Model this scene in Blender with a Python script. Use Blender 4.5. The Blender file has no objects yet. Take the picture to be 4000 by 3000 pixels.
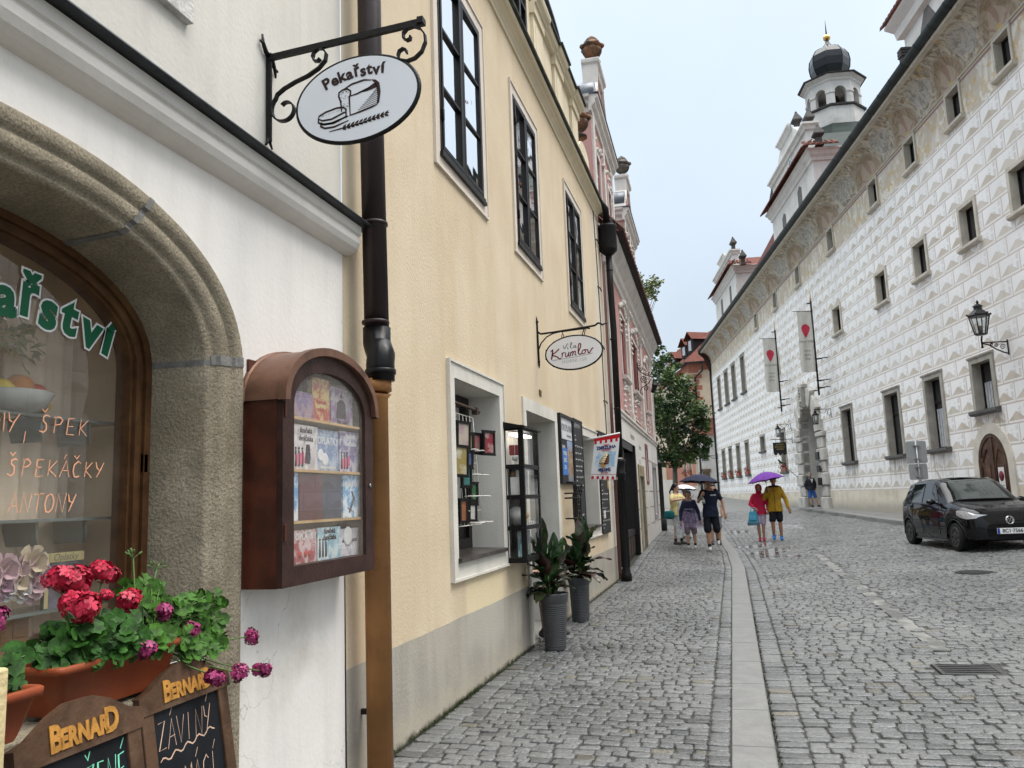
SKY_Z=4.2;EXPO=0.23
import bpy,bmesh,math,random
import numpy as np
from mathutils import Matrix,Vector
random.seed(7);rng=np.random.default_rng(11)
SC=bpy.context.scene;COL=SC.collection
PI=math.pi
PF,PIT,ROL,YAW,YR,EYE=3143.5,0.144147,0.036603,0.259748,0.164887,1.49
_F0=Vector((-math.sin(YAW),math.cos(YAW),0));_R0=Vector((math.cos(YAW),math.sin(YAW),0));_U=Vector((0,0,1))
FW=_F0*math.cos(PIT)+_U*math.sin(PIT);_D0=_F0*math.sin(PIT)-_U*math.cos(PIT)
RT=_R0*math.cos(ROL)+_D0*math.sin(ROL);DN=_D0*math.cos(ROL)-_R0*math.sin(ROL)
CAM=Vector((0,0,EYE))
def ray(x,y):return FW+RT*((x-2000)/PF)+DN*((y-1500)/PF)
def hit(x,y,n,c):
 d=ray(x,y);n=Vector(n);return CAM+d*((c-n.dot(CAM))/n.dot(d))
LX=-2.1
def onleft(x,y,out=0.0):
 p=hit(x,y,(1,0,0),LX+out);return p.y,p.z
DR=Vector((-math.sin(YR),math.cos(YR),0));NR=Vector((math.cos(YR),math.sin(YR),0));RD=11.2
def onright(x,y,out=0.0):
 p=hit(x,y,NR,RD-out);return p.dot(DR),p.z
def RP(s,out,z):
 v=DR*s+NR*(RD-out);return Vector((v.x,v.y,z))
cam=bpy.data.cameras.new('camera');camo=bpy.data.objects.new('camera',cam);COL.objects.link(camo)
m=Matrix((RT,-DN,-FW)).transposed().to_4x4();m.translation=CAM;camo.matrix_world=m
cam.sensor_width=36;cam.lens=PF/4000*36;cam.clip_end=2000;cam.clip_start=0.05
SC.camera=camo
class N:
 """a small wrapper so shader maths can be written as expressions"""
 def __init__(s,nt,sock):s.nt=nt;s.s=sock
 def op(s,o,b=None,c=None):
  n=s.nt.nodes.new('ShaderNodeMath');n.operation=o
  s.nt.links.new(s.s,n.inputs[0])
  for i,v in((1,b),(2,c)):
   if v is None:continue
   if isinstance(v,N):s.nt.links.new(v.s,n.inputs[i])
   else:n.inputs[i].default_value=v
  return N(s.nt,n.outputs[0])
 def __add__(s,b):return s.op('ADD',b)
 def __radd__(s,b):return s.op('ADD',b)
 def __sub__(s,b):return s.op('SUBTRACT',b)
 def __rsub__(s,b):return s.op('MULTIPLY',-1.0).op('ADD',b)
 def __mul__(s,b):return s.op('MULTIPLY',b)
 def __rmul__(s,b):return s.op('MULTIPLY',b)
 def __truediv__(s,b):return s.op('DIVIDE',b)
 def lt(s,b):return s.op('LESS_THAN',b)
 def gt(s,b):return s.op('GREATER_THAN',b)
 def floor(s):return s.op('FLOOR')
 def fract(s):return s.op('FRACT')
 def abs(s):return s.op('ABSOLUTE')
 def sin(s):return s.op('SINE')
 def mn(s,b):return s.op('MINIMUM',b)
 def mx(s,b):return s.op('MAXIMUM',b)
 def pw(s,b):return s.op('POWER',b)
 def clamp(s):n=s.op('MULTIPLY',1.0);n.s.node.use_clamp=True;return n
 def smooth(s,a,b):
  n=s.nt.nodes.new('ShaderNodeMapRange');n.interpolation_type='SMOOTHSTEP'
  s.nt.links.new(s.s,n.inputs[0]);n.inputs[1].default_value=a;n.inputs[2].default_value=b
  return N(s.nt,n.outputs[0])
class Mat:
 def __init__(s,name):
  s.m=bpy.data.materials.new(name);s.m.use_nodes=True;s.nt=s.m.node_tree;s.nt.nodes.clear()
  s.out=s.nt.nodes.new('ShaderNodeOutputMaterial');s.p=s.nt.nodes.new('ShaderNodeBsdfPrincipled')
  s.nt.links.new(s.p.outputs[0],s.out.inputs[0])
 def coord(s,kind='Object'):
  n=s.nt.nodes.new('ShaderNodeTexCoord');return n.outputs[kind]
 def uv(s,name=None):
  n=s.nt.nodes.new('ShaderNodeUVMap');n.uv_map=name or 'UVMap'
  x=s.nt.nodes.new('ShaderNodeSeparateXYZ');s.nt.links.new(n.outputs[0],x.inputs[0])
  return N(s.nt,x.outputs[0]),N(s.nt,x.outputs[1]),n.outputs[0]
 def xyz(s,sock):
  x=s.nt.nodes.new('ShaderNodeSeparateXYZ');s.nt.links.new(sock,x.inputs[0])
  return[N(s.nt,x.outputs[i])for i in range(3)]
 def comb(s,*v):
  c=s.nt.nodes.new('ShaderNodeCombineXYZ')
  for i,a in enumerate(v):
   if isinstance(a,N):s.nt.links.new(a.s,c.inputs[i])
   else:c.inputs[i].default_value=a
  return c.outputs[0]
 def scale(s,sock,v):
  n=s.nt.nodes.new('ShaderNodeMapping');s.nt.links.new(sock,n.inputs[0]);n.inputs[3].default_value=v
  return n.outputs[0]
 def noise(s,sock,sc=5,det=4,rough=.55,dist=0):
  n=s.nt.nodes.new('ShaderNodeTexNoise');s.nt.links.new(sock,n.inputs['Vector'])
  n.inputs['Scale'].default_value=sc;n.inputs['Detail'].default_value=det
  n.inputs['Roughness'].default_value=rough;n.inputs['Distortion'].default_value=dist
  return N(s.nt,n.outputs['Fac'])
 def voro(s,sock,sc=5,feat='F1'):
  n=s.nt.nodes.new('ShaderNodeTexVoronoi');s.nt.links.new(sock,n.inputs['Vector']);n.feature=feat
  n.inputs['Scale'].default_value=sc;return N(s.nt,n.outputs['Distance'])
 def mix(s,f,a,b):
  n=s.nt.nodes.new('ShaderNodeMix');n.data_type='RGBA'
  s._in(n.inputs[0],f);s._in(n.inputs[6],a);s._in(n.inputs[7],b);return n.outputs[2]
 def mul(s,a,b,f=1.0):
  n=s.nt.nodes.new('ShaderNodeMix');n.data_type='RGBA';n.blend_type='MULTIPLY'
  s._in(n.inputs[0],f);s._in(n.inputs[6],a);s._in(n.inputs[7],b);return n.outputs[2]
 def _in(s,i,v):
  if isinstance(v,N):s.nt.links.new(v.s,i)
  elif isinstance(v,(int,float)):i.default_value=v
  elif isinstance(v,(tuple,list)):i.default_value=tuple(v)[:3]+(1,)
  else:s.nt.links.new(v,i)
 def col(s,v):s._in(s.p.inputs['Base Color'],v)
 def rough(s,v):s._in(s.p.inputs['Roughness'],v)
 def set(s,k,v):s._in(s.p.inputs[k],v)
 def bump(s,h,strength=.3,dist=.01):
  b=s.nt.nodes.new('ShaderNodeBump');b.inputs['Strength'].default_value=strength;b.inputs['Distance'].default_value=dist
  s.nt.links.new(h.s,b.inputs['Height']);s.nt.links.new(b.outputs[0],s.p.inputs['Normal'])
def k(c,f):return tuple(min(1,max(0,x*f))for x in c[:3])
def mat(name,c,r=.7,v=.12,s=3,b=0,bs=60,metal=0,stain=None,streak=0,ss=1.2,fine=0.0,st=(.5,.7),spec=.22,coat=0,crack=0):
 q=Mat(name);o=q.coord()
 n1=q.noise(o,s,5)
 base=q.mix(n1.smooth(.3,.7),k(c,1-v),k(c,1+v*.6))
 if streak:
  n2=q.noise(q.scale(o,(3.5,3.5,.35)),2.2,4)
  base=q.mix(n2.smooth(.45,.75)*streak,base,k(c,.62))
 if stain:
  n3=q.noise(o,ss,6,.65)
  base=q.mix(n3.smooth(*st),base,stain)
 if crack:
  dd=q.nt.nodes.new('ShaderNodeVectorMath');dd.operation='ADD';wv=q.nt.nodes.new('ShaderNodeTexNoise');wv.inputs['Scale'].default_value=3;wv.inputs['Detail'].default_value=6;q.nt.links.new(o,wv.inputs['Vector']);q.nt.links.new(o,dd.inputs[0]);q.nt.links.new(wv.outputs['Color'],dd.inputs[1])
  ck=q.voro(dd.outputs[0],1.1,'DISTANCE_TO_EDGE').lt(.0035)*q.noise(o,.7,2).smooth(.5,.62);base=q.mix(ck*crack,base,k(c,.38))
 if fine:
  n4=q.noise(o,bs*1.3,3)
  base=q.mix(n4.smooth(.35,.7)*fine,base,k(c,.45))
 q.col(base);q.rough(r);q.set('Metallic',metal);q.set('Specular IOR Level',spec)
 if coat:q.set('Coat Weight',coat);q.set('Coat Roughness',.06)
 if b:q.bump(q.noise(o,bs,4),b,.01)
 return q.m
def glassmat(name,tint=(1,1,1),wav=.0,refl=1.0,haze=0.0,painted_haze=0.0):
 q=Mat(name);nt=q.nt
 t=nt.nodes.new('ShaderNodeBsdfTransparent');t.inputs[0].default_value=tint+(1,)
 g=nt.nodes.new('ShaderNodeBsdfGlossy');g.inputs['Roughness'].default_value=.01
 fr=nt.nodes.new('ShaderNodeFresnel');ge=nt.nodes.new('ShaderNodeNewGeometry');nt.links.new((N(nt,ge.outputs['Backfacing'])*-.8333+1.5).s,fr.inputs[0])
 mx=nt.nodes.new('ShaderNodeMixShader')
 f=N(nt,fr.outputs[0])*refl
 nt.links.new(f.s,mx.inputs[0]);nt.links.new(t.outputs[0],mx.inputs[1]);nt.links.new(g.outputs[0],mx.inputs[2])
 last=mx.outputs[0]
 if painted_haze:
  d=nt.nodes.new('ShaderNodeBsdfDiffuse');d.inputs[0].default_value=(.80,.70,.57,1);m3=nt.nodes.new('ShaderNodeMixShader');nt.links.new((q.noise(q.coord(),2.5,4).smooth(.3,.7)*painted_haze+painted_haze*.6).s,m3.inputs[0]);nt.links.new(last,m3.inputs[1]);nt.links.new(d.outputs[0],m3.inputs[2]);last=m3.outputs[0]  # beige brightness mixed into the pane, standing for lit interior and reflections
 if haze:
  d=nt.nodes.new('ShaderNodeBsdfDiffuse');d.inputs[0].default_value=(.7,.7,.7,1)
  m2=nt.nodes.new('ShaderNodeMixShader');dots=q.voro(q.coord(),260).lt(.16)*q.noise(q.coord(),9,2).smooth(.45,.65)*haze
  nt.links.new(dots.s,m2.inputs[0]);nt.links.new(last,m2.inputs[1]);nt.links.new(d.outputs[0],m2.inputs[2]);last=m2.outputs[0]
 nt.links.new(last,q.out.inputs[0]);nt.nodes.remove(q.p)
 if wav:
  b=nt.nodes.new('ShaderNodeBump');b.inputs['Strength'].default_value=wav;b.inputs['Distance'].default_value=.02
  h=q.noise(q.coord(),3.0,2);nt.links.new(h.s,b.inputs['Height']);nt.links.new(b.outputs[0],g.inputs['Normal'])
 return q.m
class MB:
 def __init__(s,M=None):s.v=[];s.f=[];s.mi=[];s.sm=[];s.M=M or Matrix.Identity(4);s.uv=None;s.cm=0
 def add(s,vs,fs,smooth=False,mi=None):
  o=len(s.v);M=s.M
  s.v+=[tuple(M@Vector(p))for p in vs]
  for f in fs:s.f.append(tuple(i+o for i in f));s.mi.append(s.cm if mi is None else mi);s.sm.append(smooth)
  return s
 def box(s,a,b,mi=None,bev=0):
  x0,y0,z0=[min(p,q)for p,q in zip(a,b)];x1,y1,z1=[max(p,q)for p,q in zip(a,b)]
  if bev:
   bm=bmesh.new();bmesh.ops.create_cube(bm,size=1)
   for v in bm.verts:v.co=Vector((x0+(v.co.x+.5)*(x1-x0),y0+(v.co.y+.5)*(y1-y0),z0+(v.co.z+.5)*(z1-z0)))
   bmesh.ops.bevel(bm,geom=bm.edges[:],offset=bev,segments=2,affect='EDGES',profile=.5)
   bm.verts.index_update();s.add([v.co[:]for v in bm.verts],[[v.index for v in f.verts]for f in bm.faces],False,mi);bm.free();return s
  return s.add([(x0,y0,z0),(x1,y0,z0),(x1,y1,z0),(x0,y1,z0),(x0,y0,z1),(x1,y0,z1),(x1,y1,z1),(x0,y1,z1)],[(0,3,2,1),(4,5,6,7),(0,1,5,4),(1,2,6,5),(2,3,7,6),(3,0,4,7)],False,mi)
 def quad(s,*p,mi=None):return s.add(p,[tuple(range(len(p)))],False,mi)
 def prism(s,poly,a,b,ax='w',mi=None,smooth=False):
  """poly of (u, v) extruded along local third axis from a to b; local axes u=x, v=y, w=z"""
  n=len(poly)
  vs=[(p[0],p[1],a)for p in poly]+[(p[0],p[1],b)for p in poly]
  area=sum(poly[i][0]*poly[(i+1)%n][1]-poly[(i+1)%n][0]*poly[i][1]for i in range(n))
  fs=[tuple(range(n))[::-1],tuple(range(n,2*n))]+[(i,(i+1)%n,n+(i+1)%n,n+i)for i in range(n)]
  if area<0:fs=[f[::-1]for f in fs]
  if b<a:fs=[f[::-1]for f in fs]
  return s.add(vs,fs,smooth,mi)
 def tube(s,path,r,n=8,cap=True,smooth=True,mi=None,closed=False,flat=None):
  P=[Vector(p)for p in path];L=len(P);R=r if isinstance(r,(list,tuple))else[r]*L
  T=[]
  for i in range(L):
   a=P[i-1]if(i>0 or closed)else P[i];b=P[(i+1)%L]if(i<L-1 or closed)else P[i]
   t=b-a;T.append(t.normalized()if t.length>1e-9 else Vector((0,0,1)))
  ref=Vector((0,0,1))if abs(T[0].z)<.9 else Vector((1,0,0))
  nrm=T[0].cross(ref).normalized();vs=[]
  for i in range(L):
   nrm=(nrm-T[i]*nrm.dot(T[i]));nrm=nrm.normalized()if nrm.length>1e-6 else T[i].orthogonal().normalized();bi=T[i].cross(nrm)
   for j in range(n):
    a=2*PI*j/n;e=nrm*math.cos(a)*R[i]+bi*math.sin(a)*R[i]
    if flat:e=e*1
    vs.append(tuple(P[i]+e))
  fs=[]
  for i in range(L if closed else L-1):
   i2=(i+1)%L
   for j in range(n):j2=(j+1)%n;fs.append((i*n+j,i*n+j2,i2*n+j2,i2*n+j))
  if cap and not closed:fs+=[tuple(range(n))[::-1],tuple(range((L-1)*n,L*n))]
  return s.add(vs,fs,smooth,mi)
 def bar(s,path,w,h,up=(0,0,1),mi=None):
  """rectangular section swept along a path; w across, h along 'up'"""
  P=[Vector(p)for p in path];L=len(P);U=Vector(up);vs=[]
  for i in range(L):
   t=(P[min(i+1,L-1)]-P[max(i-1,0)]).normalized();sd=t.cross(U)
   sd=sd.normalized()if sd.length>1e-6 else t.orthogonal().normalized();uu=sd.cross(t).normalized()
   for a,b in((-1,-1),(1,-1),(1,1),(-1,1)):vs.append(tuple(P[i]+sd*a*w/2+uu*b*h/2))
  fs=[(0,1,2,3),tuple(range(4*L-4,4*L))[::-1]]
  for i in range(L-1):
   for j in range(4):j2=(j+1)%4;fs.append((i*4+j2,i*4+j,i*4+4+j,i*4+4+j2))
  return s.add(vs,fs,False,mi)
 def lathe(s,prof,c=(0,0,0),n=16,smooth=True,mi=None,sx=1,sy=1,rot=0):
  vs=[];fs=[]
  for r,z in prof:
   for j in range(n):a=2*PI*j/n+rot;vs.append((c[0]+r*sx*math.cos(a),c[1]+r*sy*math.sin(a),c[2]+z))
  for i in range(len(prof)-1):
   for j in range(n):j2=(j+1)%n;fs.append((i*n+j,i*n+j2,i*n+n+j2,i*n+n+j))
  fs+=[tuple(range(n))[::-1],tuple(range(len(prof)*n-n,len(prof)*n))]
  return s.add(vs,fs,smooth,mi)
 def ball(s,c,r,n=10,m=7,mi=None,sc=(1,1,1)):
  vs=[(c[0],c[1],c[2]-r*sc[2])];fs=[]
  for i in range(1,m):
   t=-PI/2+PI*i/m
   for j in range(n):a=2*PI*j/n;vs.append((c[0]+r*sc[0]*math.cos(t)*math.cos(a),c[1]+r*sc[1]*math.cos(t)*math.sin(a),c[2]+r*sc[2]*math.sin(t)))
  vs.append((c[0],c[1],c[2]+r*sc[2]));e=len(vs)-1
  for j in range(n):j2=(j+1)%n;fs+=[(0,1+j2,1+j),(e,e-n+j,e-n+j2)]
  for i in range(m-2):
   for j in range(n):j2=(j+1)%n;a=1+i*n;fs.append((a+j,a+j2,a+n+j2,a+n+j))
  return s.add(vs,fs,True,mi)
 def caps(s,a,b,ra,rb,n=10,sc=None):
  """tapered capsule"""
  a=Vector(a);b=Vector(b);d=(b-a);L=d.length
  if L<1e-6:return s.ball(a,ra,n)
  t=d/L;path=[];rr=[]
  for q in(-1,-.87,-.5,0):path.append(a+t*ra*q);rr.append(ra*math.sqrt(max(0.0004,1-q*q)))
  for q in(0,.5,.87,1):path.append(b+t*rb*q);rr.append(rb*math.sqrt(max(0.0004,1-q*q)))
  return s.tube(path,rr,n)
 def sweep(s,prof,path_a,path_b,close=True,mi=None,smooth=False):
  """profile of (out, up) offsets swept in a straight line between two frames given as functions"""
  n=len(prof);vs=[path_a(*p)for p in prof]+[path_b(*p)for p in prof]
  fs=[(i,i+1,n+i+1,n+i)for i in range(n-1)]
  if close:fs+=[(n-1,0,n,2*n-1),tuple(range(n))[::-1],tuple(range(n,2*n))]
  return s.add(vs,fs,smooth,mi)
 def grid(s,fn,nu,nv,smooth=True,mi=None,closed_u=False):
  vs=[tuple(fn(i/nu,j/nv))for j in range(nv+1)for i in range(nu+1)]
  fs=[(j*(nu+1)+i,j*(nu+1)+i+1,(j+1)*(nu+1)+i+1,(j+1)*(nu+1)+i)for j in range(nv)for i in range(nu)]
  return s.add(vs,fs,smooth,mi)
WM={}
def mesh_of(name,mb,mats,inv=None):
 me=bpy.data.meshes.new(name)
 vs=mb.v if inv is None else[tuple(inv@Vector(p))for p in mb.v]
 me.from_pydata(vs,[],mb.f)
 for mm in(mats if isinstance(mats,(list,tuple))else[mats]):me.materials.append(mm)
 me.polygons.foreach_set('material_index',mb.mi);me.polygons.foreach_set('use_smooth',mb.sm)
 if mb.uv is not None:
  ul=me.uv_layers.new(name='UVMap');li=np.zeros(len(me.loops),dtype=np.int32);me.loops.foreach_get('vertex_index',li)
  ul.data.foreach_set('uv',np.asarray(mb.uv,dtype=np.float32)[li].ravel())
 me.update();return me
def tag(o,label=None,cat=None,group=None,kind=None):
 for kk,vv in(('label',label),('category',cat),('group',group),('kind',kind)):
  if vv:o[kk]=vv
 return o
def thing(name,label,cat,loc=(0,0,0),rotz=0,group=None):
 o=bpy.data.objects.new(name,None);COL.objects.link(o);o.location=loc;o.rotation_euler=(0,0,rotz);o.empty_display_size=.1
 WM[o.name]=Matrix.Translation(Vector(loc))@Matrix.Rotation(rotz,4,'Z');return tag(o,label,cat,group)
def part(name,mb,mats,parent,label=None):
 W=WM[parent.name];o=bpy.data.objects.new(name,mesh_of(name,mb,mats,W.inverted()));COL.objects.link(o);o.parent=parent
 WM[o.name]=W
 if label:o['label']=label
 return o
def solo(name,mb,mats,label,cat,group=None,kind=None):
 A=np.array(mb.v);c=(A.min(0)+A.max(0))/2;L=Vector((c[0],c[1],A[:,2].min()))
 W=Matrix.Translation(L);o=bpy.data.objects.new(name,mesh_of(name,mb,mats,W.inverted()));COL.objects.link(o);o.location=L
 WM[o.name]=W;return tag(o,label,cat,group,kind)
def struct(name,mb,mats,kind='structure'):
 o=bpy.data.objects.new(name,mesh_of(name,mb,mats));COL.objects.link(o);o['kind']=kind;return o
def dup(root,loc,rotz,label=None,group=None):
 r=root.copy();COL.objects.link(r);r.location=loc;r.rotation_euler=(0,0,rotz)
 WM[r.name]=Matrix.Translation(Vector(loc))@Matrix.Rotation(rotz,4,'Z')
 if label:r['label']=label
 if group:r['group']=group
 for ch in list(root.children):
  c=ch.copy();COL.objects.link(c);c.parent=r
  for g in list(ch.children):
   d=g.copy();COL.objects.link(d);d.parent=c
 return r
def frame(o,ux,uy,uz):
 m=Matrix((Vector(ux),Vector(uy),Vector(uz))).transposed().to_4x4();m.translation=Vector(o);return m
LEFT=frame((LX,0,0),(0,1,0),(0,0,1),(1,0,0))
RIGHT=frame(NR*RD,-DR,(0,0,1),-NR)
def face(o,ang=0):
 return frame(o,(math.cos(ang),math.sin(ang),0),(0,0,1),(math.sin(ang),-math.cos(ang),0))
def wall(mb,u0,u1,v0,v1,holes,w=0.0,depth=.3,reveal=True,mi=None,rmi=None):
 """flat wall in local (u, v) with rectangular holes and their reveals"""
 us=sorted({u0,u1}|{h[0]for h in holes}|{h[1]for h in holes});vs=sorted({v0,v1}|{h[2]for h in holes}|{h[3]for h in holes})
 us=[a for a in us if u0<=a<=u1];vs=[a for a in vs if v0<=a<=v1]
 for a,b in zip(us,us[1:]):
  run=None
  for c,d in zip(vs,vs[1:]):
   inn=any(h[0]<(a+b)/2<h[1]and h[2]<(c+d)/2<h[3]for h in holes)
   if not inn:mb.quad((a,c,w),(b,c,w),(b,d,w),(a,d,w),mi=mi)
 if reveal:
  for h in holes:
   a,b,c,d=h[:4];e=w-(h[4]if len(h)>4 else depth)
   mb.quad((a,c,w),(a,d,w),(a,d,e),(a,c,e),mi=rmi);mb.quad((b,c,e),(b,d,e),(b,d,w),(b,c,w),mi=rmi)
   mb.quad((a,d,w),(b,d,w),(b,d,e),(a,d,e),mi=rmi);mb.quad((a,c,e),(b,c,e),(b,c,w),(a,c,w),mi=rmi)
def ring(mb,a,b,c,d,t,w0,w1,mi=None,bev=0):
 """rectangular frame of width t lying outside a..b x c..d"""
 mb.box((a-t,c-t,w0),(a,d+t,w1),mi);mb.box((b,c-t,w0),(b+t,d+t,w1),mi)
 mb.box((a,d,w0),(b,d+t,w1),mi);mb.box((a,c-t,w0),(b,c,w1),mi)
def text(mb,s,size,M,depth=.002,align='CENTER',bold=0,shear=0,sx=1.0,space=1.0,mi=None):
 """block lettering written into mb on the plane M (x right, y up, z out)"""
 cu=bpy.data.curves.new('t','FONT');cu.body=s;cu.size=size;cu.extrude=depth/2;cu.align_x=align;cu.align_y='CENTER'
 cu.offset=bold;cu.shear=shear;cu.space_character=space;cu.resolution_u=3
 o=bpy.data.objects.new('t',cu);COL.objects.link(o);bpy.context.view_layer.update()
 dg=bpy.context.evaluated_depsgraph_get();ev=o.evaluated_get(dg);me=ev.to_mesh()
 K=M@Matrix.Diagonal((sx,1,1,1));old=mb.M;mb.M=old@K
 mb.add([(v.co.x,v.co.y,v.co.z+depth/2)for v in me.vertices],[tuple(p.vertices)for p in me.polygons],False,mi)
 xs=[v.co.x for v in me.vertices]or[0];wd=(max(xs)-min(xs))*sx
 mb.M=old;ev.to_mesh_clear();bpy.data.objects.remove(o);bpy.data.curves.remove(cu);return wd
T3=lambda x,y,z=0:Matrix.Translation((x,y,z))
RZ=lambda a:Matrix.Rotation(a,4,'Z')
def ribbon(mb,pts,w,z=.001,mi=None):
 """flat pen stroke in local xy"""
 n=len(pts);vs=[]
 for i in range(n):
  a=Vector(pts[max(i-1,0)]);b=Vector(pts[min(i+1,n-1)]);t=(b-a);t=t.normalized()if t.length else Vector((1,0))
  nx,ny=-t.y*w/2,t.x*w/2;p=pts[i];kx=.55 if i in(0,n-1)else 1
  vs+=[(p[0]+nx*kx,p[1]+ny*kx,z),(p[0]-nx*kx,p[1]-ny*kx,z)]
 mb.add(vs,[(2*i,2*i+1,2*i+3,2*i+2)for i in range(n-1)],False,mi)
HAND={'A':[[(0,0),(.4,1),(.75,0)],[(.15,.38),(.65,.38)]],'N':[[(0,0),(.1,1),(.6,0),(.75,1.02)]],'T':[[(0,.97),(.75,1)],[(.38,1),(.32,0)]],'O':[[(.35,1),(.1,.85),(0,.45),(.15,.05),(.4,0),(.65,.2),(.7,.6),(.55,.93),(.33,1)]],'Y':[[(0,1),(.12,.6),(.35,.5)],[(.7,1),(.45,.55),(.2,0)]],'M':[[(0,0),(.12,1),(.4,.35),(.7,1),(.8,0)]],'S':[[(.65,.92),(.45,1),(.2,.9),(.2,.7),(.45,.5),(.5,.2),(.3,.02),(0,.1)]],'P':[[(.1,0),(.15,1)],[(0,.95),(.4,1),(.62,.82),(.5,.58),(.15,.5)]],'E':[[(.6,1),(.12,.97),(.1,0),(.62,.04)],[(.1,.5),(.5,.54)]],'K':[[(.1,0),(.1,1)],[(.65,1),(.12,.45),(.7,0)]],'C':[[(.6,.85),(.4,1),(.12,.8),(.05,.4),(.2,.05),(.45,0),(.62,.12)]],'I':[[(.2,0),(.22,1)]],'Z':[[(.05,.95),(.65,1),(.05,.02),(.7,.05)]],'V':[[(0,1),(.32,0),(.65,1)]],'D':[[(.1,0),(.1,1)],[(0,1),(.45,.92),(.68,.55),(.5,.1),(.05,0)]],'B':[[(.1,0),(.1,1),(.5,.9),(.45,.55),(.1,.52)],[(.4,.52),(.65,.28),(.45,.02),(.1,0)]],'L':[[(.15,1),(.1,0),(.6,.05)]],'R':[[(.1,0),(.12,1),(.55,.9),(.5,.55),(.12,.5),(.65,0)]],'U':[[(.05,1),(.08,.2),(.3,0),(.58,.2),(.62,1)]],'J':[[(.55,1),(.5,.15),(.25,0),(.05,.15)]],'H':[[(.08,0),(.1,1)],[(.6,0),(.62,1)],[(.1,.5),(.6,.52)]]}
def hand(mb,s,x,y,h,w,slant=.12,z=.001,adv=.95,mi=None,sx=1.0):
 """hand written capitals; ^ = hacek, ' = acute on the letter before"""
 rd=random.Random(len(s)*13+int(h*1000));cx=x
 for ch in s:
  if ch==' ':cx+=h*.55*sx;continue
  if ch in "^'":
   b=cx-h*adv*sx+h*.2*sx
   pts=[(b,y+h*1.35),(b+h*.18*sx,y+h*1.17),(b+h*.4*sx,y+h*1.4)]if ch=='^' else[(b+h*.12,y+h*1.12),(b+h*.3,y+h*1.42)]
   ribbon(mb,pts,w,z,mi);continue
  for st in HAND.get(ch,[]):
   pts=[(cx+(px+py*slant+rd.uniform(-.03,.03))*h*sx,y+(py+rd.uniform(-.03,.03))*h)for px,py in st];ribbon(mb,pts,w,z,mi)
  cx+=h*adv*sx
 return cx
def scroll(c,r0,r1,a0,a1,n=26):
 """spiral in the local xy plane"""
 return[(c[0]+(r0+(r1-r0)*i/n)*math.cos(a0+(a1-a0)*i/n),c[1]+(r0+(r1-r0)*i/n)*math.sin(a0+(a1-a0)*i/n))for i in range(n+1)]
def fuse(mb,vox,smooth=5,fac=.5,wr=0):
 """one continuous surface from overlapping pieces"""
 me=bpy.data.meshes.new('tmp');me.from_pydata(mb.v,[],mb.f);o=bpy.data.objects.new('tmp',me);COL.objects.link(o)
 r=o.modifiers.new('r','REMESH');r.mode='VOXEL';r.voxel_size=vox
 if smooth:q=o.modifiers.new('s','SMOOTH');q.factor=fac;q.iterations=smooth
 bpy.context.view_layer.update();dg=bpy.context.evaluated_depsgraph_get();ev=o.evaluated_get(dg);m2=ev.to_mesh()
 out=MB();out.v=[tuple(v.co)for v in m2.vertices];out.f=[tuple(p.vertices)for p in m2.polygons];out.mi=[0]*len(out.f);out.sm=[True]*len(out.f)
 if wr:
  from mathutils import noise as NZ
  out.v=[tuple(Vector(p)+NZ.noise_vector(Vector((p[0]*11,p[1]*11,p[2]*7)))*wr+NZ.noise_vector(Vector((p[0]*24,p[1]*24,p[2]*13)))*wr*.5)for p in out.v]
 ev.to_mesh_clear();bpy.data.objects.remove(o);bpy.data.meshes.remove(me);return out
wd=bpy.data.worlds.new('World');SC.world=wd;wd.use_nodes=True;nt=wd.node_tree;nt.nodes.clear()
wo=nt.nodes.new('ShaderNodeOutputWorld')
sk=nt.nodes.new('ShaderNodeTexSky');sk.sky_type='NISHITA';sk.sun_disc=False;sk.dust_density=4;sk.air_density=1.0
SUN_EL,SUN_AZ=math.radians(58),math.radians(75)
sk.sun_elevation=SUN_EL;sk.sun_rotation=SUN_AZ
b1=nt.nodes.new('ShaderNodeBackground');b1.inputs[1].default_value=0.05;nt.links.new(sk.outputs[0],b1.inputs[0])
tc=nt.nodes.new('ShaderNodeTexCoord');sx=nt.nodes.new('ShaderNodeSeparateXYZ');nt.links.new(tc.outputs['Generated'],sx.inputs[0])
el=N(nt,sx.outputs[2])
cn=nt.nodes.new('ShaderNodeTexNoise');cn.inputs['Scale'].default_value=2.2;cn.inputs['Detail'].default_value=4;nt.links.new(tc.outputs['Generated'],cn.inputs['Vector'])
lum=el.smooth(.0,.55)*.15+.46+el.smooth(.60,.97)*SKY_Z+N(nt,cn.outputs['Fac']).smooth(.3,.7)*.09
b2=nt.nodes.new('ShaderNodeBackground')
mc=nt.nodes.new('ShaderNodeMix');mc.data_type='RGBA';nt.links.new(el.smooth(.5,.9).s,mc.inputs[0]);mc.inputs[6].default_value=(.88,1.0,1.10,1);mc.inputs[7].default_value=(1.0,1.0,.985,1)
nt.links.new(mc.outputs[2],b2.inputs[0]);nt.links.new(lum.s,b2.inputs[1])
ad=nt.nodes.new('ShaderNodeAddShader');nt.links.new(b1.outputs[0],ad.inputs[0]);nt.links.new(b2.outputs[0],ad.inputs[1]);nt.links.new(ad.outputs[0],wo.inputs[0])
sl=bpy.data.lights.new('sun','SUN');sl.energy=1.1;sl.angle=math.radians(25);sl.color=(1,.97,.93)
so=bpy.data.objects.new('sun',sl);COL.objects.link(so)
sdir=Vector((math.sin(SUN_AZ)*math.cos(SUN_EL),math.cos(SUN_AZ)*math.cos(SUN_EL),math.sin(SUN_EL)))
so.rotation_euler=sdir.to_track_quat('Z','Y').to_euler()
SC.view_settings.view_transform='Standard';SC.view_settings.look='None';SC.view_settings.gamma=1;SC.view_settings.exposure=EXPO
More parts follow.
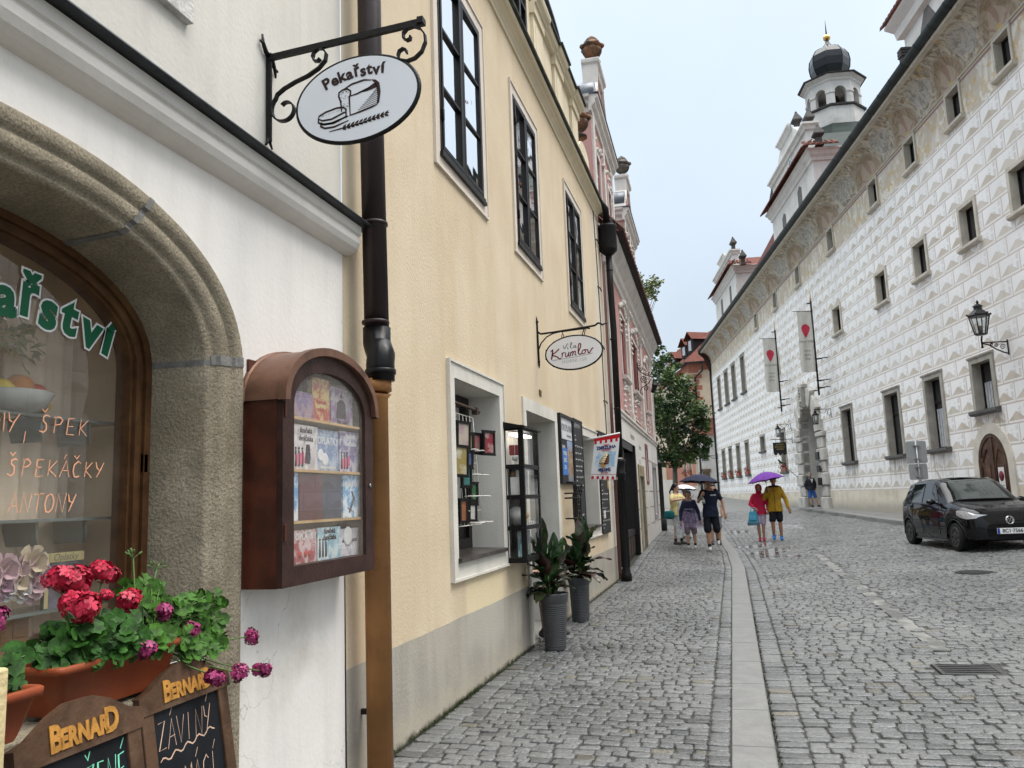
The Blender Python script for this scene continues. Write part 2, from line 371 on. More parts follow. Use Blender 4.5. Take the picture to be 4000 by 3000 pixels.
SC.cycles.max_bounces=8;SC.cycles.transparent_max_bounces=16
_ky,_kz=[-20,15,20,22,25,28,33,46,60,75,95,400],[0,0,.01,.04,.10,.20,.35,.55,.95,1.3,1.5,1.5]
_wy,_wz=[-20,15,19,23,27.5,33,46,60,75,95,400],[0,0,.15,.24,.32,.42,.6,1.0,1.32,1.5,1.5]
_ry,_rz=[-20,4,8,18,31,46,74,95,400],[.1,.1,.15,.27,.33,.47,1.2,1.42,1.42]
def xr(y):return 5.06-(y-26.9)*(1.343/16.27)+np.maximum(0,24-y)*.13
def xk(y):return np.interp(y,[-20,4,17,21,25,29,40,60,80],[.14,.14,.14,.03,-.22,-.46,-1.1,-2.3,-4.0])
def xw(y):return np.interp(y,[-20,15.3,27.5,60,100],[-2.1,-2.1,-2.39,-6,-12])
def G(x,y):
 """height of the paving"""
 a=np.interp(y,_ky,_kz);w=np.interp(y,_wy,_wz);r=np.interp(y,_ry,_rz);K=xk(y)
 pav=a+(w-a)*np.clip((K-.25-x)/np.maximum(K-.25-xw(y),.1),0,1)
 road=(a-.085)+(r-a+.085)*np.clip((x-K)/(xr(y)-K),0,1)
 far=np.where(y>24,0,0)
 z=np.where(x<K,pav,road)
 return np.where(x>xr(y),r+.13+(x-xr(y))*.02,z)
def Gz(x,y):return float(G(np.array(float(x)),np.array(float(y))))
STONES=Mat('wet_granite_setts');q=STONES
at=q.nt.nodes.new('ShaderNodeAttribute');at.attribute_name='tint';o=q.coord()
n1=q.noise(o,55,5,.7);n2=q.noise(o,.55,4)
c=q.mul(at.outputs['Color'],q.mix(n1.smooth(.33,.68),(.55,.56,.57),(1.25,1.24,1.2)))
c=q.mul(c,q.mix(n2.smooth(.35,.65),(.82,.82,.82),(1.08,1.08,1.07)))
q.col(c);q.rough((n2.smooth(.35,.65)*.24+.14)+q.noise(o,30,3).smooth(.3,.7)*.2);q.set('Specular IOR Level',.6);q.bump(q.noise(o,40,6,.65)+q.noise(o,140,3)*.4,.55,.012)
STONES=STONES.m
GROUT=Mat('wet_joint_sand');q=GROUT;o=q.coord()
q.col(q.mix(q.noise(o,.9,5).smooth(.5,.68),q.mix(q.noise(o,60,3),(.02,.0195,.018),(.05,.047,.042)),(.03,.042,.014)));q.rough(.55);q.bump(q.noise(o,120,3),.5,.01);GROUT=GROUT.m
def setts(name,rects,seed,rise=.0,zin=.03):
 """rects: array of cx, cy, hx, hy, ang; each stone is a rounded, worn block"""
 r=np.random.default_rng(seed);R=np.array(rects);n=len(R);cx,cy,hx,hy=R[:,0],R[:,1],R[:,2],R[:,3]
 base=np.array([(-1,-.74),(-.83,-1),(.83,-1),(1,-.74),(1,.74),(.83,1),(-.83,1),(-1,.74)])
 jit=r.normal(0,.05,(n,8,2))+np.repeat(r.normal(0,.05,(n,4,2)),2,1);P=base[None]+jit
 tilt=r.normal(0,.018,(n,2));dz=r.normal(0,.0028,n)+rise;V=[]
 for kx,kz in((1.0,-.05),(1.0,-.006),(.95,-.0008),(.72,.0006)):
  X=cx[:,None]+P[:,:,0]*hx[:,None]*kx;Y=cy[:,None]+P[:,:,1]*hy[:,None]*kx
  if kx<1:X=X-P[:,:,0]*0
  Z=G(X,Y)+dz[:,None]+kz+(X-cx[:,None])*tilt[:,:1]+(Y-cy[:,None])*tilt[:,1:]
  V.append(np.stack([X,Y,Z],-1))
 Cc=np.stack([cx,cy,G(cx,cy)+dz+.002],-1)[:,None]
 A=np.concatenate(V+[Cc],1);NV=33;verts=A.reshape(-1,3)
 q4=[]
 for l in range(3):
  for j in range(8):j2=(j+1)%8;q4.append((l*8+j,l*8+j2,l*8+8+j2,l*8+8+j))
 t3=[(24+j,24+(j+1)%8,32)for j in range(8)]
 off=(np.arange(n)*NV)[:,None,None]
 F4=(np.array(q4)[None]+off).reshape(-1,4);F3=(np.array(t3)[None]+off).reshape(-1,3)
 me=bpy.data.meshes.new(name);nl=F4.size+F3.size;nf=len(F4)+len(F3)
 me.vertices.add(len(verts));me.vertices.foreach_set('co',verts.ravel().astype(np.float32))
 me.loops.add(nl);me.loops.foreach_set('vertex_index',np.concatenate([F4.ravel(),F3.ravel()]).astype(np.int32))
 me.polygons.add(nf);st=np.concatenate([np.arange(len(F4))*4,F4.size+np.arange(len(F3))*3]).astype(np.int32)
 me.polygons.foreach_set('loop_start',st);me.polygons.foreach_set('use_smooth',np.ones(nf,bool))
 me.update(calc_edges=True)
 ca=me.color_attributes.new('tint','FLOAT_COLOR','POINT')
 b=np.clip(r.normal(1,.09,n),.7,1.3)[:,None];cc=np.array([[.150,.152,.152]])*b
 warm=r.random(n)<.025;cc[warm]=np.array([.15,.138,.11])*b[warm];dark=r.random(n)<.07;cc[dark]*=.62
 cc=np.concatenate([cc,np.ones((n,1))],1);ca.data.foreach_set('color',np.repeat(cc,NV,0).astype(np.float32).ravel())
 me.materials.append(STONES);o=bpy.data.objects.new(name,me);COL.objects.link(o);o['kind']='structure';return o
rects=[];y=1.8
rj=random.Random(3)
while y<31:
 hy=rj.uniform(.038,.050);yc=y+hy+.006;
 x0,x1=float(xw(yc))+(.02 if yc<27.5 else 0),float(xk(yc))-.255
 if yc>27.5:x0=-3.6
 xs=x0+.155+rj.uniform(0,.03);rects.append(((x0+xs)/2,yc,(xs-x0)/2-.006,hy))
 x=xs+rj.uniform(0,.0);e=x1-.135
 while x<e-.02:
  w=rj.uniform(.085,.15);w=e-x if x+w>e-.07 else w
  rects.append((x+w/2,yc+rj.uniform(-.006,.006)+.004*math.sin(x*9),w/2-.0048,hy-rj.uniform(0,.003)));x+=w
 rects.append(((e+x1)/2,yc,(x1-e)/2-.006,hy));y+=2*hy+.0095
setts('pavement',rects,5)
rects=[];y=1.8;DRAIN=(1.56,2.04,7.55,7.98)
while y<46:
 hy=rj.uniform(.042,.056)*(1.0 if y<30 else 1.3);yc=y+hy+.007;x0,x1=float(xk(yc))+.015,min(float(xr(yc))-.02,7.4)
 x=x0;first=True
 while x<x1-.03:
  w=rj.uniform(.105,.175)*(1.0 if y<30 else 1.3)
  if first:w=.19;first=False
  w=x1-x if x+w>x1-.08 else w
  cxm=x+w/2
  bow=.05*math.sin((cxm-x0)/max(1,x1-x0)*PI)+rj.uniform(-.008,.008)
  if not(DRAIN[0]-.06<cxm<DRAIN[1]+.06 and DRAIN[2]-.04<yc+bow<DRAIN[3]+.04):
   if not(1.72+.02*math.sin(yc)<cxm<1.91 and 8.5<yc<21.5 and rj.random()<.97):rects.append((cxm,yc+bow,w/2-.0055,hy-rj.uniform(0,.004)))
  x+=w
 y+=2*hy+.011
setts('road',rects,9)
gx=np.concatenate([[-400,-120,-40,-15],np.arange(-6,-1.39,.25),np.arange(-1.36,.34,.03),np.arange(.5,9.01,.25),[12,25,60,150,400]]);gy=np.concatenate([[-60,-10],np.arange(0,48,.5),np.arange(48,100,2),[120,200,400,900]])
mb=MB();XX,YY=np.meshgrid(gx,gy);ZZ=G(XX,YY)-.017;ZZ=np.where(YY>47,ZZ+.014,ZZ)
mb.v=[tuple(p)for p in np.stack([XX,YY,ZZ],-1).reshape(-1,3)];nx=len(gx)
mb.f=[(j*nx+i,j*nx+i+1,(j+1)*nx+i+1,(j+1)*nx+i)for j in range(len(gy)-1)for i in range(nx-1)];mb.mi=[0]*len(mb.f);mb.sm=[True]*len(mb.f)
q=Mat('ground_joints_and_far_setts');P=q.coord();px,py,pz=q.xyz(P)
bt=q.nt.nodes.new('ShaderNodeTexBrick');q.nt.links.new(P,bt.inputs[0]);bt.inputs['Scale'].default_value=3;bt.inputs['Color1'].default_value=(.20,.2,.195,1);bt.inputs['Color2'].default_value=(.15,.15,.147,1);bt.inputs['Mortar'].default_value=(.06,.058,.05,1)
near=q.mix(q.noise(P,.9,5).smooth(.5,.68),q.mix(q.noise(P,60,3),(.02,.0195,.018),(.05,.047,.042)),(.03,.042,.014))
q.col(q.mix(py.smooth(45,46.5).mx(px.lt(-3.7)*py.smooth(27,28)),near,bt.outputs[0]));q.rough(.5);q.bump(q.noise(P,90,3),.5,.01);GROUNDM=q.m
struct('ground',mb,GROUNDM)
KERB=mat('kerb_granite',(.21,.206,.196),.36,.18,7,.35,70,fine=.35,stain=(.2,.2,.19),ss=.8,spec=.5)
mb=MB();y=1.5
while y<60:
 L=rj.uniform(.75,1.1)if y<20 else rj.uniform(.9,1.3);a,b=y+.004,y+L-.004
 xa,xb=float(xk(a)),float(xk(b));za,zb=Gz(xa-.26,a)+.006,Gz(xb-.26,b)+.006
 bv=.012;vs=[]
 for(X,yy,zz)in((xa,a,za),(xb,b,zb)):
  for dx,dz in((-.25,-.2),(-.25,-.004),(-.246,0),(-bv,0),(-.003,-bv),(0,-.2)):vs.append((X+dx,yy,zz+dz))
 mb.add(vs,[(i,i+1,7+i,6+i)for i in range(5)]+[(0,1,2,3,4,5)[::-1],(6,7,8,9,10,11)],False);y+=L
struct('kerb',mb,KERB)
mb=MB();y=20.0
while y<75:
 L=rj.uniform(.9,1.3);a,b=y+.005,y+L-.005;xa,xb=xr(a),xr(b);za,zb=float(np.interp(a,_ry,_rz)),float(np.interp(b,_ry,_rz));vs=[]
 for(X,yy,zz)in((xa,a,za),(xb,b,zb)):
  for dx,dz in((0,-.15),(0,.115),(.015,.13),(.28,.134)):vs.append((X+dx,yy,zz+dz))
 mb.add(vs,[(i,4+i,5+i,1+i)for i in range(3)]+[(0,1,2,3),(4,7,6,5)],False);y+=L
struct('far_kerb',mb,KERB)
mb=MB();ys=np.arange(-4,76,1.0);vs=[]
for yy in ys:
 X=xr(yy)+.29;z=float(np.interp(yy,_ry,_rz))+.131;wx=(NR*RD+DR*((yy-NR.y*RD)/DR.y)).x+.05
 vs+=[(X,yy,z),(wx,yy,z+.03+(.03 if yy>20 else 0))]
mb.add(vs,[(2*i,2*i+1,2*i+3,2*i+2)for i in range(len(ys)-1)],True)
struct('far_pavement',mb,mat('far_pavement_slabs',(.2,.197,.19),.45,.2,2,.3,30,fine=.3))
mb=MB();ys=np.arange(8.6,21.5,.5);vs=[]
for yy in ys:
 X=1.815;vs+=[(X-.10+.01*math.sin(yy*3),yy,Gz(X,yy)-.008),(X+.10+.012*math.sin(yy*2.3),yy,Gz(X,yy)-.012)]
mb.add(vs,[(2*i,2*i+1,2*i+3,2*i+2)for i in range(len(ys)-1)if ys[i+1]-ys[i]<.6],True)
struct('gutter_strip',mb,mat('gutter_mortar',(.28,.275,.26),.35,.25,2.5,.4,50,stain=(.1,.1,.095),ss=1.3,st=(.45,.6),fine=.35))
q=Mat('puddle_water');q.col((.03,.032,.033));q.rough(.03);q.set('Specular IOR Level',.7);PUD=q.m
def puddle(cx,cy,rx,ry,sd):
 r=random.Random(sd);ph=[r.uniform(0,6)for _ in range(4)];n=40;mb=MB();z=Gz(cx,cy)+.0004;P=[]
 for i in range(n):
  a=2*PI*i/n;f=1+.22*math.sin(2*a+ph[0])+.16*math.sin(3*a+ph[1])+.1*math.sin(5*a+ph[2])+.07*math.sin(9*a+ph[3]);x=cx+rx*f*math.cos(a);yy=cy+ry*f*math.sin(a);P.append((x,yy,Gz(x,yy)+.0004))
 mb.add([(cx,cy,z)]+P,[(0,1+i,1+(i+1)%n)for i in range(n)],True);return mb
pm=MB()
for a in((.5,23.6,.42,.75,1),(.75,21.2,.5,1.0,2),(1.1,20.0,.32,.45,3),(-.95,21.9,.2,.5,4),(1.9,30,.5,1.2,5),(.1,29,.3,1,7)):
 m2=puddle(*a);pm.add(m2.v,m2.f,True)
struct('puddle',pm,PUD)
IRON=mat('cast_iron',(.035,.034,.033),.5,.3,20,.4,80,spec=.5)
t=thing('drain_grate','black barred iron drain grate set in the wet cobbled road','drain',(1.81,7.78,Gz(1.81,7.78)-.02))
f=MB();z=Gz(1.81,7.78)-.004;x0,x1,y0,y1=DRAIN
for a in((x0,y0,x1,y0+.03),(x0,y1-.03,x1,y1),(x0,y0+.03,x0+.03,y1-.03),(x1-.03,y0+.03,x1,y1-.03)):f.box((a[0],a[1],z-.05),(a[2],a[3],z))
part('frame',f,mat('iron_grey',(.06,.06,.058),.5,.3,20),t)
f=MB()
for i in range(5):yy=y0+.065+i*.075;f.box((x0+.03,yy-.016,z-.03),(x1-.03,yy+.016,z-.003))
part('bars',f,IRON,t);f=MB();f.box((x0,y0,z-.14),(x1,y1,z-.12));part('pit',f,mat('black_pit',(.004,.004,.004),.9),t)
f=MB();zc=Gz(3.72,14.85)+.008;f.lathe([(.30,-.03),(.30,0),(.27,.002),(.265,-.002),(0.01,-.002)],(3.72,14.85,zc),32,False)
for i in range(-4,5):f.box((3.72-math.sqrt(max(.01,.06-(i*.055)**2)),14.85+i*.055-.012,zc-.002),(3.72+math.sqrt(max(.01,.06-(i*.055)**2)),14.85+i*.055+.012,zc+.003))
solo('manhole_cover',f,IRON,'round iron manhole cover flush with the cobbles in front of the car','manhole cover')
PLAST=mat('white_lime_plaster',(.80,.765,.72),.85,.06,1.6,.2,38,streak=.22,stain=(.60,.56,.50),ss=.9,st=(.54,.78),crack=.5)
PLAST2=mat('cream_plaster',(.64,.61,.55),.85,.07,1.3,.2,40,streak=.2,stain=(.62,.58,.46),ss=.8,st=(.52,.8))
SAND=mat('tooled_sandstone',(.315,.27,.195),.85,.25,5,.8,75,stain=(.20,.165,.11),ss=1.6,st=(.48,.75),fine=.65)
MORTAR=mat('grey_mortar_joint',(.19,.185,.172),.9,.25,20,.4,60)
WOOD=mat('varnished_brown_wood',(.085,.040,.017),.38,.3,14,.15,40,stain=(.15,.08,.035),ss=3,st=(.5,.75))
DKWOOD=mat('dark_mahogany',(.070,.018,.009),.32,.4,8,.1,60,spec=.4)
BLK=mat('black_wrought_iron',(.008,.0075,.0075),.42,.3,30,.35,90)
white=thing('white_bakery_house','white plastered house with a stone arched bakery window, cut by the left edge','house',(LX,1.9,0))
AC,AWO,AZ,ARO,AWI,ARI=1.90,1.235,2.075,.685,1.0,.50
def arch(hw,rise,n=24,bot=None,e=2.25):
 """superelliptic arch outline, left foot to right foot, in (y, z)"""
 P=[]
 for i in range(n+1):
  t=PI-PI*i/n;c,s=math.cos(t),math.sin(t)
  P.append((AC+hw*math.copysign(abs(c)**(2/e),c),AZ+rise*abs(s)**(2/e)))
 if bot is not None:P=[(AC-hw,bot)]+P+[(AC+hw,bot)]
 return P
w=MB(LEFT);A=arch(AWO,ARO,40);SILL=.93
w.quad((-4,0,0),(AC-AWO,0,0),(AC-AWO,2.97,0),(-4,2.97,0));w.quad((AC+AWO,0,0),(4.165,0,0),(4.145,2.97,0),(AC+AWO,2.97,0))
for(a,b),(c,d)in zip(A,A[1:]):w.quad((a,b,0),(c,d,0),(c,2.97,0),(a,2.97,0))
w.quad((AC-AWO,0,0),(AC+AWO,0,0),(AC+AWO,SILL,0),(AC-AWO,SILL,0))
w.quad((4.165,0,0),(4.165,0,-.02),(4.145,2.97,-.02),(4.145,2.97,0))
part('wall',w,PLAST,white)
w=MB(LEFT);w.quad((-4,3.0,-.005),(4.142,3.0,-.005),(4.142,9,-.005),(-4,9,-.005));w.quad((-4,0,-.02),(-4,9,-.02),(-4,9,-6),(-4,0,-6));w.quad((-4,9,-.02),(4.14,9,-.02),(4.14,9,-6),(-4,9,-6))
part('upper_wall',w,PLAST2,white)
prof=[(-.01,2.95),(.02,2.955),(.05,2.965),(.078,2.985),(.094,3.015),(.097,3.04),(.088,3.056),(.088,3.062),(.100,3.070),(.104,3.118),(-.01,3.16)]
cn_=MB(LEFT);cn_.sweep(prof,lambda o,z:(-4,z,o),lambda o,z:(4.19,z,o),smooth=False);part('cornice',cn_,mat('moulded_plaster',(.70,.67,.62),.8,.08,2,.2,40,streak=.15),white)
cn_=MB(LEFT);cn_.sweep([(-.01,3.122),(.15,3.122),(.155,3.132),(.15,3.142),(-.01,3.20)],lambda o,z:(-4,z,o),lambda o,z:(4.235,z,o));part('flashing',cn_,mat('dark_zinc_flashing',(.03,.033,.038),.4,.3,8,.2,40,metal=.4),white)
yc,zc=onleft(758,95,.03);s_=MB(LEFT);s_.box((.6,zc,-.01),(yc,zc+1.2,.03),bev=.004);part('window_surround',s_,mat('rough_white_stone',(.62,.6,.56),.9,.2,12,.6,60,fine=.3),white)
def archloop(hw,rise,out):return[(p[0],p[1],out)for p in arch(hw,rise,40,-.05)]
secs=[(AWO,ARO,-.02),(AWO,ARO,.022),(AWO-.012,ARO-.01,.030),(AWO-.075,ARO-.06,.030),(AWO-.082,ARO-.068,.016),(AWO-.095,ARO-.08,.016),(AWO-.105,ARO-.085,.022),(AWI+.062,ARI+.05,.022),(AWI+.052,ARI+.042,.006),(AWI+.035,ARI+.03,.000),(AWI+.02,ARI+.016,.006),(AWI+.0,ARI+.0,-.012),(AWI-.03,ARI-.022,-.25)]
rows=[archloop(*s)for s in secs];n=len(rows[0]);st=MB(LEFT);st.add([p for r_ in rows for p in r_],[(i*n+j,i*n+j+1,(i+1)*n+j+1,(i+1)*n+j)for i in range(len(rows)-1)for j in range(n-1)],True)
arc_o=part('stone_arch',st,SAND,white)
jo=MB(LEFT)
def joint(j,half):
 for i in range(1,len(rows)-1):
  a,b=Vector(rows[i][j]),Vector(rows[i][j+1]);d=(b-a).normalized()*half;m_=a
  c=Vector(rows[i+1][j]);e_=Vector((0,0,.0035 if i<10 else 0));q2=Vector((0,-.004 if i>=10 else 0,0))
  jo.quad(m_-d+e_+q2,m_+d+e_+q2,c+d+e_+q2,c-d+e_+q2)
for j_,h_ in((27,.014),(40,.022),(14,.012)):jo=MB(LEFT);joint(j_,h_);part('joint',jo,MORTAR,arc_o)
sl_=MB(LEFT);sl_.box((AC-AWO-.02,SILL-.05,-.1),(2.34,SILL,.30),bev=.006);part('sill',sl_,SAND,white)
FW0,FR0=AWI-.03,ARI-.022
def ringpart(mb,h0,r0,h1,r1,w0,w1):
 """arched bar between two outlines"""
 P0=arch(h0,r0,40,SILL);P1=arch(h1,r1,40,SILL);n=len(P0)
 vs=[(p[0],p[1],w1)for p in P0]+[(p[0],p[1],w1)for p in P1]+[(p[0],p[1],w0)for p in P1]+[(p[0],p[1],w0)for p in P0]
 mb.add(vs,[(a*n+j,a*n+j+1,((a+1)%4)*n+j+1,((a+1)%4)*n+j)for a in range(4)for j in range(n-1)],False)
fr=MB(LEFT);ringpart(fr,FW0+.05,FR0+.05,FW0-.035,FR0-.03,-.32,-.245);ringpart(fr,FW0-.035,FR0-.03,FW0-.06,FR0-.05,-.33,-.26);ringpart(fr,FW0-.06,FR0-.05,FW0-.085,FR0-.07,-.34,-.25);ringpart(fr,FW0-.085,FR0-.07,FW0-.1,FR0-.08,-.34,-.268)
fr.box((AC-1,SILL-.01,-.34),(AC+1,SILL+.05,-.25))
fro=part('window_frame',fr,WOOD,white)
hb=MB(LEFT);hb.box((2.835,1.66,-.268),(2.862,1.74,-.245),bev=.004);hb.caps((2.85,1.64,-.255),(2.85,1.76,-.255),.006,.006);part('hinge',hb,mat('dull_brass',(.25,.19,.1),.4,.2,30,metal=.8),fro)
g=MB(LEFT);P0=arch(FW0-.095,FR0-.078,40,SILL+.04);g.add([(p[0],p[1],-.305)for p in P0],[tuple(range(len(P0)))]);part('glass_pane',g,glassmat('shop_glass',refl=2.0,painted_haze=.03),fro)
it=MB(LEFT);it.quad((.6,.5,-.85),(3.2,.5,-.85),(3.2,3.2,-.85),(.6,3.2,-.85));it.quad((2.93,.5,-.35),(2.93,3,-.35),(2.95,3,-1.2),(2.95,.5,-1.2));it.quad((.6,2.66,-.34),(3.2,2.66,-.34),(3.2,2.66,-1.2),(.6,2.66,-1.2));it.quad((.6,.5,-.34),(.6,3,-.34),(.6,3,-1.2),(.6,.5,-1.2));it.quad((.6,.88,-.34),(3,.88,-.34),(3,.88,-1.2),(.6,.88,-1.2))
part('shop_interior',it,mat('beige_shop_wall',(.80,.64,.46),.8,.12,2,.1,30),white)
cu=MB(LEFT)
for i in range(24):
 pass
cu.grid(lambda a,b:(2.45+a*.42,SILL+.1+b*1.35,-.58-.02*math.sin(a*22)-.08*a),30,2);part('curtain',cu,mat('beige_curtain',(.74,.60,.44),.9,.08,3,0),white)
pk=MB(LEFT)
for i in range(14):pk.box((1.55+i*.072,SILL,-.52),(1.617+i*.072,SILL+.20,-.505))
part('plank_panel',pk,mat('ochre_boards',(.33,.17,.055),.5,.2,6),white)
sh=MB(LEFT)
for z in(SILL+.205,1.475,1.87):sh.box((1.2,z,-.62),(2.88,z+.012,-.42))
for z in(1.475,1.87):
 for y in(2.50,2.74):sh.prism([(y,z),(y+.012,z),(y+.012,z-.09),(y,z-.03)],-.6,-.44)
part('glass_shelf',sh,mat('green_edge_glass',(.16,.19,.17),.15,.2,4),white)
lt=MB(LEFT)
for r_ in range(9):
 for c_ in range(3):lt.box((1.70+c_*.21,SILL+.30+r_*.075,-.75),(1.86+c_*.21,SILL+.345+r_*.075,-.745))
lo=MB(LEFT);lo.box((1.5,SILL,-.79),(2.45,SILL+.95,-.76));dr_=part('inner_door',lo,mat('deep_red_wood',(.085,.02,.014),.5,.25,5),white);part('louvre',lt,mat('pale_louvre',(.45,.36,.24),.6),dr_)
GRN=mat('green_vinyl',(.01,.115,.052),.4,.05,4);WHV=mat('white_vinyl',(.78,.78,.77),.4,.05,4);CHALK_O=mat('orange_pen',(.85,.42,.25),.7,.1,8)
lg=MB();lw=MB()
cs=[onleft(60,1120,-.29),onleft(180,1190,-.29),onleft(290,1225,-.29),onleft(365,1305,-.29),onleft(430,1330,-.29)]
word=[('P',(1.87,2.25),9),('e',(1.985,2.26),6),('k',(2.085,2.275),2),('a',(2.185,2.258),-1),('ř',(2.28,2.275),-4),('s',(2.372,2.248),-8),('t',(2.47,2.245),-11),('v',(2.58,2.212),-14),('í',(2.672,2.196),-17)]
for ch,(y,z),a in word:
 M=LEFT@T3(y,z,-.298)@RZ(math.radians(a));text(lw,ch,.205,M,.001,bold=.016);text(lg,ch,.205,M@T3(0,0,.0015),.001,bold=.008)
lb=solo('shop_name_sticker',lg,GRN,'green word with white outline stuck on the arched bakery pane','lettering');WM[lb.name]=WM[lb.name];part('outline',lw,WHV,lb)
ho=MB(LEFT@T3(0,0,-.300))
def hw_(s,px,py,h,w,sx=1.0):y,z=onleft(px,py,-.3);hand(ho,s,y,z,h,w,z=0,sx=sx)
hw_("S^PEK",150,1688,.064,.006);hw_("MY",-40,1680,.066,.006);hw_("I",85,1730,.042,.006);hw_("S^PEKA'C^KY",24,1858,.060,.0065);hw_("ANTONY",28,2005,.066,.0065,.82)
solo('pane_handwriting',ho,CHALK_O,'orange handwritten capitals on the arched bakery pane','handwriting')
def rose(mb,c,r,sd):
 rd=random.Random(sd)
 for k_ in range(16):
  a=k_*2.4;rr=r*math.sqrt((k_+.5)/16);tl=1.2-rr/r*.9
  d=Vector((math.cos(a)*math.cos(tl),math.sin(tl)*.0,math.sin(a)*math.cos(tl)));p=Vector(c)+d*rr*.9+Vector((0,0,0))
  mb.M=LEFT;x,y_,z_=p;t1=Vector((-math.sin(a),0,math.cos(a)))*r*.42;o_=Vector((0,r*(.75-.7*(rr/r)**2),0))
  q0=Vector((c[0],c[1],c[2]));u=Vector((math.cos(a),math.sin(a),0));v=Vector((-math.sin(a),math.cos(a),0));dep=r*(.7-.9*(rr/r))
  b0=q0+u*rr*.45;
  mb.add([tuple(b0-v*r*.3+Vector((0,0,dep*.3))),tuple(b0+v*r*.3+Vector((0,0,dep*.3))),tuple(q0+u*rr*1.1+v*r*.36+Vector((0,0,dep+r*.15))),tuple(q0+u*rr*1.22+Vector((0,0,dep+r*.2))),tuple(q0+u*rr*1.1-v*r*.36+Vector((0,0,dep+r*.15)))],[(0,1,2,3,4)],True)
PINKR=mat('pale_pink_petal',(.60,.42,.44),.7,.15,20);CREAMR=mat('cream_petal',(.66,.55,.40),.7,.15,20);LILAC=mat('lilac_petal',(.52,.32,.42),.7,.15,20)
bq=thing('rose_bouquet','pale pink and cream artificial roses on the shelf behind the bakery pane','flowers',(LX-.45,2.1,SILL+.2))
for i,(px,py,rr,mm)in enumerate([(20,2230,.062,PINKR),(130,2200,.066,CREAMR),(150,2245,.06,LILAC),(70,2275,.055,CREAMR),(130,2285,.06,PINKR),(15,2285,.05,LILAC),(80,2225,.05,PINKR),(-60,2260,.07,PINKR),(95,2300,.045,WHV),(40,2300,.04,WHV)]):
 y,z=onleft(px,py,-.42);b=MB(LEFT);rose(b,(y,z,-.44+rr*.3),rr,i);part('rose',b,mm,bq)
bk=MB(LEFT);y0,z0=onleft(175,2330,-.43);y1,z1=onleft(332,2150,-.43);bk.box((y0,SILL+.217,-.45),(y1,z1,-.435))
bo=solo('spiral_cookbook',bk,mat('book_cover',(.13,.12,.14),.5,.6,14),'spiral bound book with a grey photo cover standing behind the bakery pane','book')
b2=MB(LEFT);b2.box((y0+.02,z1-.035,-.434),(y1,z1,-.433));b2.box((y0,SILL+.22,-.434),(y0+.018,z1,-.433));bt_=part('title_band',b2,mat('yellow_cover_band',(.5,.42,.2),.5),bo);b3=MB();text(b3,'Oplatky',.038,LEFT@T3((y0+y1)/2,z1-.018,-.432),.0005,shear=.3);part('title',b3,mat('grey_print',(.2,.18,.15),.6),bt_)
fb=MB();
fruits=thing('fruit_bowl','glass bowl of wax fruit on the upper shelf of the bakery window','bowl',(LX-.5,2.0,1.88))
y,z=onleft(55,1560,-.5);b=MB(LEFT);
b.M=LEFT@T3(y-.02,z-.07,-.5)@Matrix.Rotation(-PI/2,4,'X');b.lathe([(.05,0),(.12,.03),(.15,.09),(.145,.095),(.115,.035),(.01,.01)],(0,0,0),24);part('bowl',b,mat('pressed_glass',(.35,.36,.33),.1,.2,10),fruits)
for i,(dx,dz,r,c)in enumerate([(-.08,.05,.05,(.55,.42,.05)),(.0,.07,.055,(.5,.2,.05)),(.07,.05,.05,(.45,.06,.04)),(.10,.02,.04,(.5,.3,.05)),(-.04,.0,.05,(.6,.6,.5))]):
 b=MB(LEFT);b.ball((y+dx,z+dz-.03,-.48),r);part('fruit',b,mat('fruit_skin',c,.35,.25,9),fruits)
fl=thing('hanging_greenery','pale dried flowers hanging above the fruit bowl in the bakery window','plant',(LX-.5,1.95,2.0));b=MB(LEFT);rd=random.Random(4);y,z=onleft(60,1330,-.5)
for i in range(60):
 px,pz=y+rd.gauss(0,.06),z+rd.gauss(0,.05);a=rd.uniform(0,6);b.add([(px,pz,-.5+rd.uniform(-.04,.04)),(px+.05*math.cos(a),pz+.05*math.sin(a),-.48),(px+.04*math.cos(a+.5),pz+.04*math.sin(a+.5),-.5)],[(0,1,2)])
part('leaves',b,mat('dried_green',(.28,.27,.10),.8,.4,15),fl)
SY=3.3384
sg=thing('bakery_hanging_sign','white oval sign with bread drawing on a black scrolled iron arm','sign',(LX,SY,3.3))
S=face((LX,SY,0));fb=MB(S)
br=MB(S);br.bar([(.015,3.29,0),(.012,3.76,0)],.028,.012,up=(0,0,1));br.bar([(.01,3.735,0),(.835,3.768,0)],.030,.020,up=(0,0,1));br.box((.815,3.755,-.022),(.845,3.785,.022))
for sgn in(-1,1):br.tube([(.01,3.745,0),(.012,3.745+.01*sgn,.03*sgn),(.012,3.745+.045*sgn,.055*sgn),(.012,3.745+.085*sgn,.062*sgn)],[.014,.012,.009,.005],6);br.tube([(.012,3.745+.04*sgn,.05*sgn),(.012,3.745+.042*sgn,.08*sgn)],[.008,.006],6);br.tube([(.015,3.31,0),(.015,3.285,.012*sgn),(.015,3.262,.03*sgn)],[.010,.008,.005],6)
part('bracket',br,BLK,sg)
OC,OA,OB,OT=(.494,3.431),.318,.212,math.radians(14)
def ov(a,k_=1.0):
 x,y=OA*k_*math.cos(a),OB*k_*math.sin(a);return(OC[0]+x*math.cos(OT*.25)-y*math.sin(OT*.25),OC[1]+x*math.sin(OT*.25)+y*math.cos(OT*.25))
def flatscroll(pts,tw=None):
 b=MB(S);b.bar([(p[0],p[1],0)for p in pts],.008,.026,up=(0,0,1));return b
c1=scroll((.112,3.455),.022,.062,math.radians(60),math.radians(-270),26)
sc1=scroll((.105,3.447),.028,.082,math.radians(150-20),math.radians(-230),28);e=sc1[-1]
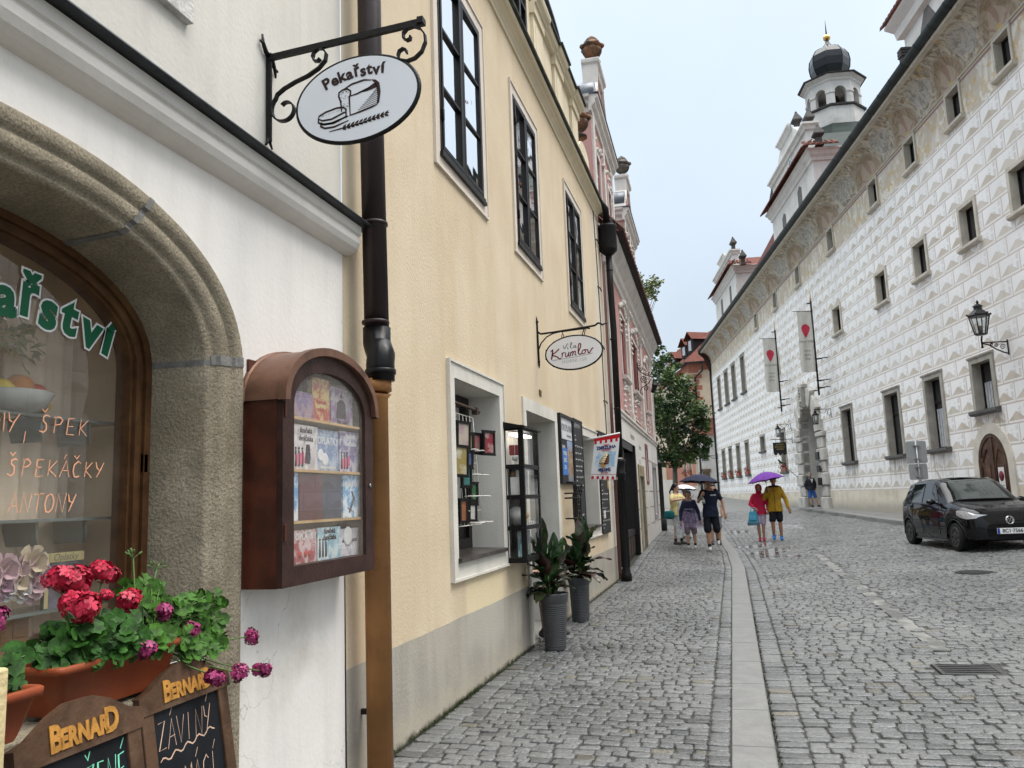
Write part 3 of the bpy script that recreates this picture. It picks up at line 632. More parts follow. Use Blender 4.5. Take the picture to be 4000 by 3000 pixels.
part('scroll',flatscroll(sc1+[(.06,3.53),(.10,3.556),(.16,3.58),(.23,3.60),(.29,3.63),(.325,3.665),(.33,3.70),(.31,3.73),(.285,3.735),(.262,3.72),(.255,3.695),(.265,3.672),(.285,3.668),(.297,3.68)]),BLK,sg)
part('scroll',flatscroll([(.775,3.705),(.772,3.69),(.755,3.686),(.738,3.70),(.738,3.726),(.757,3.747),(.79,3.752),(.825,3.735),(.847,3.70),(.85,3.66),(.83,3.615),(.795,3.588),(.755,3.58),(.722,3.592),(.708,3.615),(.715,3.638),(.735,3.648),(.752,3.638),(.752,3.622)]),BLK,sg)
rimm=MB(S);nn=64;rimm.tube([ov(2*PI*i/nn)+(0,)for i in range(nn)],.013,6,closed=True);
part('rim',rimm,BLK,sg)
bd=MB(S);P=[ov(2*PI*i/nn,.985)for i in range(nn)];bd.prism(P,-.012,.012)
board=part('board',bd,mat('white_enamel',(.72,.75,.79),.3,.03,2,0,spec=.5),sg)
INK=mat('dark_brown_print',(.035,.018,.016),.5)
dw=MB(S@T3(0,0,.0125));
def curve(pts,w):ribbon(dw,pts,w*1.45,.0008)
for ch,x,y,a,s_ in[('P',.338,3.530,21,1),('e',.380,3.541,17,1),('k',.418,3.553,13,1),('a',.459,3.560,9,1),('ř',.497,3.568,6,1),('s',.531,3.564,3,1),('t',.564,3.568,0,1),('v',.600,3.561,-4,1),('í',.634,3.563,-8,1)]:text(dw,ch,.080,T3(x,y,.0008)@RZ(math.radians(a+4)),.0005,bold=.003)
dw.M=S@T3(0,0,.0125)@T3(.494,3.431,0)@RZ(math.radians(2))@T3(-.494,-3.431,0)
curve([(.415,3.375),(.412,3.43),(.403,3.458),(.405,3.478),(.425,3.488),(.450,3.488),(.466,3.474),(.464,3.455),(.458,3.443),(.459,3.353)],.0065)
curve([(.430,3.49),(.475,3.508),(.54,3.516),(.575,3.508)],.007);curve([(.459,3.448),(.50,3.453),(.56,3.47),(.592,3.488)],.006)
dw.add([(.575,3.512,.0008),(.60,3.505,.0008),(.618,3.485,.0008),(.622,3.44,.0008),(.612,3.385,.0008),(.598,3.376,.0008),(.604,3.42,.0008),(.602,3.462,.0008),(.592,3.49,.0008)],[tuple(range(9))]);dw.add([(.50,3.456,.0008),(.56,3.472,.0008),(.60,3.49,.0008),(.605,3.465,.0008),(.55,3.455,.0008)],[(0,1,2,3,4)])
curve([(.455,3.35),(.51,3.358),(.57,3.37),(.60,3.378)],.007)
for i in range(8):y=3.375+i*.0105;curve([(.50+.012*i,y-.006),(.605,y+.012)],.0034)
for lv in(0,1):
 o_=-.022*lv;ox=.012*lv;curve([(.29+ox,3.365+o_),(.31+ox,3.352+o_),(.36+ox,3.350+o_),(.43+ox,3.372+o_),(.437+ox,3.368+o_)],.0065)
 if not lv:curve([(.29,3.366),(.295,3.378),(.33,3.392),(.39,3.402),(.425,3.398),(.438,3.386),(.437,3.34)],.0065)
 curve([(.29+ox,3.366+o_),(.290+ox,3.346+o_),(.31+ox,3.332+o_),(.36+ox,3.330+o_),(.437+ox,3.348+o_)],.007)
rd=random.Random(5)
for i in range(26):x,y=rd.uniform(.415,.452),rd.uniform(3.385,3.478);curve([(x,y),(x+.003,y+.004)],.0035)
for i in range(18):x=rd.uniform(.31,.42);curve([(x,3.372+(x-.31)*.14),(x+.003,3.375+(x-.31)*.14)],.002)
curve([(.345,3.288),(.40,3.292),(.52,3.300),(.66,3.325)],.005)
for i in range(11):
 x=.415+i*.022;y=3.293+i*.0026
 for sg_ in(1,-1):dw.add([(x,y,.0008),(x+.006,y+sg_*.011,.0008),(x+.022,y+sg_*.015+.003,.0008),(x+.018,y+sg_*.003+.002,.0008)],[(0,1,2,3)])
part('drawing',dw,INK,board)
CY0,CY1,CZ0,CZS,CZT,CD=3.16,4.095,1.150,1.975,2.262,.205
cab=thing('display_cabinet','dark wooden wall cabinet with arched copper roof and glazed door full of wafer boxes','display case',(LX,3.63,CZ0))
cc,hw0=(CY0+CY1)/2,(CY1-CY0)/2
def carch(hw,zs,zt,n=22):return[(cc-hw*math.cos(PI*i/n),zs+(zt-zs)*math.sin(PI*i/n)**.9)for i in range(n+1)]
b=MB(LEFT);b.box((CY0,CZ0,.002),(CY0+.03,CZS,CD-.03));b.box((CY1-.03,CZ0,.002),(CY1,CZS,CD-.03));b.box((CY0+.03,CZ0,.002),(CY1-.03,CZ0+.03,CD-.03));b.box((CY0+.03,CZ0+.03,.002),(CY1-.03,CZS+.2,.014))
part('case',b,DKWOOD,cab)
A0=carch(hw0,CZS,CZT-.012);b=MB(LEFT);n=len(A0)
def loopwall(b,A,B,wa,wb):
 n=len(A);b.add([(p[0],p[1],wa)for p in A]+[(p[0],p[1],wb)for p in B],[(i,n+i,n+i+1,i+1)for i in range(n-1)],True)
COPPER=mat('weathered_copper_sheet',(.19,.10,.066),.42,.3,6,.15,40,metal=.35,stain=(.10,.055,.04),ss=3)
R0,R1,R2=carch(hw0+.012,CZS,CZT),carch(hw0+.022,CZS-.005,CZT+.010),carch(hw0-.02,CZS,CZT-.03)
loopwall(b,R0,R0,.0,CD+.02);loopwall(b,R0,R1,CD-.01,CD-.005);loopwall(b,R1,R1,CD-.01,CD+.028);loopwall(b,R1,R2,CD+.028,CD+.028);loopwall(b,R2,R2,CD+.028,0);loopwall(b,R0,R1,.012,.01);loopwall(b,R1,R1,0,.014);loopwall(b,R1,R0,.014,.02)
roof=part('roof',b,COPPER,cab)
gi=.098
def door_out(hw,zs,zt,zb):return[(cc-hw,zb)]+carch(hw,zs,zt)+[(cc+hw,zb)]
D0,D1=door_out(hw0-.002,CZS,CZT-.03,CZ0+.002),door_out(hw0-gi,CZS-.02,CZT-.112,CZ0+.088)
b=MB(LEFT);n=len(D0);vs=[]
for(P_,w_)in((D0,CD-.03),(D0,CD),(D1,CD),(D1,CD-.03)):vs+=[(p[0],p[1],w_)for p in P_]
b.add(vs,[(l*n+j,l*n+(j+1)%n,(l+1)*n+(j+1)%n,(l+1)*n+j)[::-1]for l in range(3)for j in range(n)])
door=part('door',b,mat('dark_brown_painted_frame',(.042,.020,.016),.45,.3,12,.25,60),cab)
b=MB(LEFT);b.add([(p[0],p[1],CD-.018)for p in D1],[tuple(range(n))]);part('pane',b,glassmat('rain_spotted_glass',refl=1.5,haze=.75,painted_haze=.07),door)
for z in(CZ0+.2,CZS-.08):b=MB(LEFT);b.box((CY0+.012,z,CD),(CY0+.026,z+.075,CD+.008),bev=.003);part('hinge',b,DKWOOD,door);b=MB(LEFT@T3(CY1-.05,1.60,CD));b.lathe([(.011,0),(.011,.008),(.006,.009),(.005,.004),(.0005,.004)],(0,0,0),12);part('lock',b,mat('chrome',(.6,.6,.6),.2,.05,4,metal=1),door)
SHZ=[1.238,1.434,1.671,1.915]
b=MB(LEFT)
for z in SHZ[1:]:b.box((CY0+.03,z-.012,.015),(CY1-.03,z,CD-.03))
part('shelf',b,mat('pale_pine_shelf',(.55,.36,.17),.5,.2,9),cab)
def boxmat(nm,c,c2,s=9):
 q=Mat(nm);o=q.coord();q.col(q.mix(q.noise(o,s*2.2,4,.65).smooth(.44,.58),k(c,1.15),k(c2,1.2)));q.rough(.4);return q.m
BX=[(0,3.25,.095,.155,(.62,.6,.58),(.45,.4,.4),[],'pale wafer box with plain cream front, first on the bottom shelf of the cabinet'),(0,3.348,.207,.152,(.55,.42,.42),(.30,.03,.05),[('OPLATKY',.045,.80,'w'),('lázeňské',.02,.93,'w')],'cream and red wafer box with plums on the bottom cabinet shelf'),(0,3.557,.24,.155,(.25,.42,.50),(.55,.62,.62),[('lázeňská',.034,.88,'d'),('dvojčátka',.034,.68,'d')],'pale blue wafer box with figures on the bottom cabinet shelf'),(0,3.80,.22,.14,(.42,.40,.44),(.58,.56,.58),[('LÁZEŇSKÉ OPLATKY',.018,.55,'d')],'grey wafer box with a large round wafer picture on the bottom shelf'),(1,3.25,.135,.222,(.10,.28,.5),(.6,.62,.66),[],'narrow blue and white box at the left end of the third cabinet shelf'),(1,3.388,.22,.216,(.085,.012,.03),(.06,.01,.02),[],'plain dark burgundy gift box on the third shelf down'),(1,3.61,.215,.216,(.012,.03,.075),(.01,.02,.05),[],'plain dark navy gift box beside the burgundy one'),(1,3.833,.21,.22,(.12,.33,.55),(.62,.68,.72),[('OPLATKY',.042,.78,'w')],'sky blue wafer box with a skier in snow on the third shelf'),(2,3.33,.23,.21,(.62,.58,.57),(.38,.36,.37),[('lázeňská',.034,.88,'d'),('dvojčátka',.034,.70,'d')],'cream wafer box with a chocolate wafer and figures on the second shelf'),(2,3.562,.232,.205,(.16,.22,.36),(.35,.42,.5),[('OPLATKY',.050,.72,'w'),('LÁZEŇSKÁ POCHOUTKA',.014,.08,'w')],'blue wafer box with coconut halves on the second shelf'),(2,3.797,.245,.212,(.16,.13,.26),(.45,.45,.5),[('lázeňská',.034,.88,'w'),('dvojčátka',.034,.70,'w')],'violet wafer box with figures and a pink tag on the second shelf'),(3,3.31,.208,.125,(.15,.11,.24),(.3,.22,.25),[],'dark violet wafer box with a town scene on the top cabinet shelf'),(3,3.52,.18,.215,(.48,.40,.16),(.35,.05,.05),[('lázeňské',.03,.45,'r'),('oplatky',.03,.27,'r')],'yellow and red wafer box on the top cabinet shelf'),(3,3.702,.25,.19,(.34,.33,.36),(.16,.10,.2),[('PRO DÁMU',.022,.06,'d')],'grey wafer box with a dark suit drawing on the top shelf')]
PW,PD,PR=mat('box_white_print',(.75,.75,.74),.5),mat('box_dark_print',(.03,.025,.04),.5),mat('box_red_print',(.45,.03,.03),.5)
PKT=mat('pink_tag_print',(.65,.12,.22),.5)
for i,(s_,y,w_,h_,c,c2,words,lab)in enumerate(BX):
 z0=SHZ[s_]+.001;tl=(i%3-1)*.004;b=MB(LEFT);b.box((y,z0,.125+tl),(y+w_-.004,z0+h_,.155+tl))
 o=solo('wafer_box',b,boxmat('wafer_box_print_%d'%i,c,c2),lab,'box','wafer boxes in the wall cabinet');wf=.156+tl
 for kk in 'wdr':
  b=MB();
  for(t_,sz,fz,k2)in words:
   if k2==kk:text(b,t_,sz,LEFT@T3(y+w_/2,z0+h_*fz,wf),.0004,sx=min(1,(w_-.01)/(sz*.58*len(t_))),bold=.001)
  if b.v:part('lettering',b,{'w':PW,'d':PD,'r':PR}[kk],o)
 b=MB(LEFT)
 if i in(8,2,10):
  for j in range(3):b.caps((y+.02+j*.03,z0+.02,wf-.004),(y+.02+j*.03,z0+.085,wf-.004),.009,.007,6);b.ball((y+.02+j*.03,z0+.098,wf-.004),.008,6,5)
  if i==8:b.prism([(y+.105,z0+.03),(y+.15,z0+.028),(y+.158,z0+.06),(y+.148,z0+.12),(y+.118,z0+.12),(y+.108,z0+.06)],wf-.002,wf+.001)
  part('figures',b,PD,o)
 elif i==1:
  for dx in(.05,.1,.14):b.ball((y+dx,z0+.04,wf-.02),.026,10,7)
  part('plums',b,PR,o)
 elif i in(9,3,2):
  for dx,dz,r in((.04,.075,.03),(.085,.055,.032))if i==9 else((.09,.1,.05),):b.M=LEFT@T3(y+dx,z0+dz,wf);b.lathe([(r,0),(r,.0008),(r*.75,.0012),(.001,.0012)],(0,0,0),20)
  part('wafer_picture',b,PW,o)
 elif i==7:
  b.caps((y+.07,z0+.03,wf-.004),(y+.12,z0+.10,wf-.004),.008,.012,6);b.caps((y+.12,z0+.10,wf-.004),(y+.10,z0+.13,wf-.004),.009,.008,6);b.caps((y+.05,z0+.05,wf-.004),(y+.15,z0+.015,wf-.004),.005,.003,6);part('skier',b,PD,o)
 elif i==13:b.prism([(y+.06,z0+.03),(y+.17,z0+.03),(y+.16,z0+.11),(y+.13,z0+.13),(y+.10,z0+.13),(y+.07,z0+.11)],wf-.002,wf);b.ball((y+.115,z0+.15,wf-.012),.016,8,6);part('suit',b,PD,o)
 if i in(8,10):b=MB(LEFT);x0=y+(.02 if i==8 else.03);b.M=LEFT@T3(x0,z0+.015,wf+.001)@RZ(.22);b.box((0,0,0),(.085,.05,.0008));part('tag',b,PKT,o)
PB=mat('brown_painted_steel_pipe',(.022,.012,.012),.38,.3,4,.1,40,streak=.3,spec=.35);PO=mat('ochre_glazed_pipe',(.37,.175,.062),.38,.3,4,.2,30,streak=.3,stain=(.16,.07,.03),ss=2)
py_,po_=4.285,.14
dp=thing('downpipe','brown rain downpipe with ochre lower half between the white and yellow houses','downpipe',(LX+po_,py_,0));P_=lambda z,dy=0,do=0:(LX+po_+do,py_+dy,z)
b=MB();b.tube([P_(9,-.07),P_(4.3,-.03),P_(2.52,.02)],.073,20);
for z in(3.165,5.2,2.56):b.lathe([(.074,-.012),(.081,-.008),(.081,.008),(.074,.012)],P_(z,.005 if z<4 else-.03),20)
part('pipe',b,PB,dp)
b=MB();b.tube([P_(2.53,.02),P_(2.44,.02),P_(2.40,.0,.02),P_(2.35,-.035,.05),P_(2.30,-.045,.05),P_(2.20,-.045,.05)],.082,20);b.lathe([(.083,0),(.09,.005),(.09,.03),(.083,.035)],P_(2.235,-.045,.05),20);part('elbow',b,mat('black_plastic_pipe',(.006,.006,.006),.3,.2,5),dp)
b=MB();b.tube([P_(2.21,-.04,.02),P_(2.14,-.04,.02)],[.088,.088],20);b.tube([P_(2.14,-.04,.02),P_(2.10,-.035,.01),P_(0,0,0)],[.088,.074,.072],20);part('lower_pipe',b,PO,dp)
for z in(3.165,1.5,.35):b=MB();b.bar([(LX,py_+.06,z),(LX+po_+.0,py_+.083,z)],.02,.03);part('clamp',b,PB,dp)
CHB=mat('chalkboard_black',(.008,.010,.013),.6,.4,6,.1,30);BW=mat('weathered_board_frame',(.085,.046,.026),.55,.35,9,.35,40,stain=(.13,.08,.05),ss=4);CHO=mat('gold_lettering',(.44,.21,.045),.55,.3,30);CHG=mat('green_chalk',(.20,.62,.42),.8,.2,30);CHP=mat('peach_chalk',(.55,.38,.28),.8,.2,30)
def aboard(y0,y1,zt,out,lean,words,mt,lab,dz=.042,zb=None):
 cy=(y0+y1)/2;w_=y1-y0;t=thing('chalkboard',lab,'chalkboard',(LX+out,cy,0))
 M=frame((LX+out,cy,zt),(0,1,0),(math.sin(-lean),0,math.cos(lean)),(math.cos(lean),0,math.sin(lean)))
 h=zt/math.cos(lean);f=MB(M);fw=.052
 for s_ in(-1,1):f.box((s_*w_/2,-h+.02,-.012),(s_*(w_/2-fw),-.03,.012),bev=.003)
 f.box((-w_/2,-h*.82,-.011),(w_/2,-h*.82+.07,.011));
 part('frame',f,BW,t);f=MB(M);crest=[(-w_/2-.01,-.085),(w_/2+.01,-.085),(w_/2+.01,-.03),(w_/2-.04,-.018),(w_/2-.11,.022),(.0+.04,dz),(-.04,dz),(-w_/2+.11,.022),(-w_/2+.04,-.018),(-w_/2-.01,-.03)]
 f.prism(crest,-.015,.016);cr=part('header',f,BW,t);f=MB();[text(f,s_,sz_,M@T3(x_*w_/.42,y_,.017),.003,bold=.0035,sx=.80*w_/.42,space=1.04)for s_,sz_,x_,y_ in(('B',.088,-.098,-.036),('ERNAR',.064,-.002,-.042),('D',.088,.094,-.036))];wl=part('lettering',f,CHO,cr)
 f=MB(M);f.box((-w_/2+fw-.006,-h*.80,-.006),(w_/2-fw+.006,-.086,.003));pn=part('panel',f,CHB,t)
 f=MB(M)
 for(s_,x,y,hh,ww,*sx_)in words:
  sx_=sx_[0]if sx_ else 1
  if s_=='~':ribbon(f,[(x+i*.012,y+.008*math.sin(i*1.3)+i*.0016)for i in range(24)],ww,.004)
  else:hand(f,s_,x,y,hh,ww,.14,.004,adv=.86,sx=sx_)
 part('writing',f,mt,pn)
 f=MB(M)
 for s_ in(-1,1):f.bar([(s_*(w_/2-.03),-.06,-.02),(s_*(w_/2-.03),-h+.03,-.02-.02)],.03,.025,up=(0,0,1))
 part('leg',f,BW,t);return t
aboard(1.63,2.045,.972,.40,.16,[("OBLOZ^ENE'",-.155,-.215,.085,.006,.52),("CHLEBY",-.15,-.36,.085,.007,.62)],CHG,'left chalkboard with gold heading and green chalk lettering')
aboard(2.17,2.60,.962,.30,.16,[("ZA'VINY'",-.15,-.205,.085,.0045,.62),('~',-.145,-.235,.02,.005),("DOMA'CI'",-.14,-.36,.085,.0045,.62),("S^PEK",-.03,-.50,.08,.0045,.6)],CHP,'right chalkboard with gold heading and peach chalk lettering under the flowers')
TERR=mat('terracotta_plastic',(.255,.058,.022),.38,.12,3,.08,40,stain=(.30,.10,.05),ss=3,st=(.55,.75));SOIL=mat('potting_soil',(.02,.014,.01),.95,.4,30,1,60)
def trough(lab,y0,y1,o0,o1,zb,zt):
 t=thing('planter_trough',lab,'planter',(LX+(o0+o1)/2,(y0+y1)/2,zb));b=MB(LEFT)
 def loop(i,z,r=.02):
  a,c,d,e=y0+i,y1-i,o0+i*.7,o1-i*.7;P=[]
  for(cy,co,a0)in((c-r,e-r,0),(a+r,e-r,90),(a+r,d+r,180),(c-r,d+r,270)):
   for j in range(4):th=math.radians(a0+j*30);P.append((cy+r*math.cos(th),z,co+r*math.sin(th)))
  return P
 L=[loop(.045,zb),loop(.04,zb+.01),loop(.012,zt-.022),loop(.0,zt-.022),loop(-.002,zt-.004),loop(.004,zt),loop(.018,zt),loop(.022,zt-.006),loop(.03,zt-.04)]
 n=16;b.add([p for l in L for p in l],[(l*n+j,(l+1)*n+j,(l+1)*n+(j+1)%n,l*n+(j+1)%n)for l in range(len(L)-1)for j in range(n)],True)
 part('box',b,TERR,t);b=MB(LEFT)
 for k_ in(0,1):b.tube([(y0+.1+i*(y1-y0-.2)/20,zb+(zt-zb)*(.52-.1*k_)+.018*math.sin(i*.42+k_),o1-.012-.026*(.48+.1*k_)+.001)for i in range(21)],.0025,5)
 part('wave_relief',b,TERR,t);b=MB(LEFT);b.quad((y0+.02,zt-.03,o0+.02),(y0+.02,zt-.03,o1-.02),(y1-.02,zt-.03,o1-.02),(y1-.02,zt-.03,o0+.02));part('soil',b,SOIL,t);return t
trough('terracotta flower trough with a wave line full of pink geraniums',1.86,2.37,.12,.315,.945,1.085)
trough('small terracotta trough cut by the left edge below the larger one',1.25,1.63,.30,.50,.985,1.10)
LEAFS=[Mat('geranium_leaf'),Mat('ivy_geranium_leaf')]
for q,c in zip(LEAFS,((.030,.095,.014),(.050,.135,.016))):
 o=q.coord();q.col(q.mix(q.noise(o,28,3).smooth(.35,.65),k(c,.4),k(c,1.15)));q.rough(.5);q.set('Specular IOR Level',.15);q.set('Subsurface Weight',.0);q.set('Transmission Weight',.0);q.bump(q.noise(o,90,2),.3,.004)
LEAFS=[q.m for q in LEAFS];STEMG=mat('green_stem',(.10,.17,.05),.6,.2,20)
def petalmat(nm,a,b_):
 q=Mat(nm);o=q.coord();q.col(q.mix(q.noise(o,70,2).smooth(.4,.62),a,b_));q.rough(.55);return q.m
PETR=petalmat('red_geranium_petal',(.30,.004,.022),(.56,.016,.06));PETM=petalmat('magenta_geranium_petal',(.12,.002,.04),(.36,.03,.14))
def leaf_round(mb,c,nrm,r,rd):
 nrm=Vector(nrm).normalized();u=nrm.orthogonal().normalized();v=nrm.cross(u);a0=rd.uniform(0,6.28);n=14;P=[Vector(c)]
 for i in range(n):
  a=a0+.35+(2*PI-.7)*i/(n-1);f=1+.11*math.cos(a*7)+rd.uniform(-.05,.05);P.append(Vector(c)+(u*math.cos(a)+v*math.sin(a))*r*f+nrm*r*(.22*abs(math.sin(3.5*(a-a0)))))
 mb.add([tuple(p)for p in P],[(0,i,i+1)for i in range(1,n)],True)
def head_round(mb,c,r,rd,np_=30):
 C0=Vector(c);sub=[(C0+Vector((rd.gauss(0,1),rd.gauss(0,1),rd.gauss(0,.8))).normalized()*r*.42,r*rd.uniform(.55,.78))for _ in range(4)];r0_=r
 for c_,q_ in sub:mb.ball(tuple(c_),q_*.6,8,6)
 for i in range(np_):
  c,r=sub[i%4]
  d=Vector((rd.gauss(0,1),rd.gauss(0,1),rd.gauss(.25,1))).normalized();p=Vector(c)+d*r*rd.uniform(.72,1.0);u=d.orthogonal().normalized();v=d.cross(u);a0=rd.uniform(0,6)
  for j in range(5):
   a=a0+j*1.257+rd.uniform(-.15,.15);e=u*math.cos(a)+v*math.sin(a);s_=r0_*rd.uniform(.30,.44);t_=d.cross(e)
   mb.add([tuple(p),tuple(p+e*s_*.6+t_*s_*.36+d*s_*.12),tuple(p+e*s_*1.05+t_*s_*.2+d*s_*.05),tuple(p+e*s_*1.05-t_*s_*.2+d*s_*.02),tuple(p+e*s_*.6-t_*s_*.36+d*s_*.12)],[(0,1,2,3,4)],True)
def LW(y,z,o):return Vector((LX+o,y,z))
def geranium(lab,root,leaves,heads,mats,sd,extra=()):
 rd=random.Random(sd);t=thing('geranium',lab,'flowering plant',LW(*root));R=LW(*root);lf=MB();stm=MB()
 for(cy,cz,co,sy,sz,sso,n,r)in leaves:
  for i in range(n):
   p=LW(cy+rd.uniform(-1,1)*sy,cz+rd.uniform(-1,1)*sz,co+rd.uniform(-1,1)*sso);leaf_round(lf,p,(.75+rd.gauss(0,.3),-.45+rd.gauss(0,.4),.55+rd.gauss(0,.35)),r*rd.uniform(.65,1.15),rd)
   if i%3==0:m_=(R+p)/2+Vector((0,0,.03));stm.tube([R+Vector((0,rd.uniform(-.05,.05),0)),m_,p],.002,4,cap=False)
 part('leaves',lf,mats[0],t)
 for(px,py,co,r,wh)in heads:
  y,z=onleft(px,py,co);c=LW(y,z,co);hb=MB();head_round(hb,c,r,rd,60 if r>.02 else 10);part('flower_head',hb,mats[1],t)
  stm.tube([R+Vector((0,rd.uniform(-.06,.06),0)),(R*.4+c*.6)+Vector((0,0,-.01)),c],.0026,5,cap=False)
 for(px,py,co)in extra:
  y,z=onleft(px,py,co);c=LW(y,z,co);stm.tube([R,(R*.45+c*.55)+Vector((.0,.01,0)),c],.0028,5,cap=False)
  for i in range(7):d=Vector((rd.gauss(0,.5),rd.gauss(0,.6),rd.uniform(.2,1))).normalized()*.026;stm.tube([c,c+d],.0012,4,cap=False);stm.caps(c+d,c+d*1.35,.004,.003,6)
 part('stems',stm,STEMG,t);return t
geranium('red geranium with large heads in the middle of the trough',(2.05,1.06,.22),[(2.05,1.13,.24,.13,.06,.08,150,.026),(1.93,1.11,.26,.06,.03,.05,40,.027),(2.10,1.10,.30,.12,.035,.035,60,.027)],[(280,2275,.22,.058,0),(225,2268,.22,.036,0),(402,2242,.18,.046,0),(318,2365,.29,.052,0),(500,2362,.22,.048,0),(410,2325,.22,.022,0)],(LEAFS[0],PETR),3)
geranium('magenta trailing geranium spilling over the right end of the trough',(2.32,1.07,.23),[(2.45,1.13,.22,.12,.07,.05,110,.022),(2.33,1.08,.27,.1,.035,.05,60,.022),(2.56,1.08,.2,.08,.06,.06,80,.021),(2.42,1.22,.13,.05,.05,.03,22,.026),(2.2,1.10,.29,.08,.03,.03,22,.028),(2.60,1.13,.2,.10,.07,.05,90,.021),(2.66,1.03,.2,.07,.05,.05,50,.02),(2.48,1.03,.3,.1,.03,.03,40,.021)],[(628,2388,.27,.037,0),(737,2465,.27,.038,0),(556,2540,.33,.037,0),(842,2642,.38,.038,0),(930,2628,.36,.036,0),(975,2486,.2,.036,0),(1022,2622,.2,.037,0)],(LEAFS[1],PETM),4)
geranium('tall geranium shoot with a bud cluster before the timber frame',(2.27,1.07,.2),[(2.36,1.225,.12,.05,.03,.02,9,.03)],[],(LEAFS[1],PETR),5,extra=((520,2182,.12),(612,2226,.1)))
geranium('geranium sprig with magenta bloom cut by the left edge',(1.50,1.09,.42),[(1.58,1.14,.42,.05,.05,.05,14,.03)],[(-10,2420,.35,.035,0)],(LEAFS[0],PETM),6)
b=MB();b.box((-1.44,1.0,0),(-1.385,1.318,1.205),bev=.006);solo('cream_post',b,mat('cream_wet_paint',(.62,.50,.27),.35,.1,5,.5,60),'cream painted post with rain drops at the lower left edge','post')
q=Mat('yellow_limewash');o=q.coord();gx_,gy_,gz_=q.xyz(q.scale(o,(1,1,1)))
n1=q.noise(o,1.1,5);n2=q.noise(q.scale(o,(3,2.2,.3)),1.6,4);n3=q.noise(o,.8,6,.7)
yc_=q.mix(n1.smooth(.3,.7),(.585,.472,.322),(.655,.545,.387));yc_=q.mix(n2.smooth(.42,.75)*.5,yc_,(.55,.42,.26));yc_=q.mix(n3.smooth(.58,.75)*.35,yc_,(.74,.62,.42))
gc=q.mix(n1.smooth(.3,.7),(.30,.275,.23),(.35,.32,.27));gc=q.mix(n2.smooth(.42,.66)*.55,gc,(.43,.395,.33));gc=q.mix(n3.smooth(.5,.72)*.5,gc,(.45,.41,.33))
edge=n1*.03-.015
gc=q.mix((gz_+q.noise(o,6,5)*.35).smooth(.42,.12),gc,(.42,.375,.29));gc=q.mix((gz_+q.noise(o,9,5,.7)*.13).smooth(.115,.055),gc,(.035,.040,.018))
wash=gy_.smooth(6.2-10.0,6.3-10.0)*gy_.smooth(7.35-10,7.28-10)
wash=wash*(gz_+n2*.5-.3).smooth(.12,.35)*gz_.smooth(1.0,.8)
yc_=q.mix(wash*.75,yc_,(.70,.59,.37));gc=q.mix(wash*.55,gc,(.45,.425,.36))
yc_=q.mix(gy_.smooth(3.2,4.9)*(n2+n3*.6).smooth(.62,.85)*.8,yc_,(.62,.6,.55))
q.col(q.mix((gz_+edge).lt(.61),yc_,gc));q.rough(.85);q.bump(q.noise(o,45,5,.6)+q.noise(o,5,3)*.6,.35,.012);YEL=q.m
TRIM=mat('pale_limewashed_trim',(.66,.585,.50),.85,.08,2.5,.3,50,streak=.2,stain=(.5,.45,.38),ss=1.5,st=(.58,.8))
TRIMW=mat('white_grey_trim',(.64,.61,.545),.85,.08,2.5,.3,50,streak=.25,stain=(.52,.5,.45),ss=1.5,st=(.55,.8));YTRIM=mat('pale_yellow_moulding',(.69,.60,.435),.8,.07,2,.25,45,streak=.15,stain=(.58,.52,.34),ss=1.2,st=(.58,.8))
DKW=mat('dark_stained_window_wood',(.007,.005,.0045),.4,.3,9,.15,60,spec=.3)
q=Mat('old_window_glass');q.col((.018,.020,.022));q.rough(.02);q.set('Specular IOR Level',1.0);o=q.coord();q.bump(q.noise(o,2.2,2),.10,.02);q.set('IOR',5.0);OLDG=q.m
yh=thing('yellow_house','yellow plastered house with dark window frames and grey painted plinth','house',(LX,10,0))
UW=[(5.87,7.06),(8.34,9.42),(11.375,12.545)];UZ=(4.315,6.075);SW=(6.035,7.34,1.045,2.485,.34);DOOR=(8.39,9.86,0.03,2.455,.42);SW2=(11.75,13.02,1.05,2.42,.34)
w=MB(LEFT);wall(w,4.145,14.93,-.3,6.72,[(a,b,UZ[0],UZ[1],.05)for a,b in UW]+[SW,DOOR,SW2]);
w.quad((14.93,-.3,0),(14.93,-.3,-6),(14.93,6.72,-6),(14.93,6.72,0));part('wall',w,[YEL],yh)
def fr_outer(name,a,b,c,d,t,M_,tb=None,w1=.022,par=yh):
 f=MB(LEFT);tb=tb or t
 f.box((a-t,c-tb,-.004),(a,d+t,w1),bev=.003);f.box((b,c-tb,-.004),(b+t,d+t,w1),bev=.003);f.box((a,d,-.004),(b,d+t,w1-.0015));f.box((a,c-tb,-.004),(b,c,w1-.0015))
 ring(f,a-t+.02,b+t-.02,c-tb+.02,d+t-.02,.02,w1-.001,w1+.012)
 return part(name,f,M_,par)
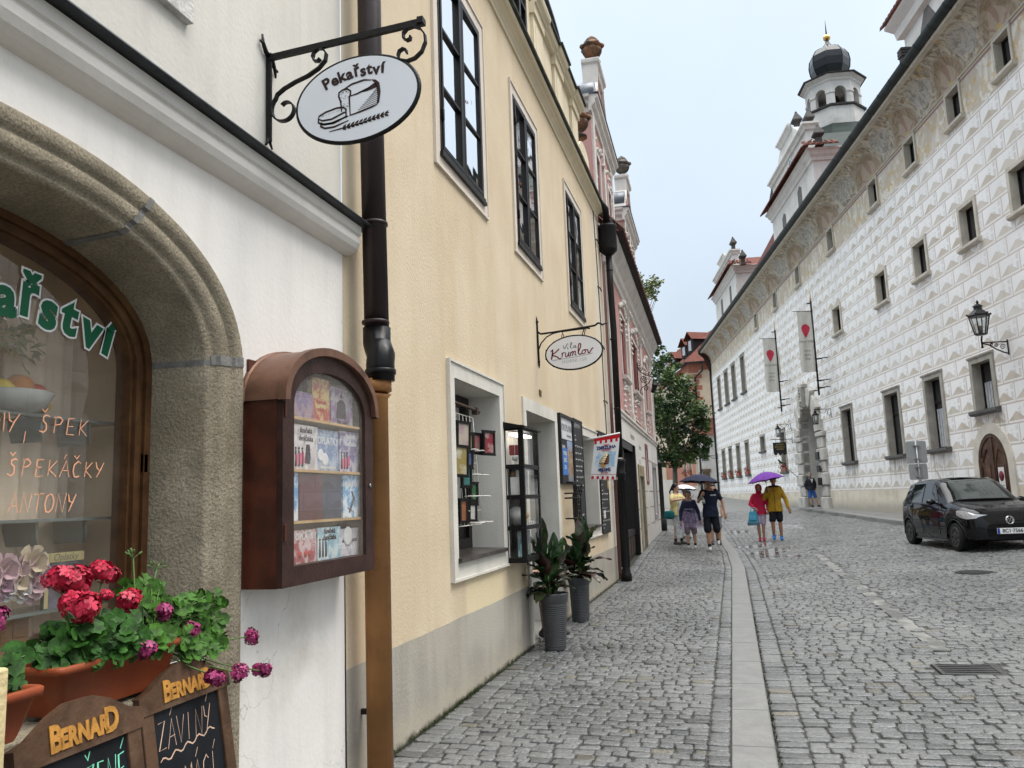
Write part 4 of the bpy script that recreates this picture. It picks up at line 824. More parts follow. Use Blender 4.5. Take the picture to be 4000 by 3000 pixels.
for a,b in UW:
 c,d=UZ;tr=fr_outer('window_surround',a,b,c,d,.135,TRIM,w1=.012)
 f=MB(LEFT);ring(f,a+.042,b-.042,c+.05,d-.042,.042,-.045,.018);m_=(a+b)/2;f.box((m_-.026,c+.005,-.04),(m_+.026,d-.005,.024));f.box((a+.0,c-.0,-.01),(b,c+.03,.035))
 f.box((a-.02,c-.03,.0),(b+.02,c+.004,.04));win=part('window',f,DKW,yh)
 for s_ in(0,1):
  u0,u1=(a+.042,m_-.022)if s_==0 else(m_+.022,b-.042);sf=MB(LEFT);ring(sf,u0+.034,u1-.034,c+.085,d-.078,.034,-.02,.026);h_=d-.078-c-.085
  for k_ in(1,2):sf.box((u0+.045,c+.085+h_*k_/3-.011,-.015),(u1-.034,c+.085+h_*k_/3+.011,.02))
  ss_=part('casement',sf,DKW,win);gl=MB(LEFT);gl.quad((u0+.03,c+.08,-.004),(u1-.03,c+.08,.004 if s_ else-.006),(u1-.03,d-.07,.004 if s_ else-.006),(u0+.03,d-.07,-.004));part('pane',gl,OLDG,win)
 for z in(c+.3,d-.35):hg=MB(LEFT);hg.caps((a+.035,z,.03),(a+.035,z+.09,.03),.012,.012,6);part('hinge',hg,DKW,win)
pr=[(-.01,6.70),(.022,6.70),(.026,6.725),(.012,6.735),(.02,6.76),(.045,6.795),(.085,6.825),(.125,6.84),(.135,6.855),(.135,6.89),(-.01,6.93)]
f=MB(LEFT);f.sweep(pr,lambda o,z:(4.15,z,o),lambda o,z:(14.6,z,o));part('cornice',f,YTRIM,yh)
f=MB(LEFT);f.sweep([(-.01,6.893),(.172,6.893),(.178,6.92),(.165,6.93),(-.01,6.985)],lambda o,z:(4.15,z,o),lambda o,z:(14.68,z,o));part('flashing',f,mat('green_black_gutter',(.028,.033,.028),.5,.4,6,.2,30,stain=(.06,.07,.05),ss=3),yh)
w=MB(LEFT);wall(w,9.75,12.85,6.95,8.02,[],w=-.03);wall(w,5.0,9.75,6.95,9.6,[(8.62,9.40,7.12,8.6,.12)],w=-.03);w.quad((12.85,6.95,-.03),(12.85,6.95,-.6),(12.85,8.1,-.6),(12.85,8.1,-.03));w.quad((9.75,8,-.03),(9.75,8,-.6),(9.75,9.6,-.6),(9.75,9.6,-.03));w.quad((5,9.6,-.03),(9.75,9.6,-.03),(9.75,9.6,-.6),(5,9.6,-.6));w.quad((9.75,8.02,-.03),(12.85,8.02,-.03),(12.85,8.02,-.6),(9.75,8.02,-.6))
part('attic_wall',w,YTRIM,yh)
f=MB(LEFT);
for a,b in((9.62,10.18),(10.95,11.5),(12.3,12.83)):f.box((a,6.95,-.04),(b,7.90,.015));f.box((a-.03,7.86,-.04),(b+.03,8.02,.045));f.box((a+.1,7.15,.0),(b-.1,7.75,.022),bev=.006)
f.box((10.28,7.1,-.04),(10.86,7.8,-.018),bev=.005);f.box((11.6,7.1,-.04),(12.22,7.8,-.018),bev=.005);part('pilaster',f,YTRIM,yh)
pr2=[(-.04,7.99),(.03,8.0),(.045,8.03),(.085,8.06),(.10,8.10),(.10,8.13),(-.04,8.15)]
f=MB(LEFT);f.sweep(pr2,lambda o,z:(10.2,z,o),lambda o,z:(12.8,z,o));
for a,b in((10.93,11.52),(12.28,12.9),(9.6,10.25)):f.sweep([(o+.035,z)for o,z in pr2],lambda o,z:(a,z+.002,o),lambda o,z:(b,z+.002,o))
ac_=part('attic_cornice',f,YTRIM,yh);f=MB(LEFT);f.sweep([(-.04,8.133),(.135,8.133),(.135,8.158),(-.04,8.19)],lambda o,z:(9.6,z,o),lambda o,z:(12.82,z,o));f.sweep([(-.04,8.136),(.17,8.136),(.17,8.163),(-.04,8.2)],lambda o,z:(10.9,z,o),lambda o,z:(11.55,z,o));f.sweep([(-.04,8.136),(.17,8.136),(.17,8.163),(-.04,8.2)],lambda o,z:(12.25,z,o),lambda o,z:(12.93,z,o));part('flashing',f,mat('dark_sheet',(.03,.032,.032),.45,.3,8),ac_)
f=MB(LEFT);ring(f,8.70,9.33,7.2,8.55,.075,-.11,-.02);f.box((8.98,7.2,-.10),(9.06,8.55,-.015));f.box((8.7,7.72,-.1),(9.33,7.76,-.02));aw=part('attic_window',f,DKW,yh);f=MB(LEFT);f.quad((8.7,7.2,-.08),(9.33,7.2,-.08),(9.33,8.55,-.08),(8.7,8.55,-.08));part('pane',f,OLDG,aw)
arcp=[(10.25+1.3*math.sin(t),8.16+.42*math.cos(t)**.8*(1))for t in np.linspace(0,PI/2,14)]
f=MB(LEFT);f.prism([(10.25,8.15)]+arcp,-.5,-.02);part('volute',f,YTRIM,yh);f=MB(LEFT);P3=[(p[0],p[1]+.012)for p in arcp];n=len(P3);f.add([(p[0],p[1],-.55)for p in P3]+[(p[0],p[1],.06)for p in P3]+[(p[0],p[1]+.04,.06)for p in P3]+[(p[0],p[1]+.04,-.55)for p in P3],[(a*n+j,((a+1)%4)*n+j,((a+1)%4)*n+j+1,a*n+j+1)for a in range(4)for j in range(n-1)]);part('volute_cap',f,mat('lead_cap',(.06,.068,.07),.4,.3,6,metal=.3),yh)
f=MB(LEFT);f.box((13.05,6.96,-.5),(13.95,7.45,-.02));f.prism([(13.0,7.45)]+[(13.5-.5*math.cos(t),7.45+.26*math.sin(t))for t in np.linspace(0,PI,12)],-.5,.0);f.box((13.2,7.05,-.1),(13.75,7.4,.0),bev=.01);part('pedestal',f,YTRIM,yh)
TCU=mat('terracotta_urn',(.235,.115,.06),.75,.35,8,.5,30,stain=(.05,.042,.035),ss=4,st=(.42,.58));GRU=mat('grey_stone_urn',(.14,.125,.105),.85,.35,9,.6,30,stain=(.04,.036,.03),ss=4,st=(.45,.6))
def urn(c,h,lab,m_):
 b=MB();k_=h/.62
 b.lathe([(r*k_,z*k_)for r,z in((.17,0),(.17,.03),(.10,.05),(.075,.10),(.10,.13),(.16,.17),(.20,.24),(.215,.30),(.19,.33),(.225,.35),(.235,.38),(.20,.41),(.17,.46),(.13,.49),(.14,.51),(.10,.56),(.045,.58),(.05,.60),(.02,.62))],c,16)
 for i in range(7):a=i*2*PI/7;b.ball((c[0]+.215*k_*math.cos(a),c[1]+.215*k_*math.sin(a),c[2]+.37*k_),.055*k_,6,5)
 for i in range(6):a=i*2*PI/6+.3;b.ball((c[0]+.12*k_*math.cos(a),c[1]+.12*k_*math.sin(a),c[2]+.47*k_),.05*k_,6,5)
 return solo('roof_urn',b,m_,lab,'urn','baroque urns on the gables')
urn((LX-.10,13.5,7.86),.60,'terracotta flame urn on the curved pedestal at the end of the yellow parapet',TCU)
def shopwin(o,sill_l):
 a,b,c,d,dp_=o;fr_outer('shop_window_surround',a,b,c,d,.14,TRIMW,tb=.155)
 rv=MB(LEFT);rv.quad((a+.002,c,.0),(a+.002,d,0),(a+.002,d,-dp_),(a+.002,c,-dp_));rv.quad((b-.002,c,-dp_),(b-.002,d,-dp_),(b-.002,d,0),(b-.002,c,0));rv.quad((a,d-.002,0),(b,d-.002,0),(b,d-.002,-dp_),(a,d-.002,-dp_));part('reveal',rv,TRIMW,yh)
 f=MB(LEFT);ring(f,a+.09,b-.09,c+.12,d-.10,.09,-dp_-.02,-dp_+.05);f.box((a+.09,c+.42,-dp_),(b-.09,c+.47,-dp_+.04));f.box((a+.05,c+.1,-dp_),(b-.05,c+.42,-dp_+.02));f.box(((a+b)/2-.03,c+.47,-dp_),((a+b)/2+.03,d-.1,-dp_+.045));f.box((a+.09,d-.48,-dp_),(b-.09,d-.43,-dp_+.04));wn=part('shop_window',f,DKW,yh)
 g_=MB(LEFT);g_.quad((a+.08,c+.46,-dp_+.015),(b-.08,c+.46,-dp_+.015),(b-.08,d-.09,-dp_+.015),(a+.08,d-.09,-dp_+.015));part('pane',g_,OLDG,wn)
 s_=MB(LEFT);s_.add([(a-.02,c-.012,.055),(b+.03,c-.012,.055),(b+.03,c+.018,.05),(a-.02,c+.018,.05),(a-.02,c+.03,-dp_),(b+.03,c+.03,-dp_),(a-.02,c-.03,-.0),(b+.03,c-.03,0)],[(0,1,2,3),(3,2,5,4),(6,7,1,0),(1,7,5,2),(0,3,4,6)]);part('sill',s_,mat('wet_dark_slate_sill_'+sill_l,(.045,.038,.034),.3,.4,6,.5,20,stain=(.10,.085,.07),ss=5),yh)
shopwin(SW,'a');shopwin(SW2,'b')
a,b,c,d,dp_=DOOR
f=MB(LEFT);t=.14
f.box((a-.125,0.02,-.004),(a,d+t,.02),bev=.003);f.box((b,.02,-.004),(b+t,d+t,.02),bev=.003);f.box((a,d,-.004),(b,d+t,.0185));part('door_surround',f,TRIMW,yh)
f=MB(LEFT);f.quad((a+.002,0,0),(a+.002,d,0),(a+.002,d,-dp_),(a+.002,0,-dp_));f.quad((b-.002,0,-dp_),(b-.002,d,-dp_),(b-.002,d,0),(b-.002,0,0));f.quad((a,d-.002,0),(b,d-.002,0),(b,d-.002,-dp_),(a,d-.002,-dp_));part('door_reveal',f,TRIMW,yh)
f=MB(LEFT);ring(f,a+.07,b-.07,.03,d-.07,.07,-dp_-.04,-dp_+.02);f.box((a+.07,d-.5,-dp_-.02),(b-.07,d-.44,-dp_+.01));part('door_frame',f,DKW,yh)
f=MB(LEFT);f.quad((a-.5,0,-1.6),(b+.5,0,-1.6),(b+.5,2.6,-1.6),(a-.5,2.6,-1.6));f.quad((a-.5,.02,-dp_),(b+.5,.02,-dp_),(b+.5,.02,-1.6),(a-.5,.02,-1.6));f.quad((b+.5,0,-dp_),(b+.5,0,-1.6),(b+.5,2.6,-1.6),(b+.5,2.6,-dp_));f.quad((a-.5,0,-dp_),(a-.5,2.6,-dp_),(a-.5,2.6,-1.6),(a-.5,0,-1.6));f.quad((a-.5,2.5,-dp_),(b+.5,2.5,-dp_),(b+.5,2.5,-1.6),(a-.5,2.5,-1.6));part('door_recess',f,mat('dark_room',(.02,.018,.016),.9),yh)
f=MB(LEFT);f.box((a,-.05,-dp_-.1),(b,.035,.015),bev=.01);part('threshold',f,mat('worn_step_stone',(.27,.26,.24),.55,.2,5,.4,40,fine=.3),yh)
f=MB();text(f,'152',.10,LEFT@T3(9.16,2.73,.003),.006,bold=.004,sx=.9);part('house_number',f,mat('bronze_figures',(.22,.14,.05),.4,.3,20,metal=.5),yh)
V0,V1,VZ0,VZ1,VO=7.455,8.10,.925,2.195,.205
vc=thing('glass_showcase','black riveted iron and glass showcase fixed beside the shop door','display case',(LX,7.78,VZ0));f=MB(LEFT);bw_=.05;lv=[VZ0,VZ0+.30,VZ0+.59,VZ0+.88,VZ1-.02]
for y in(V0,V1-bw_*.8):f.box((y,VZ0,VO-bw_),(y+bw_*.8,VZ1,VO),bev=.003)
for y in(V0,V1-.02):f.box((y,VZ0,.0),(y+.02,VZ1,.03))
for i,z in enumerate(lv):
 h_=.04 if i not in(0,4)else.05;f.box((V0+.002,z-h_/2+.01,.0),(V0+.02,z+h_/2+.01,VO-.01));f.box((V0+.03,z-h_/2+.01,VO-.016),(V1-.03,z+h_/2+.01,VO-.002));f.box((V1-.022,z-h_/2+.01,.0),(V1-.004,z+h_/2+.01,VO-.01))
 f.box((V0+.02,z,.0),(V1-.02,z+.01,VO-.02))
 for dy,do in((-.003,VO-.03),(-.003,.03)):f.ball((V0+dy,z+.01,do),.008,6,5)
 for yy in(V0+.02,V1-.02):f.ball((yy,z+.01,VO+.001),.008,6,5)
f.box((V0,VZ0,.0),(V1,VZ1,.004));cf_=part('frame',f,BLK,vc)
f=MB(LEFT);f.add([(V0-.03,VZ1+.055,0),(V1+.03,VZ1+.055,0),(V1+.03,VZ1,VO+.03),(V0-.03,VZ1,VO+.03),(V0-.03,VZ1-.012,0),(V1+.03,VZ1-.012,0),(V1+.03,VZ1-.015,VO+.03),(V0-.03,VZ1-.015,VO+.03)],[(0,3,2,1),(4,5,6,7),(3,7,6,2),(0,4,7,3),(1,2,6,5)]);part('roof',f,BLK,vc)
f=MB(LEFT);f.quad((V0+.012,VZ0+.02,0),(V0+.012,VZ0+.02,VO-.03),(V0+.012,VZ1-.02,VO-.03),(V0+.012,VZ1-.02,0));f.quad((V0+.03,VZ0+.02,VO-.008),(V1-.03,VZ0+.02,VO-.008),(V1-.03,VZ1-.02,VO-.008),(V0+.03,VZ1-.02,VO-.008));part('glass',f,glassmat('showcase_glass',refl=1.3,haze=.4),vc)
f=MB(LEFT);f.box((V0+.06,VZ1-.075,.05),(V1-.06,VZ1-.055,.15));lm=Mat('lit_tube');lm.set('Emission Color',(1,.93,.8));lm.set('Emission Strength',4.0);part('lamp',f,lm.m,vc)
f=MB(LEFT);f.quad((V0+.02,lv[3]+.02,.008),(V1-.02,lv[3]+.02,.008),(V1-.02,VZ1-.02,.008),(V0+.02,VZ1-.02,.008));part('backing',f,mat('white_backing',(.6,.58,.54),.7,.3,9),vc)
rd=random.Random(8)
def small(name,lab,mk,mt):b=MB(LEFT);mk(b);return solo(name,b,mt,lab,name.replace('_',' '),'trinkets in the glass showcase')
P_W=mat('white_ceramic',(.66,.65,.62),.3,.1,9);P_Y=mat('ochre_glaze',(.55,.38,.13),.4,.2,9);P_B=mat('landscape_print',(.14,.26,.28),.5,.6,16,stain=(.5,.5,.42),ss=8);P_R=mat('red_ribbon',(.3,.05,.05),.5)
small('picture_card','white card with an arched window picture on the second shelf of the glass showcase',lambda b:b.box((V0+.03,lv[2]+.02,.06),(V0+.045,lv[2]+.2,.18)),P_W)
small('plate','white plate standing at the left of the third showcase level',lambda b:(setattr(b,'M',LEFT@T3(V0+.07,lv[1]+.12,.1)@Matrix.Rotation(PI/2,4,'Y')),b.lathe([(.09,0),(.085,.008),(.05,.003),(.001,.003)],(0,0,0),24)),P_W)
small('figurine','ochre glazed figurine on the third level of the glass showcase',lambda b:(b.lathe([(.05,0),(.045,.03),(.03,.07)],(V0+.4,0,0),8)if False else b.tube([(V0+.40,lv[1]+.02,.1),(V0+.40,lv[1]+.09,.1)],[.045,.028],10),b.ball((V0+.40,lv[1]+.12,.1),.04,10,7)),P_Y)
small('figurine','small white figurines in a row in front of the ochre one',lambda b:[b.caps((V0+.28+i*.09,lv[1]+.02,.14),(V0+.28+i*.09,lv[1]+.05,.14),.018,.012,8)for i in range(4)],P_W)
small('print','blue green landscape print filling the lowest showcase pane',lambda b:b.box((V0+.1,lv[0]+.03,.09),(V1-.06,lv[0]+.27,.095)),P_B)
small('print','pale town print behind the second showcase pane',lambda b:b.box((V0+.1,lv[2]+.03,.09),(V1-.06,lv[2]+.27,.095)),mat('pale_print',(.42,.43,.42),.5,.35,18))
small('hanging_disc','white disc hanging on a ribbon at the top of the showcase',lambda b:(setattr(b,'M',LEFT@T3(V0+.04,lv[3]+.09,.11)@Matrix.Rotation(PI/2,4,'Y')),b.lathe([(.03,0),(.03,.006),(.001,.006)],(0,0,0),20),setattr(b,'M',LEFT),b.box((V0+.04,lv[3]+.12,.108),(V0+.044,lv[3]+.22,.112))),P_W)
small('bag','dark red pouch hanging in the upper showcase level',lambda b:b.box((V0+.05,lv[3]+.12,.05),(V0+.09,lv[3]+.22,.14),bev=.01),P_R)
small('jar','brown jar on the second level left side of the showcase',lambda b:b.lathe([(.04,0),(.045,.05),(.03,.09),(.035,.1)],(0,0,0),10)if False else b.tube([(V0+.09,lv[2]+.2,.07),(V0+.09,lv[2]+.26,.07)],[.035,.03],10),mat('brown_jar',(.2,.12,.06),.4,.4,15))
WIRE=mat('white_coated_wire',(.66,.64,.58),.4,.1,9)
rk=thing('wire_rack','white wire grid rack standing in the yellow house shop window','rack',(LX-.12,6.45,1.1));b=MB(LEFT);ra,rb,rz0,rz1,ro=6.10,6.86,1.30,2.24,-.10
def rkp(u,z):return(ra+(rb-ra)*u,z,ro-.0+.06*(2.24-z))
for i in range(9):b.tube([rkp(i/8,rz0),rkp(i/8,rz1)],.004 if i else.005,5)
for z in(rz0,1.42,1.62,1.83,2.03,rz1):b.tube([rkp(0,z),rkp(1,z)],.0045,5)
for z in(1.32,1.54,1.72,1.93):
 for u in(.45,.75):p=rkp(u,z);b.tube([p,(p[0],z,p[2]+.13),(p[0]+.10,z,p[2]+.13),(p[0]+.10,z+.005,p[2])],.0045,5)
part('grid',b,WIRE,rk);b=MB(LEFT);b.tube([(6.04,2.31,-.05),(6.70,2.29,-.02),(6.74,2.27,.0)],.014,8);b.box((6.68,2.25,-.05),(6.74,2.31,.0));part('rod',b,mat('rusty_rod',(.07,.045,.035),.6,.3,20),rk)
FRM=mat('black_picture_frame',(.012,.011,.011),.35,.2,9)
for i,(px,py,h_,w_,c,c2,o_,lab)in enumerate([(330/2.074,1050/2.074,.25,.16,(.40,.34,.27),(.33,.22,.24),.10,'large framed picture, yellow over pink, top left of the rack'),(380/2.074,1095/2.074,.16,.09,(.45,.38,.15),(.3,.2,.15),.06,'small framed picture with yellow glass at the rack top'),(440/2.074,1105/2.074,.18,.11,(.32,.12,.12),(.3,.25,.2),.08,'framed picture of dull red glass on the right of the top row'),(537/2.074,1100/2.074,.21,.15,(.20,.02,.03),(.42,.3,.28),.17,'framed picture of deep red glass hanging out past the reveal'),(310/2.074,1245/2.074,.25,.17,(.26,.20,.06),(.45,.42,.32),.1,'large framed picture, yellow hills, second row'),(375/2.074,1225/2.074,.17,.10,(.05,.07,.2),(.12,.14,.25),.06,'framed picture of blue glass in the second row'),(355/2.074,1370/2.074,.18,.12,(.03,.12,.11),(.05,.2,.16),.09,'framed picture of teal glass in the middle of the rack'),(415/2.074,1510/2.074,.19,.10,(.02,.09,.03),(.15,.22,.15),.07,'framed picture of bright green glass, right of the rack'),(332/2.074,1650/2.074,.19,.10,(.24,.09,.04),(.15,.07,.04),.1,'framed picture of burnt orange glass, bottom left of the rack'),(405/2.074,1648/2.074,.18,.10,(.5,.48,.44),(.35,.34,.33),.06,'framed picture of grey white glass, bottom right of the rack')]):
 y,z=onleft(1650+px,1200+py,o_-.1);M=LEFT@T3(y,z,o_-.1)@Matrix.Rotation(-.45,4,'Y')@RZ(rd.uniform(-.06,.0));b=MB(M);ring(b,-w_/2+.018,w_/2-.018,-h_/2+.018,h_/2-.018,.018,-.012,.012)
 for z_ in(-h_/2,h_/2):b.box((-w_/2-.01,z_-.006,-.008),(w_/2+.01,z_+.006,.008))
 o=solo('framed_picture',b,FRM,lab,'picture frame','framed glass pictures on the wire rack');b=MB(M);b.box((-w_/2+.015,-h_/2+.015,-.003),(w_/2-.015,h_/2-.015,.003));q=Mat('stained_glass_%d'%i);oo=q.coord();q.col(q.mix(q.noise(oo,11,3).smooth(.42,.6),c,c2));q.rough(.15);part('picture',b,q.m,o)
b=MB(LEFT);b.box((6.18,1.20,-.07),(6.25,1.35,-.068));solo('price_tag',b,P_W,'white paper price tag hanging below the wire rack','tag')
PFR=mat('charcoal_board_frame',(.02,.02,.021),.5,.2,9);SLATE=mat('slate_menu_board',(.028,.030,.032),.55,.3,7,.1,30);CHW=mat('white_chalk',(.75,.75,.72),.85,.2,30)
po=thing('tour_poster','framed rafting cruise poster in white, charcoal and blue beside the shop door','poster',(LX,10.5,1.67));ya,yb,za,zb=10.08,10.96,1.68,2.59
b=MB(LEFT);ring(b,ya+.04,yb-.04,za+.04,zb-.04,.04,0,.045);b.box((ya+.04,za+.04,0),(yb-.04,zb-.04,.02));part('frame',b,PFR,po)
b=MB(LEFT);b.box((ya+.04,zb-.32,.02),(yb-.04,zb-.04,.024));part('heading_panel',b,mat('poster_white',(.62,.63,.65),.4),po);b=MB();text(b,'VOROPLAVBA',.125,LEFT@T3((ya+yb)/2+.03,zb-.17,.0245),.001,sx=.92,bold=.002);text(b,'Vodácké plavby',.05,LEFT@T3(yb-.25,zb-.265,.0245),.001);part('lettering',b,mat('poster_grey_print',(.15,.15,.15),.5),po)
b=MB(LEFT);b.box((yb-.40,za+.04,.02),(yb-.04,zb-.33,.024));q=Mat('poster_town_photo');oo=q.coord();x_,y_,z_=q.xyz(oo);sky_=z_.smooth(.42,.56);q.col(q.mix(sky_,q.mix(z_.smooth(.06,.18),q.mix(q.noise(q.scale(oo,(1,1,6)),14,3),(.10,.12,.17),(.24,.26,.3)),q.mix(q.noise(oo,22,4,.7).smooth(.4,.6),(.14,.07,.045),(.42,.33,.22))),(.28,.36,.52)));q.rough(.4);part('photo',b,q.m,po)
b=MB();
for i,s_ in enumerate(('VYHLÍDKOVÉ','PLAVBY','NA VORECH')):text(b,s_,.062,LEFT@T3(ya+.08,zb-.43-i*.085,.0215),.001,align='LEFT',sx=.72,bold=.002)
for i in range(3):b.box((0,0,0),(0,0,0))if False else None
part('white_lettering',b,P_W,po)
b=MB(LEFT);b.prism([(ya+.06,za+.36),(ya+.14,za+.52),(ya+.14,za+.47),(yb-.42,za+.47),(yb-.42,za+.12),(ya+.14,za+.12),(ya+.14,za+.20)],.02,.025);part('arrow',b,mat('poster_blue',(.03,.17,.52),.4),po);b=MB()
for i,s_ in enumerate(('PRODEJ','LÍSTKŮ','ZDE')):text(b,s_,.07,LEFT@T3(ya+.30,za+.40-i*.09,.0255),.001,sx=.8,bold=.002)
part('arrow_lettering',b,P_W,po)
def menu(ya,yb,za,zb,lab,sd,pic=False):
 t=thing('menu_board',lab,'menu board',(LX,(ya+yb)/2,za));b=MB(LEFT);ring(b,ya+.025,yb-.025,za+.025,zb-.025,.025,0,.05);part('frame',b,PFR,t);b=MB(LEFT);b.box((ya+.024,za+.024,.005),(yb-.024,zb-.024,.045));part('slate',b,SLATE,t)
 r_=random.Random(sd);b=MB(LEFT@T3(0,0,.0455));hand(b,'OBC^ERSTVENI',ya+.06,zb-.12,.05,.006,.2,0,adv=.82)
 z=zb-.24
 while z>za+.08:
  y=ya+.06
  while y<yb-.12:
   L_=r_.uniform(.06,.16);ribbon(b,[(y+L_*i/7,z+r_.uniform(-.012,.012))for i in range(8)],.009,0);y+=L_+.05
   if r_.random()<.25:break
  z-=r_.choice((.055,.06,.09))
 part('chalk_writing',b,CHW,t)
 if pic:
  b=MB(LEFT);
  for z in(za+1.15,za+.75):b.caps((yb-.12,z,.046),(yb-.12,z+.12,.046),.028,.02,8);b.ball((yb-.12,z+.15,.046),.035,8,6)
  part('cone_picture',b,P_Y,t);b=MB(LEFT);b.box((ya+.16,za+.25,.046),(ya+.36,za+.38,.048));part('notice',b,P_W,t)
menu(10.96,11.63,.92,2.60,'tall black menu board with chalk lines left of the second shop window',1)
menu(13.13,13.98,.90,2.585,'black menu board with cone pictures right of the second shop window',2,True)
b=MB(LEFT)
for i in range(5):
 y=10.30+i*.13;b.tube([(y,1.70,.0),(y,1.70,.14),(y,1.62,.15),(y,1.52,.12),(y,1.24,.12),(y,1.18,.14)],.010,6)
for z in(1.56,1.50,1.24):b.tube([(10.25,z,.02),(10.25,z,.13),(10.88,z,.13),(10.88,z,.02)],.010,6)
solo('leaflet_holder',b,BLK,'black wire leaflet holder under the rafting poster','leaflet holder')
FY=12.15;F_=face((LX,FY,0));cfg=thing('cone_flag','white and red soft ice cream banner on a slanted white stick','banner',(LX,FY,2.3))
b=MB(F_);b.tube([(-.1,2.352,0),(.53,2.447,0)],.012,8);part('pole',b,mat('white_plastic_pole',(.72,.72,.7),.35),cfg)
def fb_(u,v):
 xt,zt=.135+u*.39,2.395+u*.045;xb,zb=.055+u*.375,1.775-u*.025
 return(xt+(xb-xt)*v+.006*math.sin(v*5),zt+(zb-zt)*v,.012*math.sin(u*7+v*3)*(v+.15))
def fpatch(b,u0,u1,v0,v1,off,nu=6,nv=6):b.grid(lambda i,j:tuple(Vector(fb_(u0+(u1-u0)*i,v0+(v1-v0)*(1-j)))+Vector((0,0,off))),nu,nv)
b=MB(F_);fpatch(b,0,1,0,1,0,16,20);fpatch(b,0,1,0,1,-.003,16,20);part('cloth',b,mat('white_banner_cloth',(.74,.74,.74),.7,.05,4),cfg)
RED=mat('banner_red',(.50,.012,.018),.7,.1,9);NAVY=mat('banner_navy',(.02,.03,.16),.7);
b=MB(F_);fpatch(b,0,1,.0,.095,.003,12,3);fpatch(b,0,1,.885,.895,.003,12,1)
for i in range(5):fpatch(b,.02+i*.205,.02+i*.205+.09,.095,.165,.003,2,4);fpatch(b,.02+i*.205,.02+i*.205+.10,.93,1.0,.003,2,3)
part('red_stripes',b,RED,cfg)
def ftext(b,s,size,u,v,shear=0,**kw):
 c=Vector(fb_(u,v));du=(Vector(fb_(u+.05,v))-Vector(fb_(u-.05,v))).normalized();M=F_@frame(c+Vector((0,0,.012)),du,(-du.y*.0-.10,1,0),(0,0,1));text(b,s,size,M,.001,**kw)
b=MB();ftext(b,'ZMRZLINA',.066,.5,.275,bold=.003,sx=.92);ftext(b,'NEJLEPŠÍ',.06,.5,.79,bold=.003,sx=.95);part('navy_lettering',b,NAVY,cfg)
b=MB();ftext(b,'ČESKÁ',.03,.5,.215,bold=.001);ftext(b,'Z JIHOČESKA',.026,.5,.335,bold=.001,sx=.9);ftext(b,'JE U NÁS!',.026,.55,.855,bold=.001);part('red_lettering',b,RED,cfg)
b=MB(F_);fpatch(b,.12,.9,.37,.72,.002,8,8);q=Mat('banner_sky_print');oo=q.coord();q.col(q.mix(q.noise(oo,9,3).smooth(.4,.62),(.70,.74,.78),(.30,.50,.66)));part('sky_print',b,q.m,cfg)
c0=Vector(fb_(.32,.72));b=MB(F_);b.M=F_@T3(0,0,.016);P2=lambda u,v:tuple(Vector(fb_(u,v))[:2])+(0,)
b.add([P2(.47,.75),P2(.44,.75),P2(.32,.61),P2(.62,.61)],[(1,0,3,2)]);part('cone_print',b,mat('wafer_cone',(.50,.24,.07),.7,.3,60),cfg)
b=MB(F_@T3(0,0,.018));sw=[(.47,.605,.40,.05),(.48,.56,.36,.048),(.49,.515,.28,.046),(.505,.47,.19,.044),(.52,.43,.10,.04)]
for(u,v,w_,h_)in sw:p=fb_(u,v);b.M=F_@T3(p[0],p[1],.016)@RZ(.2);b.lathe([(1,0),(.001,.002)],(0,0,0),14,sx=w_*.2,sy=h_*.6)
part('vanilla_print',b,mat('vanilla_swirl',(.72,.60,.36),.6),cfg)
b=MB(F_)
for(u,v,w_,h_)in sw:p=fb_(u+.10,v+.01);b.M=F_@T3(p[0],p[1]-.008,.0185)@RZ(.3);b.lathe([(1,0),(.001,.002)],(0,0,0),12,sx=w_*.11,sy=h_*.38)
part('chocolate_print',b,mat('chocolate_swirl',(.16,.06,.035),.6),cfg)
VY=9.1228;V_=face((LX,VY,0));vk=thing('guesthouse_hanging_sign','white oval guest house sign with dark red script hanging from a forged bracket','sign',(LX,VY,3.0))
b=MB(V_);b.bar([(.015,3.06,0),(.008,3.60,0)],.022,.016);b.tube([(.008,3.60,0),(0,3.66,0)],[.012,.002],6);b.tube([(.015,3.06,0),(.015,3.02,0)],[.013,.002],6);b.ball((.008,3.58,0),.022,8,6);b.ball((.015,3.10,0),.018,8,6)
b.tube([(.01,3.46,0),(.05,3.432,0),(.2,3.438,0),(.45,3.455,0),(.62,3.468,0),(.70,3.475,0),(.735,3.50,0),(.765,3.495,0),(.785,3.475,0),(.81,3.485,0),(.86,3.487,0)],[.012]*9+[.009,.003],6);b.tube([(.015,3.24,0),(.05,3.32,0),(.12,3.39,0),(.2,3.425,0),(.3,3.44,0)],.008,6);b.tube([(.3,3.437,0),(.6,3.452,0),(.64,3.445,0)],.009,6)
part('bracket',b,BLK,vk);oc,oa,ob,ot=(.437,3.177),.335,.197,.045
ovl=lambda a,k_=1:(oc[0]+oa*k_*math.cos(a)*math.cos(ot)-ob*k_*math.sin(a)*math.sin(ot),oc[1]+oa*k_*math.cos(a)*math.sin(ot)+ob*k_*math.sin(a)*math.cos(ot))
b=MB(V_)
for hx in(.313,.561):z1=3.177+ob*math.sqrt(1-((hx-oc[0])/oa)**2)+(hx-oc[0])*ot;b.tube([(hx,3.445,0),(hx,z1+.05,0)],.005,6);b.tube([(hx+.012*math.cos(t),z1+.027+.024*math.sin(t),0)for t in np.linspace(0,2*PI,13)],.005,6)
part('chain',b,BLK,vk);b=MB(V_);b.tube([ovl(2*PI*i/60)+(0,)for i in range(60)],.012,6,closed=True)
for i in range(12):b.ball(ovl(2*PI*i/12+.2,1.03)+(0,),.010,6,5)
